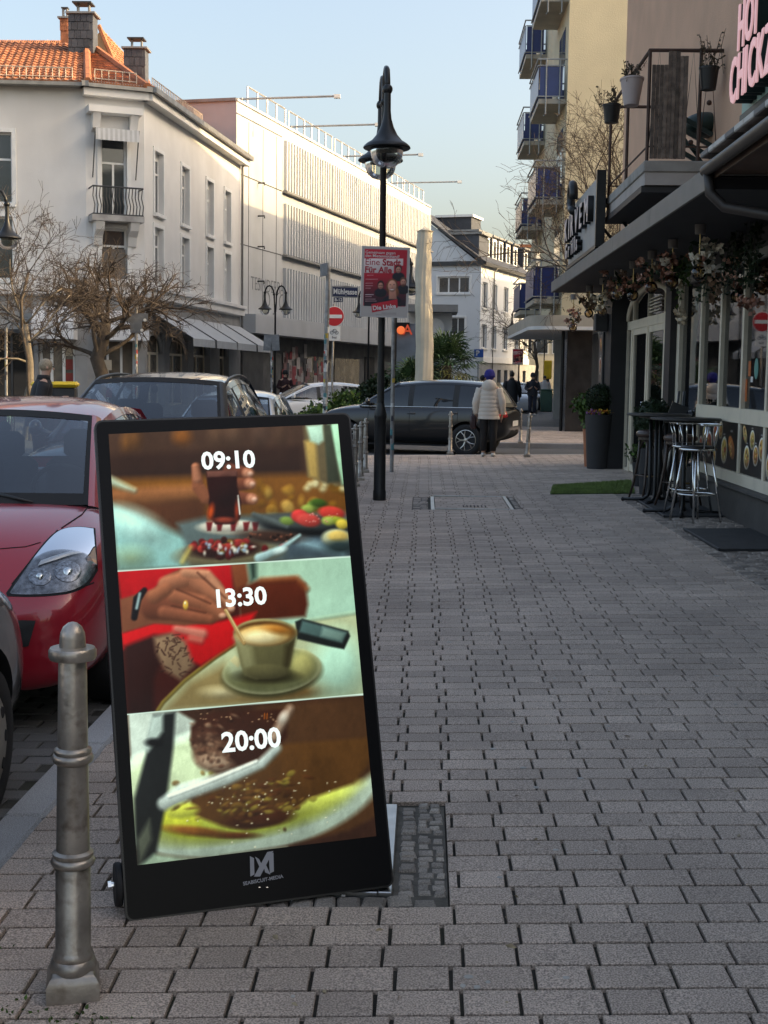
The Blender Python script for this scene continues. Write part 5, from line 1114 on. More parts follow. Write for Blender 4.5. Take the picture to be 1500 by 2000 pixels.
# ---- black roof sign farther along
SGB = M('sign_grey_board', (.34, .34, .33), .6, var=.1); XK = 2.42
ks = empty('grill_sign', (XK, 21, 3.5), 0, 'black lettered grill sign standing on the canopy edge before the cream wall', 'sign')
ya, yb_ = 23.2, 19.25
MB().box2((XK, yb_, 3.5), (XK+.06, ya, 4.46)).build('board', SGB, ks); MB().box2((XK-.05, yb_-.09, 3.46), (XK+.08, yb_-.002, 4.52)).build('end_post', BLACKMET, ks); MB().box2((XK-.04, yb_, 3.44), (XK+.08, ya, 3.498)).build('bottom_bar', BLACKMET, ks)
for yy in (19.4, 21.0, 22.9):
    q = MB(); q.tube([(XK+.05, yy, 4.2), (XK+.75, yy, 3.38)], .025, 6); q.build('brace', BLACKMET, ks); q = MB(); q.tube([(XK+.03, yy, 3.5), (XK+.03, yy, 3.34)], .02, 6); q.build('foot', BLACKMET, ks)
PALEL = M('pale_letter_face', (.72, .60, .57), .5, var=.05)
def klet(s_, y0, zc, h_, lx, w_=.8):
    for ch in s_:
        text('letter', ch, h_, PALEL, ks, frame3((XK-.09, y0, zc), (0, -1, 0), (0, 0, 1), (-1, 0, 0)), .008, .004, 'LEFT', sx=w_); text('letter_side', ch, h_, BLACKMET, ks, frame3((XK-.043, y0, zc), (0, -1, 0), (0, 0, 1), (-1, 0, 0)), .007, .04, 'LEFT', sx=w_); y0 -= lx*(.5 if ch in 'Iil' else 1)
klet('KIRVEM', 23.1, 4.05, .52, .62, 1.2); klet('Grills', 22.9, 3.70, .34, .46, 1.2)
q = MB()
for a in np.linspace(0, PI*1.4, 9): pass
q.tube([(XK-.1, 21.9+.2*math.cos(a), 4.5+.2*math.sin(a)) for a in np.linspace(PI*1.1, -PI*.5, 12)]+[(XK-.1, 21.6, 4.24)], .07, 8); q.build('emblem', BLACKMET, ks, True)
# ---- balcony on the upper wall
bal = empty('wall_balcony', (WX, 18, 4.1), 0, 'narrow balcony with dark underside and rusty railing on the peach wall', 'balcony')
yb0, yb1, xb0 = 16.2, 19.6, 2.55; zb = 4.18
RUST = M('rusty_railing', (.075, .045, .035), .6, .5, var=.3, scale=9)
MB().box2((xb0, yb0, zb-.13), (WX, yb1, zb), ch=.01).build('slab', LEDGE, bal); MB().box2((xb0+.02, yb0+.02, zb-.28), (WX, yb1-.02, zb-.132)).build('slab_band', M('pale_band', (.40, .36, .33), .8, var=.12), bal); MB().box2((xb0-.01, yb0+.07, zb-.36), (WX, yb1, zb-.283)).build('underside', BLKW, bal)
zr = 5.46
q = MB(); q.tube([(WX, yb0+.05, zr), (xb0+.04, yb0+.05, zr), (xb0+.04, yb1-.05, zr), (WX, yb1-.05, zr)], .024, 6); q.build('top_rail', RUST, bal)
q = MB(); q.tube([(WX, yb0+.05, zb+.17), (xb0+.04, yb0+.05, zb+.17), (xb0+.04, yb1-.05, zb+.17), (WX, yb1-.05, zb+.17)], .012, 6); q.build('bottom_rail', RUST, bal)
for x, y_ in ((xb0+.04, yb0+.05), (xb0+.04, yb1-.05), (xb0+.04, 17.9), (3.19, yb0+.05)):
    q = MB(); q.tube([(x, y_, zb), (x, y_, zr)], .022, 6); q.build('railing_post', RUST, bal)
for i in range(4):
    x0 = xb0+.05+i*.2; q = MB(); q.tube([(x0, yb0+.04, zb+.17), (x0+.1, yb0+.04, zr), (x0+.2, yb0+.04, zb+.17)], .007, 4); q.build('railing_wire', RUST, bal); q = MB(); q.ball((x0+.1, yb0+.04, 4.86 if i % 2 else 4.40), .032, 8, 6); q.build('railing_knob', RUST, bal, True)
ws_ = empty('wooden_screen', (2.9, yb0, zb), 0, 'weathered grey wooden privacy screen on the balcony railing', 'screen')
GW = M('weathered_board', (.135, .105, .085), .9, var=.4, scale=14, bump=.8, bscale=60, island=.4)
for i in range(9):
    x0 = xb0+.06+i*.047; t_ = zr-.02-(.16 if i in (0, 1, 2, 3) else rnd.uniform(.0, .06)); MB().box2((x0, yb0-.03+rnd.uniform(0, .012), zb+.02), (x0+.043, yb0-.005+rnd.uniform(0, .012), t_), ch=.004).build('board', GW, ws_)
def pot(name, c, r0, r1, h_, m, label, plant=None, oval=1.):
    e = empty(name, c, 0, label, 'flower pot'); q = MB(); q.lathe([(r0, 0), (r1, h_), (r1*1.05, h_), (r1*1.05, h_+.02), (r1*.9, h_+.02), (r1*.85, h_-.04)], 18, c, None, 1., oval); q.build('pot', m, e, 40)
    g = random.Random(hash(label) % 1000); q = MB()
    for _ in range(14):
        x, y_ = c[0]+g.gauss(0, r1*.5), c[1]+g.gauss(0, r1*.5); top = (x+g.gauss(0, .08), y_+g.gauss(0, .08), c[2]+h_+g.uniform(.12, plant or .3)); q.tube([(x, y_, c[2]+h_-.05), top], .004, 3)
        leaves(q, [Vector((x, y_, c[2]+h_)).lerp(Vector(top), g.random()) for _ in range(12)], .045, g)
    q.build('plant', DRYP, e)
DRYP = M('withered_plant', (.07, .055, .035), .8, var=.5, scale=20)
pot('hanging_pot', Vector((2.46, 16.75, 4.92)), .09, .14, .3, M('beige_pot', (.46, .38, .36), .6, var=.08), 'beige hanging pot on the street side of the balcony', .25, 1.4); pot('hanging_pot', Vector((2.43, 18.3, 5.0)), .09, .12, .22, BLACKMET, 'small dark pot at the far end of the balcony', .25)
pot('hanging_pot', Vector((3.26, yb0-.08, 4.98)), .085, .115, .24, BLACKMET, 'dark hanging pot with withered plant on the near balcony railing', .42)
ch = empty('garden_chair', (3.1, 17.3, zb), 0, 'dark green folded garden chair leaning on the balcony', 'chair'); GRN = M('dark_green_paint', (.012, .035, .03), .5, var=.2)
for i in range(4): MB().box((3.12, 16.7+.02*i, 4.75-.13*i), (.75, .05, .05), mat=Matrix.Rotation(.5, 3, 'Y')).build('slat', GRN, ch)
q = MB(); q.ball((3.38, 16.9, 4.72), .26, 12, 8, 1, 1, .6); q.build('cushion', GRN, ch, True); q = MB(); q.tube([(3.0, 16.8, 4.7), (3.4, 16.8, 4.2)], .02, 6); q.build('leg', GRN, ch)
# dry hanging vines down the wall corner
# ---- pendant lamps with flowers
PETAL = [leafmat('petal_cream', (.66, .56, .42)), leafmat('petal_pink', (.58, .34, .26)), leafmat('petal_rust', (.34, .16, .11)), leafmat('petal_brown', (.24, .15, .10)), leafmat('petal_white', (.62, .56, .46))]
BULB = glass('amber_bulb', (.80, .68, .50), 1.5, .02); BRASS = M('brass', (.42, .30, .14), .3, 1., var=.1)
specs = [(1365, 534, 4, 'cream flowers, nearest'), (1312, 551, 2, 'rust red flowers, second nearest'), (1272, 562, 1, 'pink flowers, third'), (1236, 577, 2, 'dark red flowers, fourth'), (1206, 575, 1, 'pale pink flowers, fifth'), (1176, 608, 0, 'cream flowers, sixth'), (1150, 612, 3, 'brown flowers, seventh'), (1119, 640, 1, 'faded pink flowers, farthest')]
XPN = 2.78
for px, py, pc, lb in specs:
    c = atx(px, py, XPN); e = empty('pendant_lamp', (c.x, c.y, zc0), 0, 'pendant bulb wreathed in %s under the canopy' % lb, 'pendant lamp', 'flower pendant lamps under the canopy')
    q = MB(); q.lathe([(.055, zc0-.10), (.06, zc0-.002)], 14, (c.x, c.y, 0)); q.build('ceiling_rose', M('grey_rose', (.2, .19, .18), .6), e, 40)
    q = MB(); q.tube([(c.x, c.y, zc0-.1), (c.x, c.y, c.z+.12)], .008, 6); q.build('cord', BRASS, e); q = MB(); q.lathe([(.02, .07), (.024, .13), (.01, .15)], 10, c); q.build('socket', BRASS, e)
    q = MB(); q.ball(c, .078, 16, 10); q.build('bulb', BULB, e, True); q = MB(); q.tube([(c.x-.02, c.y, c.z+.04), (c.x-.012, c.y, c.z-.03), (c.x, c.y, c.z+.02), (c.x+.012, c.y, c.z-.03), (c.x+.02, c.y, c.z+.04)], .003, 4); q.build('filament', BRASS, e)
    g = random.Random(int(px))
    for k in range(7):
        fc = Vector((c.x+g.gauss(0, .09), c.y+g.gauss(0, .09), c.z+g.uniform(.02, .36))); q = MB()
        for _ in range(26):
            d = Vector((g.gauss(0, 1), g.gauss(0, 1), g.gauss(0, 1))).normalized()*.05*g.uniform(.3, 1); leaves(q, [fc+d], .06, g, asp=.9)
        q.build('flower', PETAL[pc] if g.random() < .75 else PETAL[g.randrange(5)], e)
    q = MB(); leaves(q, [Vector((c.x+g.gauss(0, .08), c.y+g.gauss(0, .08), c.z+g.uniform(.05, .3))) for _ in range(26)], .09, g); q.build('foliage', LEAFD, e)
# garlands in front of the glass
for (px0, py0, lb, pc) in ((1338, 560, 'green garland with cream flowers hanging at the left window pane', 0), (1395, 545, 'dense green garland hanging at the second window pane', 3), (1430, 560, 'garland of brown flowers hanging at the third window pane', 1), (1478, 530, 'green and orange garland at the right window pane', 2)):
    c = atx(px0, py0, WX-.16); e = empty('flower_garland', (c.x, c.y, zc0), 0, lb, 'garland'); g = random.Random(int(px0)); q = MB()
    for _ in range(8):
        x, y_ = c.x+g.gauss(0, .05), c.y+g.gauss(0, .16); L_ = g.uniform(.3, .72); p0 = Vector((x, y_, zc0)); p1 = Vector((x-g.uniform(0, .12), y_+g.gauss(0, .1), zc0-L_)); q.tube([p0, p0.lerp(p1, .5)+Vector((0, g.gauss(0, .03), 0)), p1], .004, 3); leaves(q, [p0.lerp(p1, g.random()) for _ in range(24)], .07, g)
    q.build('foliage', LEAFD if pc else LEAF, e)
    for _ in range(4):
        fc = Vector((c.x-.05+g.gauss(0, .04), c.y+g.gauss(0, .16), zc0-g.uniform(.3, .85))); q = MB()
        for _ in range(20): leaves(q, [fc+Vector((g.gauss(0, .03), g.gauss(0, .03), g.gauss(0, .03)))], .06, g, asp=.9)
        q.build('flower', PETAL[pc], e)

# ------------------------------------------------------------------ furniture on the pavement
def high_table(c, r_, h_, label, rz):
    e = empty('bar_table', c, rz, label, 'table', 'dark high bar tables'); c = Vector(c)
    MB().lathe([(r_*.95, h_-.03), (r_, h_-.022), (r_, h_-.004), (r_*.985, h_)], 36, c).build('table_top', M('dark_table_top', (.035, .033, .034), .45, var=.15, spec=.6), e, 40)
    q = MB(); q.box((c.x, c.y, c.z+h_-.05), (.36, .36, .02), rz); q.build('top_plate', BLACKMET, e)
    for k in range(4):
        a = rz+PI/4+k*PI/2; d = Vector((math.cos(a), math.sin(a), 0)); q = MB()
        q.tube([c+d*.10+Vector((0, 0, h_-.05)), c+d*.09+Vector((0, 0, .18)), c+d*.11+Vector((0, 0, .085)), c+d*.17+Vector((0, 0, .045)), c+d*.26+Vector((0, 0, .035)), c+d*.42+Vector((0, 0, .03))], .022, 8); l_ = q.build('leg', BLACKMET, e, True); q = MB(); q.ball(c+d*.43+Vector((0, 0, .026)), .026, 8, 6); q.build('foot_cap', RUBBER, l_, True)
def onp(px, py): return gp(px, py)
t1 = onp(1268, 978); t1 = Vector((2.93, 16.75, gz(2.93))); t2 = Vector((2.99, 15.35, gz(2.99)))
high_table(t1, .40, 1.12, 'dark round bar table farther along, beside the wooden stool', .35); high_table(t2, .40, 1.11, 'dark round bar table nearest the chrome stools', .55)
def chrome_stool(c, rz, label):
    e = empty('chrome_bar_stool', c, rz, label, 'bar stool', 'chrome bar stools'); c = Vector(c); Z = lambda z_: Vector((0, 0, z_))
    q = MB(); q.lathe([(.17, .775), (.185, .785), (.185, .815), (.17, .83), (.05, .835)], 28, c); q.build('seat', M('black_seat_vinyl', (.012, .012, .013), .35, var=.1), e, 40)
    ring = lambda r_, z_, rr: MB().tube([c+Vector((r_*math.cos(a), r_*math.sin(a), z_)) for a in np.linspace(0, 2*PI, 33)], rr, 7, False)
    ring(.192, .79, .013).build('seat_ring', CHROME, e, True); ring(.20, .30, .010).build('footrest', CHROME, e, True)
    for k in range(4):
        a = rz+PI/4+k*PI/2; d = Vector((math.cos(a), math.sin(a), 0)); q = MB(); q.tube([c+d*.15+Z(.78), c+d*.275+Z(0)], .0125, 8); q.build('leg', CHROME, e, True)
    a0 = rz; arc_ = [c+Vector((.235*math.cos(a), .235*math.sin(a), 1.06)) for a in np.linspace(a0-R(125), a0+R(125), 26)]; q = MB(); q.tube(arc_, .0125, 8); q.build('back_rail', CHROME, e, True)
    for t in np.linspace(-110, 110, 6):
        a = a0+R(t); d = Vector((math.cos(a), math.sin(a), 0)); q = MB(); q.tube([c+d*.19+Z(.80), c+d*.20+Z(.93), c+d*.234+Z(1.06)], .008, 6); q.build('back_bar', CHROME, e, True)
chrome_stool(Vector((2.99, 14.62, gz(2.99))), .5, 'nearest chrome bar stool with ring back in front of the menu panels'); chrome_stool(Vector((3.03, 15.25, gz(3.03))), 2.4, 'chrome bar stool half hidden behind the nearest one')
def wood_stool(c, rz, label):
    e = empty('wooden_bar_stool', c, rz, label, 'bar stool', 'dark wooden bar stools'); c = Vector(c); Z = lambda z_: Vector((0, 0, z_))
    q = MB(); q.lathe([(.15, .80), (.19, .805), (.205, .83), (.20, .86), (.16, .885), (.05, .892)], 26, c); q.build('seat', M('brown_leather', (.065, .038, .030), .38, var=.2), e, True)
    q = MB(); q.lathe([(.165, .76), (.175, .765), (.175, .80), (.165, .805)], 26, c); q.build('seat_frame', WOOD, e, 40)
    ds = []
    for k in range(4):
        a = rz+PI/4+k*PI/2; d = Vector((math.cos(a), math.sin(a), 0)); ds.append(d); q = MB(); q.tube([c+d*.15+Z(.79), c+d*.175+Z(.5), c+d*.225+Z(.2), c+d*.28+Z(0)], [.02, .019, .017, .014], 8); q.build('leg', WOOD, e, True)
    for k in range(4):
        d0_, d1_ = ds[k], ds[(k+1) % 4]; q = MB(); q.tube([c+d0_*.165+Z(.62), (c+d0_*.15+Z(.74)).lerp(c+d1_*.15+Z(.74), .3), (c+d0_*.15+Z(.75)).lerp(c+d1_*.15+Z(.75), .7), c+d1_*.165+Z(.62)], .010, 6); q.build('arched_brace', WOOD, e, True); q = MB(); q.tube([c+d0_*.21+Z(.30), c+d1_*.21+Z(.30)], .011, 6); q.build('stretcher', BRASS if k == 2 else WOOD, e, True)
wood_stool(Vector((2.95, 17.35, gz(2.95))), .3, 'wooden bar stool with brown round seat beside the topiary'); wood_stool(Vector((3.10, 16.2, gz(3.10))), .7, 'wooden bar stool between the two bar tables')
# planters and plants
POTB = M('anthracite_planter', (.028, .028, .031), .6, var=.12, scale=4)
def topiary(name, c, r0, r1, h_, zb_, rb, label, flowers=False, seed=1, pm=None):
    e = empty(name, c, 0, label, 'potted plant'); c = Vector(c); q = MB(); q.lathe([(r0, 0), (r0*1.01, .02), (r1*.98, h_-.03), (r1, h_), (r1*.92, h_), (r1*.9, h_-.05)], 30, c); q.build('planter', pm or POTB, e, 50); q = MB(); q.lathe([(r1*.9, h_-.06), (.001, h_-.045)], 20, c); q.build('soil', M('soil', (.03, .022, .015), .95, var=.3), e)
    q = MB(); q.tube([c+Vector((0, 0, h_-.06)), c+Vector((0, 0, zb_))], .018, 6); q.build('stem', BARK, e)
    g = random.Random(seed); q = MB(); q.ball((c.x, c.y, c.z+zb_), rb*.88, 14, 10); pts = []
    for _ in range(1500):
        d = Vector((g.gauss(0, 1), g.gauss(0, 1), g.gauss(0, 1))).normalized(); pts.append(c+Vector((0, 0, zb_))+d*rb*g.uniform(.86, 1.04))
    leaves(q, pts, .04, g, asp=.7); q.build('foliage_ball', LEAFD, e)
    if flowers:
        for k in range(16):
            a = g.uniform(PI*.9, PI*2); fc = c+Vector((r1*.75*math.cos(a), r1*.75*math.sin(a), h_+.02+g.uniform(0, .05))); q = MB(); leaves(q, [fc+Vector((g.gauss(0, .02), g.gauss(0, .02), g.gauss(0, .012))) for _ in range(14)], .04, g, asp=.9); q.build('flower', [M('orange_petal', (.6, .22, .03), .6), M('yellow_petal', (.65, .45, .05), .6), M('violet_petal', (.28, .1, .3), .6)][k % 3], e)
        q = MB(); leaves(q, [c+Vector((g.gauss(0, .1), g.gauss(0, .1), h_+g.uniform(0, .06))) for _ in range(150)], .05, g); q.build('ground_leaves', LEAF, e)
pc_ = gp(1167, 915); topiary('topiary_planter', pc_, .185, .245, .93, 1.22, .225, 'tall dark planter with a clipped ball and orange flowers at the corner', True, 3)
topiary('topiary_planter', Vector((3.08, 18.0, gz(3.08))), .16, .20, .62, 1.0, .27, 'dark planter with a clipped ball half hidden behind the bar tables', False, 4)
def bush(name, c, rx, ry, rz_, n_, size, m, label, cat='shrub', seed=1, stem=True, par=None):
    e = empty(name, c, 0, label, cat); c = Vector(c); g = random.Random(seed); q = MB(); st = MB(); pts = []
    lobes = [(Vector((g.gauss(0, rx*.4), g.gauss(0, ry*.4), rz_*g.uniform(.5, 1.5))), g.uniform(.35, .6)) for _ in range(9)]
    for _ in range(n_):
        lc, lr = g.choice(lobes); d = Vector((g.gauss(0, 1), g.gauss(0, 1), g.gauss(0, 1))).normalized()*g.uniform(.55, 1.)
        p = c+lc+Vector((d.x*rx*lr, d.y*ry*lr, d.z*rz_*lr)); 
        if p.z > c.z+.02: pts.append(p)
    leaves(q, pts, size, g, asp=.6); q.build('foliage', m, e)
    for lc, lr in lobes: st.tube([c, c+lc*.5+Vector((0, 0, .05)), c+lc], [.015, .012, .006], 5)
    st.build('stems', BARK, e); return e
bush('leafy_shrub', Vector((pc_.x+.02, pc_.y+.55, gz(3)+.62)), .42, .42, .38, 1500, .09, LEAF, 'bright green leafy shrub behind the tall corner planter', 'shrub', 5); q = MB(); q.lathe([(.13, 0), (.17, .62), (.18, .66), (.14, .66)], 20, (pc_.x-.04, pc_.y+.50, gz(3))); tag(q.build('terracotta_pot', M('terracotta', (.42, .16, .08), .8, var=.15), None, 40), 'terracotta pot showing beside the tall corner planter', 'flower pot')
bush('small_plant', Vector((3.15, 19.3, gz(3.15)+.32)), .26, .26, .2, 500, .07, LEAF, 'small green plant in front of the door beside the stool', 'plant', 6); q = MB(); q.lathe([(.1, 0), (.14, .34), (.12, .34)], 16, (3.15, 19.3, gz(3.15))); tag(q.build('small_pot', POTB, None, 40), 'small dark pot under the little plant by the door', 'flower pot')
# artificial turf mat: thousands of blades on a backing
ta, tb_ = gp(1075, 966), gp(1240, 964); tc, td = gp(1080, 950), gp(1232, 940)
mat_ = empty('turf_mat', ((ta.x+tb_.x)/2, (ta.y+tc.y)/2, gz(2.3)), 0, 'bright green artificial turf mat before the restaurant door', 'mat')
q = MB(); q.add([(p.x, p.y, gz(p.x)+.012) for p in (ta, tb_, td, tc)]+[(p.x, p.y, gz(p.x)+.001) for p in (ta, tb_, td, tc)], [(0, 1, 2, 3)]+[(i, i+4, (i+1) % 4+4, (i+1) % 4) for i in range(4)]); q.build('backing', M('turf_backing', (.05, .09, .02), .9), mat_)
g = random.Random(2); q = MB()
for _ in range(9000):
    u, v = g.random(), g.random(); p = ta.lerp(tb_, u).lerp(tc.lerp(td, u), v); b0 = Vector((p.x, p.y, gz(p.x)+.012)); a = g.uniform(0, 6.28); d = Vector((math.cos(a), math.sin(a), 0))*.006; tip = b0+Vector((g.gauss(0, .008), g.gauss(0, .008), g.uniform(.02, .035))); q.add([b0-d, b0+d, tip], [(0, 1, 2)])
o = q.build('turf_blades', M('turf_green', (.15, .22, .055), .7, var=.25, scale=4, island=.3), mat_); tag(o, kind='stuff')
# dark rubber mats
RM = M('grey_rubber_mat', (.035, .035, .036), .85, var=.2, scale=6, bump=.5, bscale=150)
for (a, b, lb) in (((2.70, 12.1), (3.38, 13.75), 'dark rubber mat in front of the menu panels'), ((2.72, 15.0), (3.38, 17.3), 'dark rubber mat under the bar tables'), ((2.85, 8.9), (3.38, 10.6), 'dark grating mat at the right picture edge')):
    e = empty('floor_mat', ((a[0]+b[0])/2, (a[1]+b[1])/2, gz(3.0)), 0, lb, 'mat'); q = MB(); z0, z1 = gz(a[0]), gz(b[0]); q.add([(a[0], a[1], z0+.022), (b[0], a[1], z1+.022), (b[0], b[1], z1+.022), (a[0], b[1], z0+.022), (a[0], a[1], z0), (b[0], a[1], z1), (b[0], b[1], z1), (a[0], b[1], z0)], [(0, 1, 2, 3)]+[(i, i+4, (i+1) % 4+4, (i+1) % 4) for i in range(4)]); q.build('mat', RM, e); q = MB(); q.tube([(a[0], a[1], z0+.018), (a[0], b[1], z0+.018)], .012, 5); q.build('edge_strip', DARKGREY, e)
# folded metal chair behind the table
fc_ = empty('folded_easel', (3.2, 17.6, gz(3.2)), 0, 'folded grey metal easel leaning at the left window pane', 'easel')
for dx in (0, .16):
    q = MB(); q.tube([(3.10+dx, 17.2, gz(3.2)+.02), (3.32+dx*.4, 17.55, 1.45)], .018, 6); q.build('leg', STEEL, fc_, True)
MB().box((3.22, 17.35, 1.05), (.22, .02, .5), mat=Matrix.Rotation(.35, 3, 'Y')).build('panel', DARKGREY, fc_)
# ------------------------------------------------------------------ buildings
def atz(px, py, z): d = ray(px, py); return CO+d*((z-EYE)/d.z)
class Face:
    """a vertical wall plane from A to B on the ground; outside is to the right when walking from A to B"""
    def __init__(s, A, B): s.A = Vector((A[0], A[1], 0)); s.B = Vector((B[0], B[1], 0)); s.L = (s.B-s.A).length; s.d = (s.B-s.A).normalized(); s.n = Vector((s.d.y, -s.d.x, 0))
    def p(s, u, z, out=0.): q = s.A+s.d*u+s.n*out; return Vector((q.x, q.y, z))
    def uz(s, px, py):
        d = ray(px, py); t = (s.A-CO).dot(s.n)/d.dot(s.n); h_ = CO+d*t; return (h_-s.A).dot(s.d), h_.z
    def rect(s, px0, py0, px1, py1):
        u0, za = s.uz(px0, py0); u1, zb_ = s.uz(px1, py1); pm = (px0+px1)/2
        return u0, u1, s.uz(pm, py1)[1], s.uz(pm, py0)[1]
    def wall(s, name, m, par, z0, z1, holes=(), dep=.22, u0=0., u1=None, jm=None):
        u1 = s.L if u1 is None else u1; us = sorted({u0, u1, *[h[0] for h in holes], *[h[1] for h in holes]}); zs = sorted({z0, z1, *[h[2] for h in holes], *[h[3] for h in holes]}); q = MB()
        for a, b in zip(us[:-1], us[1:]):
            for c, d in zip(zs[:-1], zs[1:]):
                if not any(h[0]-1e-6 <= a and b <= h[1]+1e-6 and h[2]-1e-6 <= c and d <= h[3]+1e-6 for h in holes): q.quad(s.p(a, c), s.p(b, c), s.p(b, d), s.p(a, d))
        for h in holes:
            a, b, c, d = h[:4]
            for (x0, y0), (x1, y1) in (((a, c), (b, c)), ((b, c), (b, d)), ((b, d), (a, d)), ((a, d), (a, c))): q.quad(s.p(x0, y0), s.p(x0, y0, -dep), s.p(x1, y1, -dep), s.p(x1, y1))
        return q.build(name, m, par)
    def box(s, name, m, par, u0, u1, z0, z1, o0, o1, build=True, q=None):
        q = q or MB(); P = [s.p(u0, z0, o0), s.p(u1, z0, o0), s.p(u1, z0, o1), s.p(u0, z0, o1), s.p(u0, z1, o0), s.p(u1, z1, o0), s.p(u1, z1, o1), s.p(u0, z1, o1)]
        q.add(P, [(0, 3, 2, 1), (4, 5, 6, 7), (0, 1, 5, 4), (1, 2, 6, 5), (2, 3, 7, 6), (3, 0, 4, 7)]); return q.build(name, m, par) if build else q
    def window(s, par, h, dep=.22, fr=WHITEP, gl=None, bars=(1, 0), sill=True, trim=True, fw=.07, transom=0., blind=0.):
        a, b, c, d = h[:4]; q = MB(); o0, o1 = -dep, -dep+.06; gl = gl or GLASSB
        for r_ in ((a, b, c, c+fw), (a, b, d-fw, d), (a, a+fw, c+fw, d-fw), (b-fw, b, c+fw, d-fw)): s.box('', None, None, *r_, o0, o1, False, q)
        if bars[0]:
            for i in range(bars[0]): u = a+(b-a)*(i+1)/(bars[0]+1); s.box('', None, None, u-fw*.5, u+fw*.5, c+fw, (transom or d)-fw*(1 if not transom else .5), o0+.003, o1+.003, False, q)
        if transom: s.box('', None, None, a+fw, b-fw, transom-fw*.5, transom+fw*.5, o0+.004, o1+.004, False, q)
        w_ = q.build('window', fr, par); q = MB(); q.quad(s.p(a+fw*.5, c+fw*.5, o0+.02), s.p(b-fw*.5, c+fw*.5, o0+.02), s.p(b-fw*.5, d-fw*.5, o0+.02), s.p(a+fw*.5, d-fw*.5, o0+.02)); q.build('pane', gl, w_)
        if blind: s.box('blind', WHITEP, w_, a+fw*.6, b-fw*.6, d-(d-c)*blind, d-.02, o0+.03, o0+.05)
        if sill: s.box('sill', fr, w_, a-.12, b+.12, c-.12, c-.001, -.05, .12)
        if trim:
            q = MB()
            for r_ in ((a-.14, a-.002, c, d+.14), (b+.002, b+.14, c, d+.14), (a-.002, b+.002, d+.002, d+.14)): s.box('', None, None, *r_, .001, .05, False, q)
            q.build('surround', fr, w_)
        return w_
def tiles(name, m, par, a, b, c, d, nu, nv, lift=.05):
    """overlapping roof tiles on the quad a,b (eave) to d,c (ridge)"""
    q = MB(); a, b, c, d = map(Vector, (a, b, c, d)); n_ = (b-a).cross(d-a).normalized(); n_ = n_ if n_.z > 0 else -n_
    P = lambda u, v, h=0.: (a.lerp(b, u)).lerp(d.lerp(c, u), v)+n_*h
    for j in range(nv):
        for i in range(nu):
            u0, u1, v0, v1 = i/nu, (i+1)/nu, j/nv, (j+1)/nv; um = (u0+u1)/2; h0, hm = lift*.5, lift*1.5
            q.add([P(u0, v0, h0), P(um, v0, hm), P(u1, v0, h0), P(u0, v1, 0), P(um, v1, lift*.8), P(u1, v1, 0), P(u0, v0, -.02), P(u1, v0, -.02)], [(0, 1, 4, 3), (1, 2, 5, 4), (6, 7, 2, 1, 0)])
    return tag(q.build(name, m, par), kind='stuff')
WHW = M('white_render', (.72, .71, .69), .9, var=.05, scale=1., bump=.3, bscale=30, stain=.5, stcol=(.55, .52, .48), stscale=.35, stz=.25)
ROOFT = M('orange_roof_tile', (.33, .125, .06), .8, var=.25, scale=2.5, island=.3, stain=.3, stcol=(.22, .10, .06), stscale=1.); SLATE = M('slate', (.055, .06, .072), .6, var=.2, scale=3, island=.25); STONEG = M('grey_stucco', (.30, .30, .295), .9, var=.12, scale=1.5, bump=.4, bscale=40, stain=.4, stcol=(.18, .18, .18), stscale=1.)
CONC = M('grey_concrete_panel', (.45, .465, .475), .85, var=.06, scale=.8, bump=.2, bscale=20, stain=.35, stcol=(.34, .34, .33), stscale=.5, stz=.3); CONCP = M('pink_gable_render', (.44, .435, .45), .9, var=.06, scale=1); DKWALL = M('dark_shop_wall', (.10, .10, .098), .8, var=.3, scale=1.5)
AWN = M('white_awning_cloth', (.60, .61, .62), .8, var=.06, scale=3); AWNG = M('grey_awning_cloth', (.46, .47, .47), .8, var=.08, scale=4); ZINC = M('zinc_sheet', (.26, .255, .245), .5, .5, var=.2); BRICK = M('orange_brick', (.33, .13, .07), .85, var=.3, scale=9)
SHOPG = M('shop_interior', (.11, .095, .075), .25, var=.6, scale=1.6, spec=.8); 
# ---- white corner building
ZE = 11.3
C1, C2, E_ = atz(166, 172, ZE), atz(281, 183, ZE), atz(470, 312, ZE)
L0 = C1+Vector((-17, -1.6, 0))
wb = empty('white_corner_building', (C2.x, C2.y, 0), 0, 'white rendered corner building with orange tiled roof and shop awnings', 'building')
fS, fC, fL = Face(C2, E_), Face(C1, C2), Face(L0, C1)
hS = []
for i, px in enumerate((309, 361, 409.5, 444)):
    for r_, (ya, yb_) in enumerate((((268, 372), (298, 400), (333, 427), (357, 447))[i], ((436, 540), (463, 560), (480, 574), (496, 585))[i])):
        u, z1 = fS.uz(px, ya); _, z0 = fS.uz(px, yb_); hS.append((u-.52, u+.52, [7.35, 7.35][0] if r_ == 0 else 4.75, 9.55 if r_ == 0 else 6.85))
sh = [];
for a, b in ((288, 321), (331, 367), (378, 410), (429, 447)):
    u0, u1 = fS.uz(a, 700)[0], fS.uz(b, 700)[0]; sh.append((u0, u1, .35, 3.05))
fS.wall('street_wall', WHW, wb, 4.2, ZE, hS); fS.wall('shop_wall', STONEG, wb, -.1, 4.2, sh, .3)
for h in hS: fS.window(wb, h, transom=h[2]+1.45, blind=.12)
for h in sh:
    w_ = fS.window(wb, h, .3, CREAMFR, SHOPG, (1, 0), False, False, .09, 2.3); q = MB(); q.tube([fS.p((h[0]+h[1])/2-(h[1]-h[0])/2*math.cos(a), 2.35+.7*math.sin(a), -.12) for a in np.linspace(0, PI, 11)], .1, 5); q.build('arch', STONEG, w_, True)
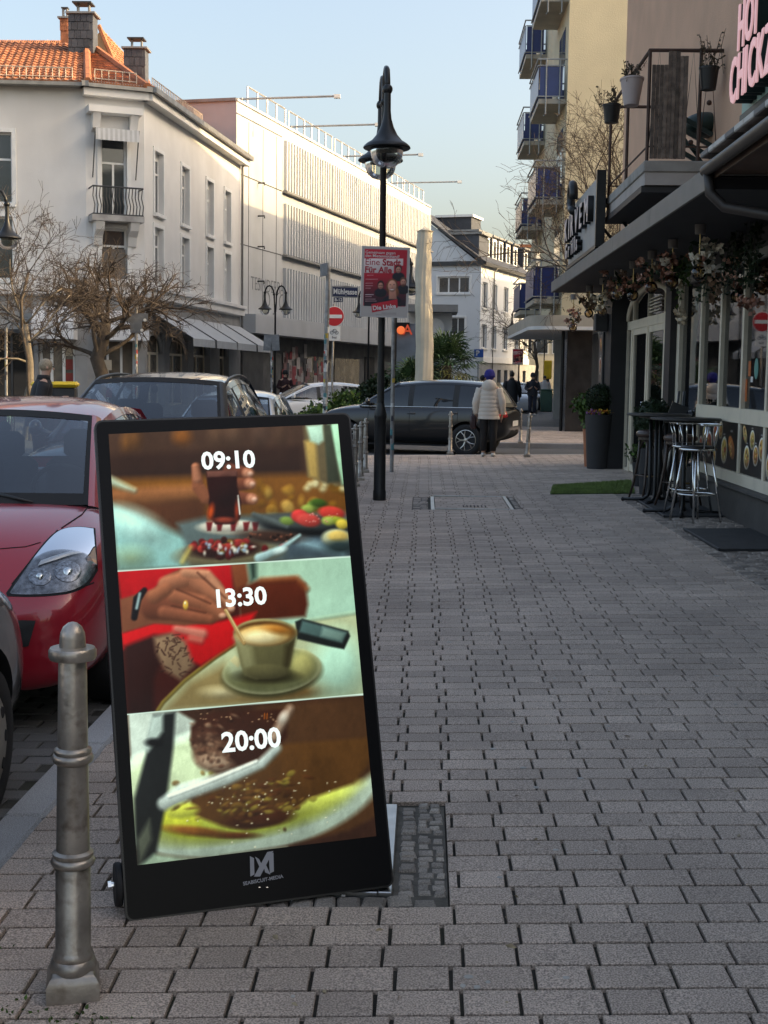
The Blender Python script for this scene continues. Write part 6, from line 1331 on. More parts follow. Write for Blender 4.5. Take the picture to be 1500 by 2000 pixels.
fS.box('cornice', WHW, wb, 0, fS.L, 4.25, 4.55, .0, .22); fS.box('cornice_top', WHW, wb, 0, fS.L, 4.55, 4.68, .0, .32); fS.box('eave', ZINC, wb, -.3, fS.L+.3, ZE-.02, ZE+.16, -.2, .55); fS.box('eave_board', WHW, wb, -.2, fS.L+.2, ZE-.28, ZE-.022, 0, .38)
def downpipe(f, par, u, z0, z1, m=ZINC):
    q = MB(); q.tube([f.p(u, z1, .45), f.p(u, z1-.35, .12), f.p(u, z0, .12)], .055, 8); q.build('downpipe', m, par, True)
downpipe(fS, wb, fS.L-.15, 0, ZE)
hC = []
r1 = fC.rect(199, 250, 247, 336); r2 = fC.rect(201, 428, 246, 520); mid = fC.uz(223, 400)[0]
hC = [(mid-.45, mid+.45, 7.05, 9.75), (mid-.45, mid+.45, 3.95+.9, 6.6)]
gC = (mid-.7, mid+.75, .3, 2.75)
fC.wall('chamfer_wall', WHW, wb, 4.2, ZE, hC); fC.wall('chamfer_shop_wall', STONEG, wb, -.1, 4.2, [gC], .3)
fC.window(wb, hC[0], transom=8.85, sill=False); w_ = fC.window(wb, hC[1], transom=6.0); fC.box('shutter', M('brown_shutter', (.12, .11, .10), .7, var=.1), w_, hC[1][0]+.05, hC[1][1]-.05, hC[1][2]+.02, 5.9, -.12, -.06)
fC.window(wb, gC, .3, WHITEP, SHOPG, (2, 0), False, False, .08)
fC.box('eave', ZINC, wb, -.2, fC.L+.2, ZE-.02, ZE+.16, -.2, .5); fC.box('eave_board', WHW, wb, -.1, fC.L+.1, ZE-.28, ZE-.022, 0, .36); fC.box('cornice', WHW, wb, 0, fC.L, 4.25, 4.55, 0, .22)
# small stone balcony with pediment and striped awning
bc = fC.box('balcony', M('weathered_stone', (.36, .35, .34), .85, var=.25, scale=3, stain=.4, stcol=(.16, .15, .14)), wb, mid-.9, mid+.9, 6.78, 6.98, .0, .75)
for i in range(16):
    u = mid-.84+i*1.68/15; q = MB(); q.tube([fC.p(u, 6.98, .7), fC.p(u+.03, 7.3, .73), fC.p(u-.03, 7.6, .7), fC.p(u, 7.92, .7)], .018, 4); q.build('baluster', DARKGREY, bc)
for z_ in (7.0, 7.93):
    q = MB(); q.tube([fC.p(mid-.87, z_, 0), fC.p(mid-.87, z_, .7), fC.p(mid+.87, z_, .7), fC.p(mid+.87, z_, 0)], .03, 5); q.build('rail', DARKGREY, bc)
for s_ in (-1, 1):
    q = MB(); u = mid+s_*.6; q.prism([(0, 6.78), (.7, 6.78), (.55, 6.5), (.25, 6.3), (.12, 6.0), (0, 5.95)], .3, frame3(fC.p(u-.15, 0, 0), fC.n, fC.d, (0, 0, 1))); q.build('bracket', WHW, bc)
pd = fC.box('pediment', WHW, wb, mid-.95, mid+.9, 10.45, 10.68, 0, .55)
for s_ in (-1, 1):
    q = MB(); u = mid+s_*.65; q.prism([(0, 10.45), (.5, 10.45), (.35, 10.2), (.2, 9.95), (0, 9.85)], .26, frame3(fC.p(u-.13, 0, 0), fC.n, fC.d, (0, 0, 1))); q.build('bracket', WHW, pd)
sa = empty('striped_awning', fC.p(mid, 9.6, .3), 0, 'small striped awning over the upper balcony of the white building', 'awning'); q = MB(); q.quad(fC.p(mid-.75, 10.0, .02), fC.p(mid+.75, 10.0, .02), fC.p(mid+.75, 9.9, .65), fC.p(mid-.75, 9.9, .65)); q.build('cloth', AWN, sa)
for i in range(18):
    u = mid-.75+i*1.5/18; q = MB(); q.quad(fC.p(u, 9.9, .65), fC.p(u+1.5/18, 9.9, .65), fC.p(u+1.5/18, 9.5, .67), fC.p(u, 9.5, .67)); q.build('stripe', AWN if i % 2 else AWNG, sa)
for s_ in (-.75, .75): q = MB(); q.tube([fC.p(mid+s_, 9.9, .64), fC.p(mid+s_, 8.3, .06)], .02, 4); q.build('arm', DARKGREY, sa)
# left face
u0, _ = fL.uz(6, 300); hL = [(u0-1.1, u0-.05+.35, 7.35, 9.75), (u0-1.1, u0+.3, 4.75, 6.9), (u0-5.5, u0-4.3, 7.35, 9.75), (u0-5.5, u0-4.3, 4.75, 6.9)]
ud = fL.uz(20, 700)[0]; us_ = fL.uz(75, 700)[0]; ue = fL.uz(146, 700)[0]; gL = [(ud-.65, ud+.65, 0, 2.9), (us_, ue, .25, 2.7)]
fL.wall('left_wall', WHW, wb, 4.2, ZE, hL); fL.wall('left_shop_wall', STONEG, wb, -.1, 4.2, gL, .3)
for h in hL: fL.window(wb, h, transom=h[2]+1.5)
fL.window(wb, gL[0], .3, DARKGREY, GLASSD, (1, 0), False, True); fL.window(wb, gL[1], .3, WHITEP, SHOPG, (2, 0), False, False, .1)
for i in range(14):
    g = random.Random(i); u = us_+.9+(i % 4)*.42; z_ = .7+(i//4)*.48; fL.box('window_card', [M('card_red', (.28, .04, .03), .7), M('card_pale', (.5, .42, .32), .7)][g.randrange(2)], wb, u, u+.34, z_, z_+.36, -.27, -.265)
fL.box('eave', ZINC, wb, 0, fL.L+.2, ZE-.02, ZE+.16, -.2, .5); fL.box('cornice', WHW, wb, 0, fL.L, 4.25, 4.55, 0, .22)
q = MB(); q.add([(p.x, p.y, ZE) for p in (L0, C1, C2, E_)]+[(E_.x-9, E_.y+1, ZE), (L0.x, L0.y+20, ZE)], [(0, 1, 2, 3, 4, 5)]); q.build('attic_floor', WHW, wb)
q = MB(); bk = E_-fS.n*9; q.quad((E_.x, E_.y, 0), (bk.x, bk.y, 0), (bk.x, bk.y, ZE), (E_.x, E_.y, ZE)); q.build('end_wall', WHW, wb)
# roof
ap = (C1+C2)/2-(fC.n)*5.2; ap = Vector((ap.x, ap.y, 14.0)); rl = ap+fL.d*-16; rs = ap+fS.d*(fS.L-1.5); rs.z = 13.6
ov = lambda f, u: f.p(u, ZE+.1, .5)
tiles('roof_tiles', ROOFT, wb, ov(fL, 0), ov(fL, fL.L), ap, rl, 70, 16, .05); tiles('roof_tiles', ROOFT, wb, ov(fC, 0), ov(fC, fC.L), ap, ap+Vector((.01, 0, 0)), 22, 16, .05); tiles('roof_tiles', ROOFT, wb, ov(fS, 0), ov(fS, fS.L), rs, ap, 62, 16, .05)
q = MB(); bk2 = ov(fS, fS.L)-fS.n*10; q.add([rs, ov(fS, fS.L), bk2, rl, ap], [(0, 1, 2), (0, 2, 3, 4)]); q.build('rear_roof', ROOFT, wb)
q = MB(); q.tube([ov(fC, 0)+Vector((0, 0, .05)), ap+Vector((0, 0, .08))], .13, 6); q.build('hip_tiles', ROOFT, wb); q = MB(); q.tube([ov(fC, fC.L)+Vector((0, 0, .05)), ap+Vector((0, 0, .08))], .13, 6); q.build('hip_tiles', ROOFT, wb)
for f, a, b in ((fC, .3, fC.L-.3), (fL, fL.L-4.4, fL.L-.4), (fS, .4, 7.0)):
    q = MB(); k = int((b-a)/.22)
    for i in range(k+1):
        u = a+(b-a)*i/k; p = f.p(u, ZE+.22, .18); q.tube([p, p+Vector((0, 0, .42))], .018, 4)
    for z_ in (.1, .4): q.tube([f.p(a, ZE+.22+z_, .18), f.p(b, ZE+.22+z_, .18)], .02, 4)
    tag(q.build('snow_guard', M('pale_snow_guard', (.42, .36, .30), .6, var=.2), wb), kind='stuff')
def chimney(px0, px1, py0, py1, Y, label, m=SLATE):
    a, b = at(px0, py1, Y), at(px1, py0, Y); e = empty('chimney', (a.x+(b.x-a.x)/2, Y, a.z), 0, label, 'chimney'); w_ = b.x-a.x; nx, nz = (4, max(3, int((b.z-a.z)/.3)))
    MB().box2((a.x+.02, Y, a.z-1.2), (b.x-.02, Y+w_*.8, b.z)).build('core', m, e)
    for j in range(nz):
        for i in range(nx):
            o_ = (j % 2)*.5*w_/nx; x0 = max(a.x, a.x+i*w_/nx-o_); x1 = min(b.x, a.x+(i+1)*w_/nx-o_)
            z0 = a.z+(b.z-a.z)*j/nz; q = MB(); q.box2((x0+.006, Y-.03, z0+.006), (x1-.006, Y-.002, z0+(b.z-a.z)/nz+.03)); q.build('shingle', m, e)
    MB().box2((a.x-.08, Y-.1, b.z), (b.x+.08, Y+w_*.8+.1, b.z+.07)).build('top_slab', ZINC, e)
    c = Vector(((a.x+b.x)/2, Y+w_*.4, b.z)); MB().box2((c.x-w_*.36, c.y-w_*.36, c.z+.42), (c.x+w_*.40, c.y+w_*.36, c.z+.47)).build('rain_cap', DARKGREY, e)
    for s_ in (-.2, .25): MB().box2((c.x+s_*w_-.03, c.y-.1, c.z+.06), (c.x+s_*w_+.03, c.y+.1, c.z+.42)).build('cap_post', ZINC, e)
chimney(134, 182, 27, 110, ap.y-1.5, 'larger slate clad chimney at the roof corner of the white building'); chimney(242, 284, 95, 165, 55.5, 'smaller slate clad chimney right of the orange roof'); chimney(117, 134, 36, 60, ap.y+5, 'orange brick chimney behind the large slate chimney', BRICK)
# gabled roof behind with yellow gable
gb = empty('gabled_house', (ap.x, ap.y+9, 0), 0, 'yellow gabled house with orange roof behind the white corner building', 'building'); gy = ap.y+7
A_, B_, T_ = at(120, 160, gy), at(228, 140, gy), at(196, 60, gy); YEL = M('yellow_render', (.62, .50, .27), .9, var=.08)
q = MB(); q.add([(at(120, 300, gy).x, gy, 0), (B_.x, gy, 0), B_, T_, (at(120, 60, gy).x, gy, T_.z-2)], [(0, 1, 2, 3, 4)]); q.build('gable_wall', YEL, gb)
tiles('roof_tiles', ROOFT, gb, (B_.x+.15, gy+10, B_.z-.1), (B_.x+.15, gy-.3, B_.z-.1), (T_.x, gy-.3, T_.z+.12), (T_.x, gy+10, T_.z+.12), 20, 10); tiles('roof_tiles', ROOFT, gb, (at(-60, 150, gy).x, gy-1, 13.2), (T_.x, gy-1, 13.2), (T_.x, gy+2.2, T_.z+.1), (at(-60, 150, gy).x, gy+2.2, T_.z+.1), 60, 10); q = MB(); q.tube([(B_.x+.1, gy-.3, B_.z), (T_.x, gy-.3, T_.z+.15)], .1, 5); q.build('verge', ROOFT, gb)
# awnings
def awning(f, u0, u1, zt, zb_, out, m, label, val=.28, dome=False):
    e = empty('shop_awning', f.p((u0+u1)/2, zb_, .1), 0, label, 'awning', 'cloth awnings over the shop windows'); q = MB(); n_ = 8
    def fn(u, v):
        o_ = out*(math.sin(v*PI/2) if dome else v); z_ = zt-(zt-zb_)*((1-math.cos(v*PI/2)) if dome else v); sh_ = (1-u*2)*0
        return f.p(u0+(u1-u0)*u, z_, .05+o_)
    q.patch(fn, 10, n_); q.build('cloth', m, e, True)
    q = MB(); q.patch(lambda u, v: f.p(u0+(u1-u0)*u, zb_-val*v, .05+out+.01*v), 10, 1); q.build('valance', m, e)
    for uu in (u0, u1):
        q = MB(); k = [f.p(uu, zt-(zt-zb_)*((1-math.cos(v*PI/2)) if dome else v), .05+out*(math.sin(v*PI/2) if dome else v)) for v in np.linspace(0, 1, 9)]
        if dome: q.add(k+[f.p(uu, zb_-val, .05+out), f.p(uu, zb_-val, .05)], [tuple(range(11))]); q.build('side_cloth', m, e)
        else: q.tube([k[0], k[-1]], .02, 4); q.build('side_arm', DARKGREY, e)
    return e
for i, (a, b) in enumerate(((296, 345), (347, 392), (393, 434), (436, 468))):
    ua, ub = fS.uz(a, 640)[0], fS.uz(b, 640)[0]; awning(fS, ua, ub-.1, 3.75, 2.85, 1.5, AWNG, ['first grey shop awning, nearest the corner', 'second grey shop awning on the white building', 'third grey shop awning on the white building', 'fourth grey shop awning, nearest the slatted building'][i])
awning(fC, mid-.55, mid+1.0, 3.75, 2.9, .9, AWN, 'white domed awning on the chamfered corner behind the tree trunk', .2, True); awning(fL, us_-.05, ue+.12, 3.85, 2.9, .9, AWN, 'white domed awning left of the big tree trunk', .2, True)
# ---- grey slatted building
ZG = 14.4
G0, G1 = atz(462, 197, ZG), atz(841, 406, ZG); gbd = empty('slatted_building', (G0.x, G0.y, 0), 0, 'long grey concrete department store with ribbed panels and roof railing', 'building'); fG = Face(G0, G1)
fG.wall('facade', CONC, gbd, 4.4, ZG, dep=.1); fG.box('canopy_band', CONC, gbd, 0, fG.L, 3.55, 4.45, .002, 1.0); fG.wall('ground_wall', DKWALL, gbd, -.1, 3.6, dep=.1)
uR = fG.uz(552, 300)[0]; rows = []
for ya, yb_ in ((273, 371), (397, 496), (523, 632)): rows.append((fG.uz(552, yb_)[1], fG.uz(552, ya)[1]))
bays = [uR, uR+8.2, uR+16.4, uR+24.6, fG.L-.3]
for (z0, z1) in rows:
    for a, b in zip(bays[:-1], bays[1:]):
        q = MB(); n_ = int((b-a-.15)/.44); st_ = (b-a-.15)/n_; prof = []
        for i in range(n_): u = a+i*st_; prof += [(u, .01), (u+st_*.34, .01), (u+st_*.42, .17), (u+st_*.86, .17), (u+st_*.96, .01)]
        k = len(prof); q.add([fG.p(u, z0, o_) for u, o_ in prof]+[fG.p(u, z1, o_) for u, o_ in prof], [(i, i+1, i+1+k, i+k) for i in range(k-1)]); q.build('rib_panel', CONC, gbd)
    fG.box('ledge', ZINC, gbd, uR, fG.L, z0-.14, z0-.05, .002, .28)
for z_ in [r_[0]-.1 for r_ in rows]+[rows[0][1]+.1]: fG.box('panel_joint', DARKGREY, gbd, 0, uR-.1, z_, z_+.05, .002, .008)
for u in (1.6, 3.6, 5.6): fG.box('panel_joint', DARKGREY, gbd, u, u+.05, 4.5, rows[0][1], .002, .01)
for z_ in (11.0, 9.4, 7.9, 6.2): q = MB(); p = fG.p(2.9, z_, .01); q.tube([p, p+fG.n*.35, p+fG.n*.35+Vector((0, 0, -.12))], .04, 5); q.build('anchor_hook', DARKGREY, gbd)
fG.box('parapet', CONC, gbd, 0, fG.L, ZG, ZG+.12, -.3, .06)
sd = Face(G0-fG.n*14, G0); sd.wall('side_wall', CONCP, gbd, 0, ZG, dep=.1); sd.box('side_parapet', ZINC, gbd, 0, sd.L, ZG, ZG+.14, -.3, .1)
q = MB(); a = fG.p(0, ZG-.05, 0); q.quad(a, fG.p(fG.L, ZG-.05, 0), fG.p(fG.L, ZG-.05, -14), fG.p(0, ZG-.05, -14)); q.build('flat_roof', ZINC, gbd); MB().box(fG.p(-.0, ZG+.4, -5.5), (1.6, 1.6, .9)).build('roof_vent', ZINC, gbd)
q = MB(); q.quad(fG.p(fG.L, 0, 0), fG.p(fG.L, 0, -14), fG.p(fG.L, ZG, -14), fG.p(fG.L, ZG, 0)); q.build('end_wall', CONC, gbd)
# roof railing and light arms
for a, b in ((3.0, 8.6), (9.2, 17.0), (17.6, 26.0), (26.6, 34), (34.5, fG.L)):
    r_ = MB(); 
    for z_ in (.45, 1.3): r_.tube([fG.p(a, ZG+z_, -.6), fG.p(b, ZG+z_, -.6)], .05, 4)
    rr_ = r_.build('roof_rail', M('pale_grey_rail', (.42, .42, .41), .5, .4), gbd); k = int((b-a)/1.3)
    for i in range(k+1): q = MB(); u = a+(b-a)*i/k; q.tube([fG.p(u, ZG, -.6), fG.p(u, ZG+1.3, -.6)], .045, 4); q.build('rail_post', MATS['pale_grey_rail'], rr_)
for i, u in enumerate((2.2, 9.6, 19.5, 31.0)):
    e = empty('light_arm', fG.p(u, ZG+.5, -.6), 0, ['nearest roof light arm pointing over the street', 'second roof light arm above the ribbed panels', 'third roof light arm behind the lamp lantern', 'farthest roof light arm'][i], 'floodlight', 'light arms on the flat roof'); q = MB(); q.tube([fG.p(u, ZG+.55, -1.2), fG.p(u+.6, ZG+.62, 4.0)], .055, 6); q.build('arm', MATS['pale_grey_rail'], e); MB().box(fG.p(u+.6, ZG+.6, 4.1), (.3, .3, .16)).build('lamp_head', WHITEP, e); q = MB(); q.tube([fG.p(u, ZG, -.6), fG.p(u, ZG+.6, -.6)], .06, 5); q.build('bracket', MATS['pale_grey_rail'], e)
# ground floor: shop windows with torn posters, dark entrance
GR = Face(G0, G1)
def gwin(px0, px1, z0, z1, m): u0_, u1_ = fG.uz(px0, 700)[0], fG.uz(px1, 700)[0]; return fG.box('shop_window', m, gbd, u0_, u1_, z0, z1, .002, .06)
gwin(466, 512, .0, 2.7, M('dark_gate', (.05, .052, .055), .6, var=.3, scale=2)); gwin(598, 646, .5, 2.6, SHOPG); gwin(652, 700, .5, 2.6, SHOPG); gwin(712, 730, .0, 2.8, BLACK)
g = random.Random(12)
for i in range(70):
    px = g.uniform(548, 640); u = fG.uz(px, 700)[0]; z_ = g.uniform(.3, 2.6); w_, h_ = g.uniform(.3, .7), g.uniform(.3, .8); fG.box('wall_poster', M('old_poster_%d' % (i % 5), ((.32, .3, .29), (.28, .05, .06), (.06, .06, .07), (.4, .36, .34), (.22, .12, .12))[i % 5], .8, var=.3, scale=4), gbd, u, u+w_, z_, z_+h_, .062+.002*(i % 9), .064+.002*(i % 9))
GRAF = M('graffiti_paint', (.18, .19, .20), .8, var=.2)
p = fG.uz(533, 562); text('graffiti', 'TESINDERBARGE', .95, GRAF, gbd, frame3(fG.p(p[0], p[1], .012), fG.d, (0, 0, 1), fG.n), -.01, .002, sx=.9)
p = fG.uz(536, 590); text('graffiti', 'OJO', 1.3, GRAF, gbd, frame3(fG.p(p[0], p[1], .012), fG.d, (0, 0, 1), fG.n), -.012, .002, sx=1.2, space=1.5)
# lit strip house wall beyond, and far closing houses
# ---- white gable house
ZH = 11.0; kz = ZH/8.5
H0, H1 = atz(940, 517, ZH), atz(1035, 546, ZH); fH = Face(H0, H1); fHg = Face(H0+Vector((-fH.d.y, fH.d.x, 0))*12, H0)
wh = empty('white_gable_house', (H0.x, H0.y, 0), 0, 'white gabled house with slate roof and a row of dormers', 'building')
WHB = M('white_house_render', (.64, .66, .67), .9, var=.05, scale=.8, stain=.15, stcol=(.52, .52, .52))
hh = []
for px in (947, 966, 988, 1010, 1028):
    u = fH.uz(px, 600)[0]
    for a, b in ((5.75, 7.45), (3.15, 4.7)): hh.append((u-.8, u+.8, a*kz, b*kz))
fH.wall('street_wall', WHB, wh, 2.35*kz, ZH, hh, .2)
for h in hh: fH.window(wh, h, .2, WHITEP, GLASSB, (1, 0), True, False, .1)
fH.box('band', WHITEP, wh, 0, fH.L, 2.2*kz, 2.6*kz, .0, .12); fH.box('eave', DARKGREY, wh, -.2, fH.L, ZH, ZH+.25, -.3, .5); downpipe(fH, wh, 3.8, 0, ZH)
ar = []
for px in (975, 988, 999, 1024, 1050): u = fH.uz(px, 720)[0]; ar.append((u-.6, u+.6, 0, 1.75*kz))
fH.wall('ground_wall', STONEG, wh, -.1, 2.2*kz, ar, .3)
for h in ar: w_ = fH.window(wh, h, .3, DARKGREY, GLASSD, (0, 0), False, False)
ga = fHg.L; hg = []
for (a, b, c, d) in ((855, 540, 917, 573), (880, 620, 907, 653)):
    u0_, u1_, z0_, z1_ = fHg.rect(a, b, c, d); hg.append((u0_, u1_, z0_, z1_))
fHg.wall('gable_lower', WHB, wh, -.1, ZH, hg, .2); fHg.window(wh, hg[0], .2, WHITEP, GLASSB, (2, 0), True, True, .12); fHg.window(wh, hg[1], .2, WHITEP, GLASSB, (1, 0))
RD, RH = 6.0, 4.6
q = MB(); pe = fHg.p(ga, ZH, 0); q.add([fHg.p(-2, ZH, 0), pe, fHg.p(ga-RD, ZH+RH, 0), fHg.p(-2, ZH+.5, 0)], [(0, 1, 2, 3)]); q.build('gable_wall', WHB, wh); fHg.box('gable_band', DARKGREY, wh, 0, ga+.2, ZH-.05, ZH+.3, .002, .25)
q = MB(); q.tube([fHg.p(ga+.35, ZH+.1, .2), fHg.p(ga-RD, ZH+RH+.2, .2)], .14, 5); q.build('verge', DARKGREY, wh)
e0, e1 = fH.p(-.3, ZH+.2, .5), fH.p(fH.L, ZH+.2, .5); r0, r1_ = fH.p(-.3, ZH+RH+.2, -RD), fH.p(fH.L, ZH+RH+.2, -RD); tiles('roof_slates', SLATE, wh, e0, e1, r1_, r0, 60, 18, .03)
for i, px in enumerate((952, 966, 980, 992, 1006, 1020, 1040)):
    u = fH.uz(px, 500)[0]; d_ = fH.box('dormer', SLATE, wh, u-.85, u+.85, ZH+.7, ZH+2.9, -3.6, -.7); fH.box('dormer_face', WHITEP, d_, u-.7, u+.7, ZH+.85, ZH+2.75, -.698, -.65); fH.box('dormer_pane', GLASSB, d_, u-.42, u+.42, ZH+1.1, ZH+2.55, -.648, -.64); fH.box('dormer_roof', ZINC, d_, u-1.0, u+1.0, ZH+2.9, ZH+3.05, -3.8, -.5)
lg = fH.box('long_dormer', SLATE, wh, .6, 3.4, ZH+.6, ZH+2.6, -4.4, -.4); fH.box('long_dormer_roof', ZINC, lg, .4, 3.6, ZH+2.6, ZH+2.8, -4.6, -.1); rb_ = fH.box('roof_box', SLATE, wh, 5, 8, ZH+2.6, ZH+4.6, -5.5, -2.4); fH.box('roof_box_top', WHITEP, rb_, 4.8, 8.2, ZH+4.6, ZH+4.8, -5.7, -2.2)
# ---- flat porch kiosk in front of it
ki = empty('porch', at(850, 700, 78), 0, 'grey flat roofed porch before the white gable house', 'porch'); a = at(838, 604, 78); MB().box2((a.x-1.2, 76, at(840, 612, 78).z), (at(893, 604, 78).x, 80, at(840, 598, 78).z)).build('roof_slab', STONEG, ki); MB().box2((a.x-1.2, 77, 0), (at(883, 604, 78).x, 79.5, at(840, 612, 78).z)).build('wall', WHB, ki); MB().box2((at(836, 700, 77).x, 76.9, 1.2), (at(862, 700, 77).x, 76.98, at(850, 628, 77).z)).build('dark_opening', BLACK, ki)
q = MB(); q.lathe([(.55, -.02), (.55, .02)], 24, at(849, 640, 76.7), Matrix.Rotation(PI/2, 3, 'X')); q.build('round_sign', WHITEP, ki)
# neon shop fascia seen below the poster
ns = empty('neon_shop_front', onground(790, 72, 0), 0, 'blue grey shop front with orange glowing sign below the red poster', 'shop'); MB().box2((at(772, 700, 72).x, 72, 0), (at(822, 700, 72).x, 74, 4.4)).build('wall', M('blue_grey_shop', (.22, .26, .30), .6, var=.3, scale=1), ns); MB().box2((at(774, 640, 72).x, 71.9, at(790, 648, 72).z), (at(800, 640, 72).x, 71.98, at(790, 630, 72).z)).build('fascia', BLACK, ns)
q = MB(); q.lathe([(.18, -.03), (.22, 0), (.18, .03)], 20, at(783, 645, 71.8), Matrix.Rotation(PI/2, 3, 'X')); q.build('neon_disc', emissive('orange_neon', (1., .22, .08), .8*2**-EXPO), ns, True); text('neon_letter', 'A', .75, emissive('orange_neon2', (.9, .12, .06), .4*2**-EXPO), ns, frame3(at(796, 645, 71.8), (1, 0, 0), (0, 0, 1), (0, -1, 0)), .01, .01)
# ---- cream block of flats with blue balconies
XB = 4.0; YB0, YB1, ZB = 39.9, 52.0, 18.2
cb = empty('cream_apartment_block', (XB, YB0, 0), 0, 'tall cream block of flats with blue balconies beyond the side street', 'building')
MB().box2((XB, YB0, 3.45), (44.5, YB1, ZB)).build('upper_walls', CREAM, cb); MB().box2((XB+1.4, YB0+1.2, -.05), (44.5, YB1, 3.45)).build('ground_walls', M('dark_shop_stone', (.10, .095, .085), .5, var=.3, scale=2), cb); MB().box2((XB+1.42, YB0+1.17, .5), (10, YB0+1.198, 2.7)).build('shop_window', SHOPG, cb)
MB().box2((XB+.25, YB0+.5, -.05), (XB+1.0, YB0+1.25, 3.44)).build('pillar', M('polished_dark_stone', (.045, .042, .040), .2, var=.3, scale=3), cb); MB().box2((XB+1.7, YB0+.9, -.05), (XB+1.82, YB0+1.16, 3.44)).build('pillar', M('beige_pillar', (.40, .36, .29), .7), cb); q = MB(); q.tube([(XB+.15, YB0+.75, 0), (XB+.15, YB0+.75, 3.4)], .05, 8); q.build('downpipe', BLACKMET, cb)
BEI = M('beige_canopy', (.44, .40, .33), .7, var=.12, scale=2); q = MB(); n_ = 10; prof = [(XB-.95+.7-.7*math.cos(a), YB0-.35+.7-.7*math.sin(a)) for a in np.linspace(0, PI/2, n_)]; pol = [(XB-.95, YB1-2)]+prof+[(12, YB0-.35), (12, YB1-2)]; k = len(pol)
for nm, z0, z1, m in (('canopy_fascia', 3.12, 3.44, BEI), ('canopy_lip', 3.02, 3.118, WHITEP)):
    q = MB(); q.add([(x, y_, z0) for x, y_ in pol]+[(x, y_, z1) for x, y_ in pol], [tuple(range(k)), tuple(reversed(range(k, 2*k)))]+[(i, (i+1) % k, (i+1) % k+k, i+k) for i in range(k)]); q.build(nm, m, cb)
BLUEP = M('blue_balcony_panel', (.015, .035, .15), .3, var=.1, spec=.6); RAILG = M('grey_balcony_rail', (.34, .34, .33), .5, .5, var=.1)
for col_, (y0, y1, x0) in enumerate(((40.2, 43.4, XB-.80), (47.2, 50.4, XB-.72))):
    for k_, z0 in enumerate((3.95, 6.85, 9.75, 12.65, 15.55)):
        e = empty('flat_balcony', (XB, (y0+y1)/2, z0), 0, '%s blue panelled balcony counted from the street, %s row' % (['lowest', 'second', 'third', 'fourth', 'fifth'][k_], ['nearer', 'farther'][col_]), 'balcony', 'blue balconies of the cream block'); MB().box2((x0, y0, z0-.14), (XB-.005, y1, z0)).build('slab', BEI, e)
        MB().box2((x0+.02, y0-.02, z0+.08), (XB-.12, y0-.0, z0+.92)).build('end_panel', BLUEP, e); MB().box2((x0-.02, y0+.05, z0+.08), (x0, y1-.05, z0+.92)).build('front_panel', BLUEP, e); MB().box2((x0+.02, y1, z0+.08), (XB-.12, y1+.02, z0+.92)).build('end_panel', BLUEP, e)
        q = MB(); q.tube([(XB, y0-.04, z0+1.12), (x0-.04, y0-.04, z0+1.12), (x0-.04, y1+.04, z0+1.12), (XB, y1+.04, z0+1.12)], .025, 5); q.build('top_rail', RAILG, e)
        for zz in (.06, .94): q = MB(); q.tube([(XB-.05, y0-.04, z0+zz), (x0, y0-.04, z0+zz), (x0-.04, y0, z0+zz), (x0-.04, y1, z0+zz)], .02, 5); q.build('panel_rail', RAILG, e)
        for xx in (x0+.2, XB-.2): q = MB(); q.tube([(xx, y0-.05, z0+1.12), (xx, y0-.05, z0-.45), (xx-.04, y0+.05, z0-.48)], .022, 5); q.build('railing_post', RAILG, e)
        MB().box2((XB-.01, y0+.6, z0+.02), (XB+.02, y0+2.4, z0+2.2)).build('balcony_door', GLASSB, e)
# ---- houses at the end of the street, and unseen ones on the right that block sun
def plain_house(name, x0, y0, x1, y1, h_, m, label, cols=4, rws=4, roof=None, face='x'):
    e = empty(name, ((x0+x1)/2, y0, 0), 0, label, 'building'); MB().box2((x0, y0, 0), (x1, y1, h_)).build('walls', m, e); MB().box2((x0-.2, y0-.2, h_), (x1+.2, y1+.2, h_+.3)).build('roof', roof or SLATE, e)
    for f in ([Face((x0, y1), (x0, y0))] if face == 'x' else [])+[Face((x0, y0), (x1, y0))]:
        f = Face((f.B.x, f.B.y), (f.A.x, f.A.y)) if f.n.dot(Vector(((x0+x1)/2-f.A.x, (y0+y1)/2-f.A.y, 0))) > 0 else f
        for r_ in range(rws):
            for c in range(cols):
                u = f.L*(c+.5)/cols; z_ = 4+r_*2.9
                if z_+1.6 < h_: w_ = f.box('window', WHITEP, e, u-.65, u+.65, z_, z_+1.6, .0, .05); f.box('pane', GLASSB, w_, u-.55, u+.55, z_+.1, z_+1.5, .052, .06)
    return e
TER = M('pale_terrace_render', (.45, .43, .40), .9, var=.1); tr_ = empty('pale_shade_terrace', (5, 52.3, 0), 0, 'pale terraced houses out of view on the right, sized to shade the grey store', 'building'); pol = [(5.0, 52.2), (24.0, 124), (60, 124), (45, 52.2)]; q = MB(); q.add([(x, y_, 0) for x, y_ in pol]+[(x, y_, 17.0) for x, y_ in pol], [(4, 5, 6, 7)]+[(i, (i+1) % 4, (i+1) % 4+4, i+4) for i in range(4)]); q.build('walls', TER, tr_)  # hidden terrace, height and length set for the shade it casts
f = Face((24.0, 124), (5.0, 52.2))
for r_ in range(4):
    for c_ in range(22):
        u = f.L*(c_+.5)/22; z_ = 4+2.9*r_; w_ = f.box('window', WHITEP, tr_, u-.65, u+.65, z_, z_+1.6, .0, .05); f.box('pane', GLASSB, w_, u-.55, u+.55, z_+.1, z_+1.5, .052, .06)
plain_house('side_street_sun_block', 45, 22, 60, 42, 22.0, TER, 'tall pale house added out of view to block the sun along the side street', 4, 6)  # unseen house added to stop the low sun down the side street
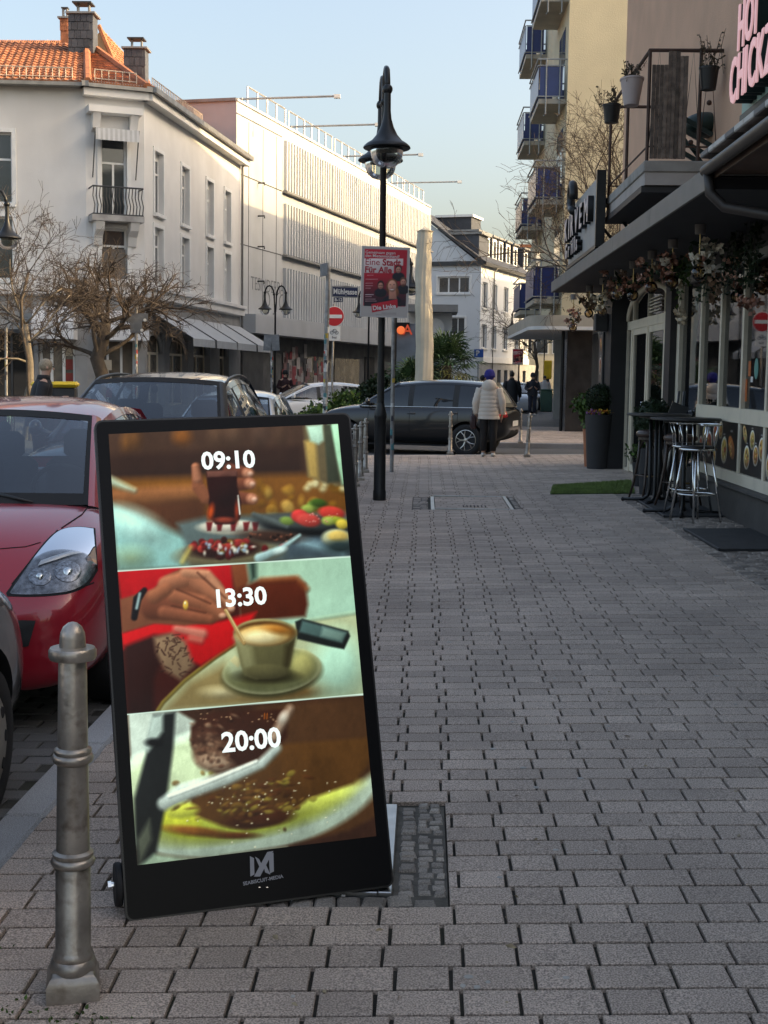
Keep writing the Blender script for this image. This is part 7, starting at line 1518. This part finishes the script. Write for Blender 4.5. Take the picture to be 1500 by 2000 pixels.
plain_house('cream_end_house', at(1010, 700, 135).x, 135, at(1300, 700, 135).x, 150, 14.5, M('cream_end_render', (.66, .60, .46), .9, var=.08), 'cream house closing the far end of the street', 9, 4, ROOFT, 'y'); plain_house('end_house', at(800, 700, 150).x-8, 160, at(1010, 700, 150).x, 175, 12, WHB, 'pale house at the far end behind the white gable house', 6, 3, SLATE, 'y')
plain_house('yard_sun_block', 20.02, -30, 44, 9.8, 16.0, CREAM, 'plain cream block added out of view to keep the sun off the near pavement', 6, 4); plain_house('side_street_shade_house', 20.02, 10, 44.5, 24.2, 15.0, PEACH, 'plain rendered house added out of view to shade the crossing car', 6, 4)  # two unseen blocks added to keep direct sun off pavement and crossing car
pbx = empty('yellow_post_box', onground(1070, 80, 0), 0, 'yellow box on the wall at the far right pavement', 'post box'); c = at(1070, 722, 80); MB().box((c.x, 80, c.z), (.45, .4, 1.1), ch=.05).build('case', M('post_yellow', (.70, .46, .02), .5), pbx); MB().box2((c.x-.1, 79.9, -.02), (c.x+.1, 80.1, c.z-.55)).build('stand', DARKGREY, pbx)
# ------------------------------------------------------------------ trees and other plants
def bare_tree(c, label, H_, seed, trunk_r, m_t, m_w, htr=.42, nmain=7, spread=1., arch=.5, levels=6, kids=(5, 5, 5, 4, 3), name='bare_tree', rise=1.0, wig=.16):
    e = empty(name, c, 0, label, 'tree'); g = random.Random(seed); T = MB(); W = MB(); c = Vector(c); ht = H_*htr
    pts = [c+Vector((g.gauss(0, .012)*H_, g.gauss(0, .012)*H_, ht*t)) for t in np.linspace(0, 1, 7)]
    T.tube([c-Vector((0, 0, .1))]+pts, [trunk_r*1.3]+[trunk_r*(1.05-.3*t) for t in np.linspace(0, 1, 7)], 10)
    def grow(p, d, L_, r_, lv):
        n_ = 5 if lv < 5 else 3; pp = [Vector(p)]; q = Vector(p); dd = Vector(d)
        for i in range(n_):
            dd = (dd+Vector((g.gauss(0, wig), g.gauss(0, wig), g.gauss(0, wig*.8)-arch*(.03+.05*lv)*(i+1)/n_))).normalized(); q = q+dd*L_/n_; pp.append(Vector(q))
        rr = [max(.0045, r_*(1-.5*i/n_)) for i in range(n_+1)]
        (T if lv <= 1 else W).tube(pp, rr, 7 if lv <= 1 else (5 if lv == 2 else 3), lv <= 1)
        if lv >= levels: return
        for k in range(kids[min(lv-1, len(kids)-1)]):
            t = g.uniform(.25, 1.); i = min(int(t*n_), n_-1); b0 = pp[i].lerp(pp[i+1], t*n_-i); ax = (pp[i+1]-pp[i]).normalized(); pr_ = Matrix.Rotation(g.uniform(0, 6.28), 3, ax) @ ax.orthogonal().normalized()
            grow(b0, (ax*g.uniform(.5, .9)+pr_*g.uniform(.45, .85)+Vector((0, 0, .12*rise))).normalized(), L_*g.uniform(.48, .70), r_*.52, lv+1)
    for k in range(nmain):
        a = 2*PI*k/nmain+g.uniform(-.35, .35); el = R(g.uniform(28, 68))*rise; grow(pts[-1-(k % 3)], Vector((math.cos(a)*math.cos(el), math.sin(a)*math.cos(el), math.sin(el))), spread*g.uniform(.75, 1.05), trunk_r*.31, 1)
    T.build('trunk', m_t, e, True); W.build('crown', m_w, e, True); return e
bare_tree(onground(197, 36.5, -.02), 'spreading bare tree with thick dark trunk before the white building', 5.9, 11, .225, BARK, TWIG, .50, 11, 1.75, .45, 5, (5, 5, 4, 3), 'bare_tree', .95)
bare_tree(onground(54, 31, -.02), 'bare tree with slender pale trunk near the left edge', 4.9, 5, .085, BARKL, TWIG, .55, 8, 1.7, .6, 5, (5, 4, 4, 3), 'bare_tree', .8)
bare_tree(onground(50, 30.4, -.02), 'upright young bare tree with thin vertical leader at the left', 6.4, 8, .045, BARK, TWIG, .60, 6, 1.5, -.2, 4, (4, 4, 3), 'young_tree', 1.3, .10)
bare_tree((4.75, 36.0, 0), 'bare tree between the restaurant and the cream block', 9.6, 21, .12, BARKL, TWIG, .46, 10, 3.1, .1, 5, (5, 5, 4, 3), 'bare_tree', 1.25)
bare_tree(onground(1046, 60, 0), 'small bare tree far down the right pavement', 7.0, 31, .09, BARK, TWIG, .45, 7, 2.0, .1, 5, (4, 4, 3, 3))
def fan_palm(c, H_, label, seed, n_=34, R_=.72):
    e = empty('fan_palm', c, 0, label, 'palm tree', 'fan palms in the square'); c = Vector(c); g = random.Random(seed); q = MB(); k = 14
    q.tube([c+Vector((g.gauss(0, .01), g.gauss(0, .01), H_*i/k)) for i in range(k+1)], [.13+.02*(i % 2) for i in range(k+1)], 9); q.build('trunk', M('palm_fibre', (.10, .075, .05), .95, var=.4, scale=12, bump=.8), e); top = c+Vector((0, 0, H_))
    for i in range(n_):
        a = i*2.399+g.uniform(-.2, .2); el = R(78)-R(118)*i/n_+g.gauss(0, .08); d = Vector((math.cos(a)*math.cos(el), math.sin(a)*math.cos(el), math.sin(el))); q = MB(); L_ = R_*g.uniform(.7, 1.); hub = top+d*L_*.75-Vector((0, 0, .1*L_)); q.tube([top, top.lerp(hub, .5)+Vector((0, 0, .03)), hub], [.014, .011, .008], 4)
        up_ = (Vector((0, 0, 1))-d*d.z); up_ = up_.normalized() if up_.length > .05 else Vector((1, 0, 0)); sdv = d.cross(up_).normalized()
        for b in range(17):
            an = R(-115+230*b/16); bd = (d*math.cos(an)+sdv*math.sin(an)+up_*.12*abs(math.sin(an*2))).normalized(); LL_ = L_*g.uniform(.72, .9)*(1-.18*abs(an)/2); w_ = .030; wv = bd.cross(up_).normalized()*w_
            m1 = hub+bd*LL_*.6+up_*.03; tip = hub+bd*LL_-Vector((0, 0, LL_*g.uniform(.12, .3)))
            q.add([hub, m1+wv, tip, m1-wv], [(0, 1, 2, 3)])
        q.build('leaf', PALMY if i > n_*.75 and g.random() < .6 else PALM, e)
fan_palm(onground(872, 39, -.02), 1.95, 'taller fan palm in the square behind the crossing car', 3, 36, .95); fan_palm(onground(808, 37, -.02), 1.35, 'shorter fan palm left of the taller one', 4, 32, .78)
bush('hedge_shrub', onground(655, 35.5, -.02), 1.1, .9, .62, 2600, .13, LEAF, 'rounded green hedge shrub behind the crossing car', 'shrub', 8); bush('hedge_shrub', onground(622, 36.5, -.02), .8, .8, .42, 1500, .12, LEAFL, 'low yellowish hedge shrub left of the rounded one', 'shrub', 9); bush('dark_shrub', onground(736, 38, -.02), .75, .75, .95, 2400, .12, LEAFD, 'dark green shrub left of the short palm', 'shrub', 10); bush('dark_shrub', onground(700, 40, -.02), 1.0, .8, .75, 1800, .12, LEAFD, 'dark flowering shrub behind the sign poles', 'shrub', 12)
# closed market parasol wrapped in cream cloth
pp = onground(826, 36, RZ); zt = at(826, 452, 36).z; ps = empty('closed_parasol', pp, 0, 'tall closed parasol wrapped in cream cloth beside the palms', 'parasol'); q = MB(); g = random.Random(4); prof = []
n_, rws = 26, 26; CL = M('cream_parasol_cloth', (.62, .56, .44), .85, var=.08, scale=3, bump=.3)
def pc(u, v):
    a = u*2*PI; z_ = pp.z+.9+(zt-pp.z-.9)*v; r_ = (.25-.05*v)*(1-.12*math.exp(-((v-.88)/.02)**2))*(1+.03*math.sin(a*7+v*5)+.03*math.sin(a*13-v*9)+.03*math.sin(v*40+a)); return (pp.x+r_*math.cos(a)+.03*math.sin(v*6), pp.y+r_*math.sin(a), z_)
q.patch(pc, n_*2, rws); q.build('cloth', CL, ps, True); q = MB(); q.lathe([(.23, 0), (.12, .05), (.01, .12)], 20, (pp.x, pp.y, zt)); q.build('top_cap', CL, ps, True); q = MB(); q.tube([pp, (pp.x, pp.y, pp.z+1.0)], .05, 8); q.build('pole', STEEL, ps); MB().lathe([(.5, 0), (.5, .1), (.1, .12)], 20, pp).build('foot', DARKGREY, ps)

# ------------------------------------------------------------------ people
def skin_body(name, verts, edges, radii, m, par, sub=2, root=0):
    bm = bmesh.new(); ly = bm.verts.layers.skin.verify(); vs = [bm.verts.new(v) for v in verts]
    for v, r_ in zip(vs, radii): v[ly].radius = (r_, r_) if not hasattr(r_, '__len__') else r_
    vs[root][ly].use_root = True
    for a, b in edges: bm.edges.new((vs[a], vs[b]))
    me = bpy.data.meshes.new(name); bm.to_mesh(me); bm.free(); me.materials.append(m)
    o = link(name, me, par); md = o.modifiers.new('skin', 'SKIN'); md.use_smooth_shade = True; sb = o.modifiers.new('sub', 'SUBSURF'); sb.levels = sb.render_levels = sub
    return o
SKINM = M('skin', (.50, .30, .22), .6, var=.05)
def person(loc, rz, h_, label, coat, trousers, shoes, hair, pose='stand', hat=None, coat_len=.50, puffy=False, hood=False, hold=False, lean=0., name='person', shirt=None):
    e = empty(name, loc, rz, label, 'person'); k = h_/1.75
    st = .0; sw = {'stand': (.0, .0), 'walk': (.24, -.22)}[pose]      # forward is local +y
    P = lambda x, y, z: (x*k, (y+lean*max(0, z-.9))*k, z*k)
    V = [P(0, 0, .96), P(0, 0, 1.12), P(0, .0, 1.30), P(0, 0, 1.44), P(0, .01, 1.52), P(0, .02, 1.60), P(0, .03, 1.69)]; Rr = [(.15, .11), (.135, .10), (.155, .105), (.10, .075), .052, (.075, .088), (.066, .078)]
    E = [(0, 1), (1, 2), (2, 3), (3, 4), (4, 5), (5, 6)]
    def add(p, r_, frm): V.append(p); Rr.append(r_); E.append((frm, len(V)-1)); return len(V)-1
    feet = []
    for s_, f_ in ((-1, sw[0]), (1, sw[1])):
        a = add(P(s_*.09, 0, .88), .085, 0); b = add(P(s_*.10, f_*.55+.02, .50), .058, a); c = add(P(s_*.10, f_*1.0-(.05 if f_ < 0 else 0), .10+(.04 if f_ < 0 else 0)), .042, b); d = add(P(s_*.11, f_*1.0+.13, .04), .038, c); feet.append((s_, f_))
        a = add(P(s_*.19, 0, 1.40), .062, 3); b = add(P(s_*.26, -.03-f_*.2, 1.14), .046, a)
        if hold: c = add(P(s_*.16, .22, 1.12), .036, b); d = add(P(s_*.08, .30, 1.20), .03, c)
        else: c = add(P(s_*.27, .05-f_*.6, .92), .036, b); d = add(P(s_*.26, .08-f_*.7, .80), .032, c)
        # fingers
        base = V[d]; dirv = (Vector(V[d])-Vector(V[c])).normalized()
        for j in range(4):
            o_ = Vector((0, (j-1.5)*.018*k, 0)); p1 = Vector(base)+dirv*.045*k+o_; i1 = add(tuple(p1), .009, d); add(tuple(p1+dirv*.035*k+Vector((0, .008*k, -.004))), .008, i1)
        th = Vector(base)+Vector((-s_*.0, .035*k, .0))+dirv*.015*k; add(tuple(th), .010, c)
    body = skin_body('body', V, E, Rr, SKINM, e, 1)
    # face on the front of the head
    q = MB(); q.ball(P(0, .115, 1.625), .016*k, 6, 5, .8, 1, 1.3)
    nose = q; W_ = wm(e); q.v = [tuple(W_ @ Vector(v)) for v in q.v]; q.build('nose', SKINM, e, True)
    for s_ in (-1, 1):
        for nm, x, y_, z_, r_, m in (('eye', .03, .105, 1.655, .010, BLACK), ('ear', .085, .02, 1.64, .022, SKINM)):
            q = MB(); q.ball(P(s_*x, y_, z_), r_*k, 6, 5, 1 if nm == 'eye' else .5); q.v = [tuple(W_ @ Vector(v)) for v in q.v]; q.build(nm, m, e, True)
    def wbuild(q, nm, m, sm=True): q.v = [tuple(W_ @ Vector(v)) for v in q.v]; return q.build(nm, m, e, sm)
    q = MB(); q.ball(P(0, .0, 1.675), .096*k, 14, 9, .90, 1.03, 1.02); q.v = [v for v in q.v]; q.f = q.f; wbuild(q, 'hair', hair)
    if hat: q = MB(); q.lathe([(.100*k, -.045*k), (.116*k, -.04*k), (.116*k, .0), (.110*k, .04*k), (.090*k, .09*k), (.055*k, .12*k), (.004, .13*k)], 18, P(0, .01, 1.70)); wbuild(q, 'hat', hat)
    # trousers
    for s_, f_ in feet:
        q = MB(); q.tube([P(s_*.08, 0, .98), P(s_*.095, f_*.1, .84), P(s_*.10, f_*.55+.02, .50), P(s_*.10, f_*1.0-(.05 if f_ < 0 else 0), .12+(.04 if f_ < 0 else 0))], [.115*k, .10*k, .078*k, .066*k], 12); wbuild(q, 'trouser_leg', trousers)
        q = MB(); c_ = Vector(P(s_*.105, f_*1.0+.05-(.04 if f_ < 0 else 0), .045+(.03 if f_ < 0 else 0))); q.ball(c_, .1*k, 12, 8, .48, 1.38, .5); wbuild(q, 'shoe', shoes)
    # coat
    z1, z0 = 1.50, 1.50-.02-coat_len-.25; nr = 30 if puffy else 14; rings = []
    def cp(u, v):
        a = u*2*PI; z_ = z0+(z1-z0)*v; wx = (.225-.03*v) if v < .55 else .21-.02*(v-.55)/.45; wy = .165-.02*v
        if v > .80: f_ = (v-.80)/.20; wx = wx*(1-.62*f_**1.6); wy = wy*(1-.45*f_**1.6)
        pf = 1.0+(.05*abs(math.sin((z_)*PI/.085))-.01 if puffy else .02*math.sin(a*3+z_*7))
        return P(wx*pf*math.cos(a), wy*pf*math.sin(a)-.005, z_)
    q = MB(); q.patch(cp, 26, nr*2 if puffy else nr); wbuild(q, 'coat', coat)
    for s_, f_ in feet:
        sh_, el_ = (s_*.185, 0, 1.42), (s_*.275, -.03-f_*.2, 1.14); wr = (s_*.18, .20, 1.10) if hold else (s_*.285, .05-f_*.6, .90); pts = []; rr = []
        for i in range(25 if puffy else 9):
            t = i/(24 if puffy else 8); a, b, u = (sh_, el_, t*2) if t < .5 else (el_, wr, t*2-1); pts.append(P(*[a[j]+(b[j]-a[j])*u for j in range(3)])); rr.append((.088-.028*t)*k*(1+(.07*abs(math.sin(t*PI*6)) if puffy else 0)))
        q = MB(); q.tube(pts, rr, 12); wbuild(q, 'sleeve', coat)
    if hood: q = MB(); q.ball(P(0, -.085, 1.47), .15*k, 14, 9, 1.05, .62, .95); wbuild(q, 'hood', coat); q = MB(); q.lathe([(.125*k, 0), (.105*k, .08*k), (.1*k, .1*k)], 16, P(0, 0, 1.46)); wbuild(q, 'collar', coat)
    else: q = MB(); q.lathe([(.105*k, 0), (.085*k, .07*k), (.078*k, .08*k)], 16, P(0, 0, 1.46)); wbuild(q, 'collar', coat)
    return e, W_, k
CBEI = M('beige_puffer', (.64, .565, .49), .7, var=.06); CBLK = M('black_coat', (.014, .015, .018), .75, var=.2); CDK = M('dark_navy_coat', (.02, .022, .032), .75, var=.2); JEAN = M('dark_jeans', (.022, .028, .05), .85, var=.2); TRB = M('black_trousers', (.010, .010, .012), .8, var=.2); SHW = M('white_shoe', (.60, .58, .55), .6); SHB = M('dark_shoe', (.02, .018, .016), .6); HBLU = M('blue_wool_hat', (.025, .025, .20), .9, var=.2, scale=40, bump=.4); HBK = M('dark_hair', (.015, .012, .010), .6); HGR = M('grey_blond_hair', (.34, .27, .19), .7, var=.3, scale=60, bump=.5, bscale=120)
wp = gp(953, 892)
we, wW, wk = person(wp, R(-6), 1.66, 'person in beige puffer coat and blue knit hat at the pavement end', CBEI, TRB, SHW, HBLU, 'stand', HBLU, .44, True, True)
hb = empty('handbag', wW @ Vector((-.30*wk, .05, .62)), 0, 'dark handbag hanging at the left side of the beige coat', 'bag'); q = MB(); q.box(wW @ Vector((-.33*wk, .05, .72*wk)), (.12, .24, .28), ch=.03); q.build('bag_body', M('dark_red_leather', (.03, .012, .014), .5), hb, 40); q = MB(); q.tube([wW @ Vector((-.33, .05-.08, .82)), wW @ Vector((-.31, .05-.04, .98)), wW @ Vector((-.31, .05+.04, .98)), wW @ Vector((-.33, .05+.08, .82))], .008, 5); q.build('handle', MATS['dark_red_leather'], hb)
person(onground(1000, 47.5, 0), R(-4), 1.80, 'person in long black coat walking away down the far pavement', CBLK, JEAN, SHB, HBK, 'walk', None, .52)
person(onground(1041, 57, 0), R(180), 1.75, 'person in dark jacket and white shoes looking at a phone', CDK, JEAN, SHW, HBK, 'stand', M('dark_cap', (.03, .03, .04), .8), .38, hold=True)
person(onground(943, 44, RZ), R(-60), 1.78, 'dark dressed person half hidden behind the crossing car roof', CBLK, TRB, SHB, HBK, 'walk', None, .45)
person(onground(1064, 66, 0), R(175), 1.70, 'small far person in white jacket beside the green bin', M('white_jacket', (.55, .55, .55), .8), JEAN, SHB, HBK, 'walk', None, .36)
person(onground(557, 52, -.02), R(200), 1.72, 'dark person with red stripe standing before the grey store', M('dark_red_jacket', (.035, .012, .014), .8, var=.3), TRB, SHB, HBK, 'stand', M('black_cap', (.012, .012, .012), .8), .40, hold=True)
person(onground(72, 20.5, RZ), R(-70), 1.90, 'grey haired person in black jacket bending beside the yellow bins', CBLK, TRB, SHB, HGR, 'stand', None, .42, hold=True, lean=.16)
# ------------------------------------------------------------------ bins, bicycle
YBIN = M('yellow_bin_lid', (.72, .50, .03), .5, var=.08); GBIN = M('dark_bin_body', (.03, .032, .035), .6, var=.15)
for px, lb in ((88, 'yellow lidded bin nearer the slender tree'), (128, 'yellow lidded bin nearer the dark estate car')):
    c = onground(px, 25.5, RZ+.1); e = empty('waste_bin', c, .2, lb, 'bin', 'yellow lidded waste bins'); zt_ = at(px, 756, 25.5).z; MB().box((c.x, c.y, (c.z+zt_)/2), (.42, .62, zt_-c.z), .2, ch=.03).build('body', GBIN, e); q = MB(); q.box((c.x, c.y, zt_+.05), (.50, .72, .11), .2, ch=.05); q.build('lid', YBIN, e)
    for s_ in (-.17, .17): q = MB(); q.lathe([(.09, -.02), (.09, .02)], 14, (c.x+s_, c.y+.28, c.z+.0), Matrix.Rotation(PI/2, 3, 'Y')); q.build('wheel', RUBBER, e)
gb_ = onground(1068, 64, 0); e = empty('green_bin', gb_, 0, 'green bin on the far right pavement', 'bin'); MB().box((gb_.x, gb_.y, .5), (.55, .55, 1.0), ch=.04).build('body', M('green_bin_body', (.05, .12, .09), .6), e); MB().box((gb_.x, gb_.y, 1.04), (.6, .6, .08), ch=.03).build('lid', MATS['green_bin_body'], e)
def bicycle(c, rz, label):
    e = empty('bicycle', c, rz, label, 'bicycle'); W_ = wm(e); fm = M('pale_green_frame', (.22, .34, .30), .4, var=.1); B = lambda nm, q, m: (setattr(q, 'v', [tuple(W_ @ Vector(v)) for v in q.v]), q.build(nm, m, e, True))
    for x in (-.52, .52): q = MB(); q.tube([(x+.33*math.cos(a), 0, .34+.33*math.sin(a)) for a in np.linspace(0, 2*PI, 33)], .016, 6, False); [q.tube([(x, 0, .34), (x+.33*math.cos(a), 0, .34+.33*math.sin(a))], .003, 3) for a in np.linspace(0, 2*PI, 13)[:-1]]; B('wheel', q, RUBBER)
    q = MB(); [q.tube(s_, .016, 6) for s_ in ([(-.52, 0, .34), (-.18, 0, .82)], [(-.18, 0, .82), (-.05, 0, .30)], [(-.52, 0, .34), (-.05, 0, .30)], [(-.05, 0, .30), (.38, 0, .84)], [(-.16, 0, .74), (.36, 0, .78)], [(.36, 0, .92), (.52, 0, .34)])]; B('frame', q, fm)
    q = MB(); q.ball((-.22, 0, .92), .1, 8, 6, 1.4, .7, .4); q.tube([(-.20, 0, .9), (-.18, 0, .8)], .012, 5); B('saddle', q, BLACK); q = MB(); q.tube([(.30, -.28, 1.02), (.36, -.1, 1.0), (.36, .1, 1.0), (.30, .28, 1.02)], .013, 6); q.tube([(.36, 0, 1.0), (.36, 0, .9)], .014, 6); B('handlebar', q, BLACKMET)
bicycle(onground(18, 32, -.02), R(100), 'pale green bicycle standing behind the red car roof')
pole('bike_pole', onground(11, 32.6, -.02), at(12, 640, 32.6), .035, 'pale pole with blue sticker at the left edge', 'pole', GALV, 8, 2)
# ------------------------------------------------------------------ lettering becomes plain mesh
dg = bpy.context.evaluated_depsgraph_get()
for o in [o for o in COL.objects if o.type == 'FONT']:
    me = bpy.data.meshes.new_from_object(o.evaluated_get(dg)); nm = o.name; par = o.parent; mb_ = o.matrix_basis.copy(); cu = o.data
    bpy.data.objects.remove(o); n2 = bpy.data.objects.new(nm, me); COL.objects.link(n2); n2.parent = par; n2.matrix_basis = mb_; bpy.data.curves.remove(cu)
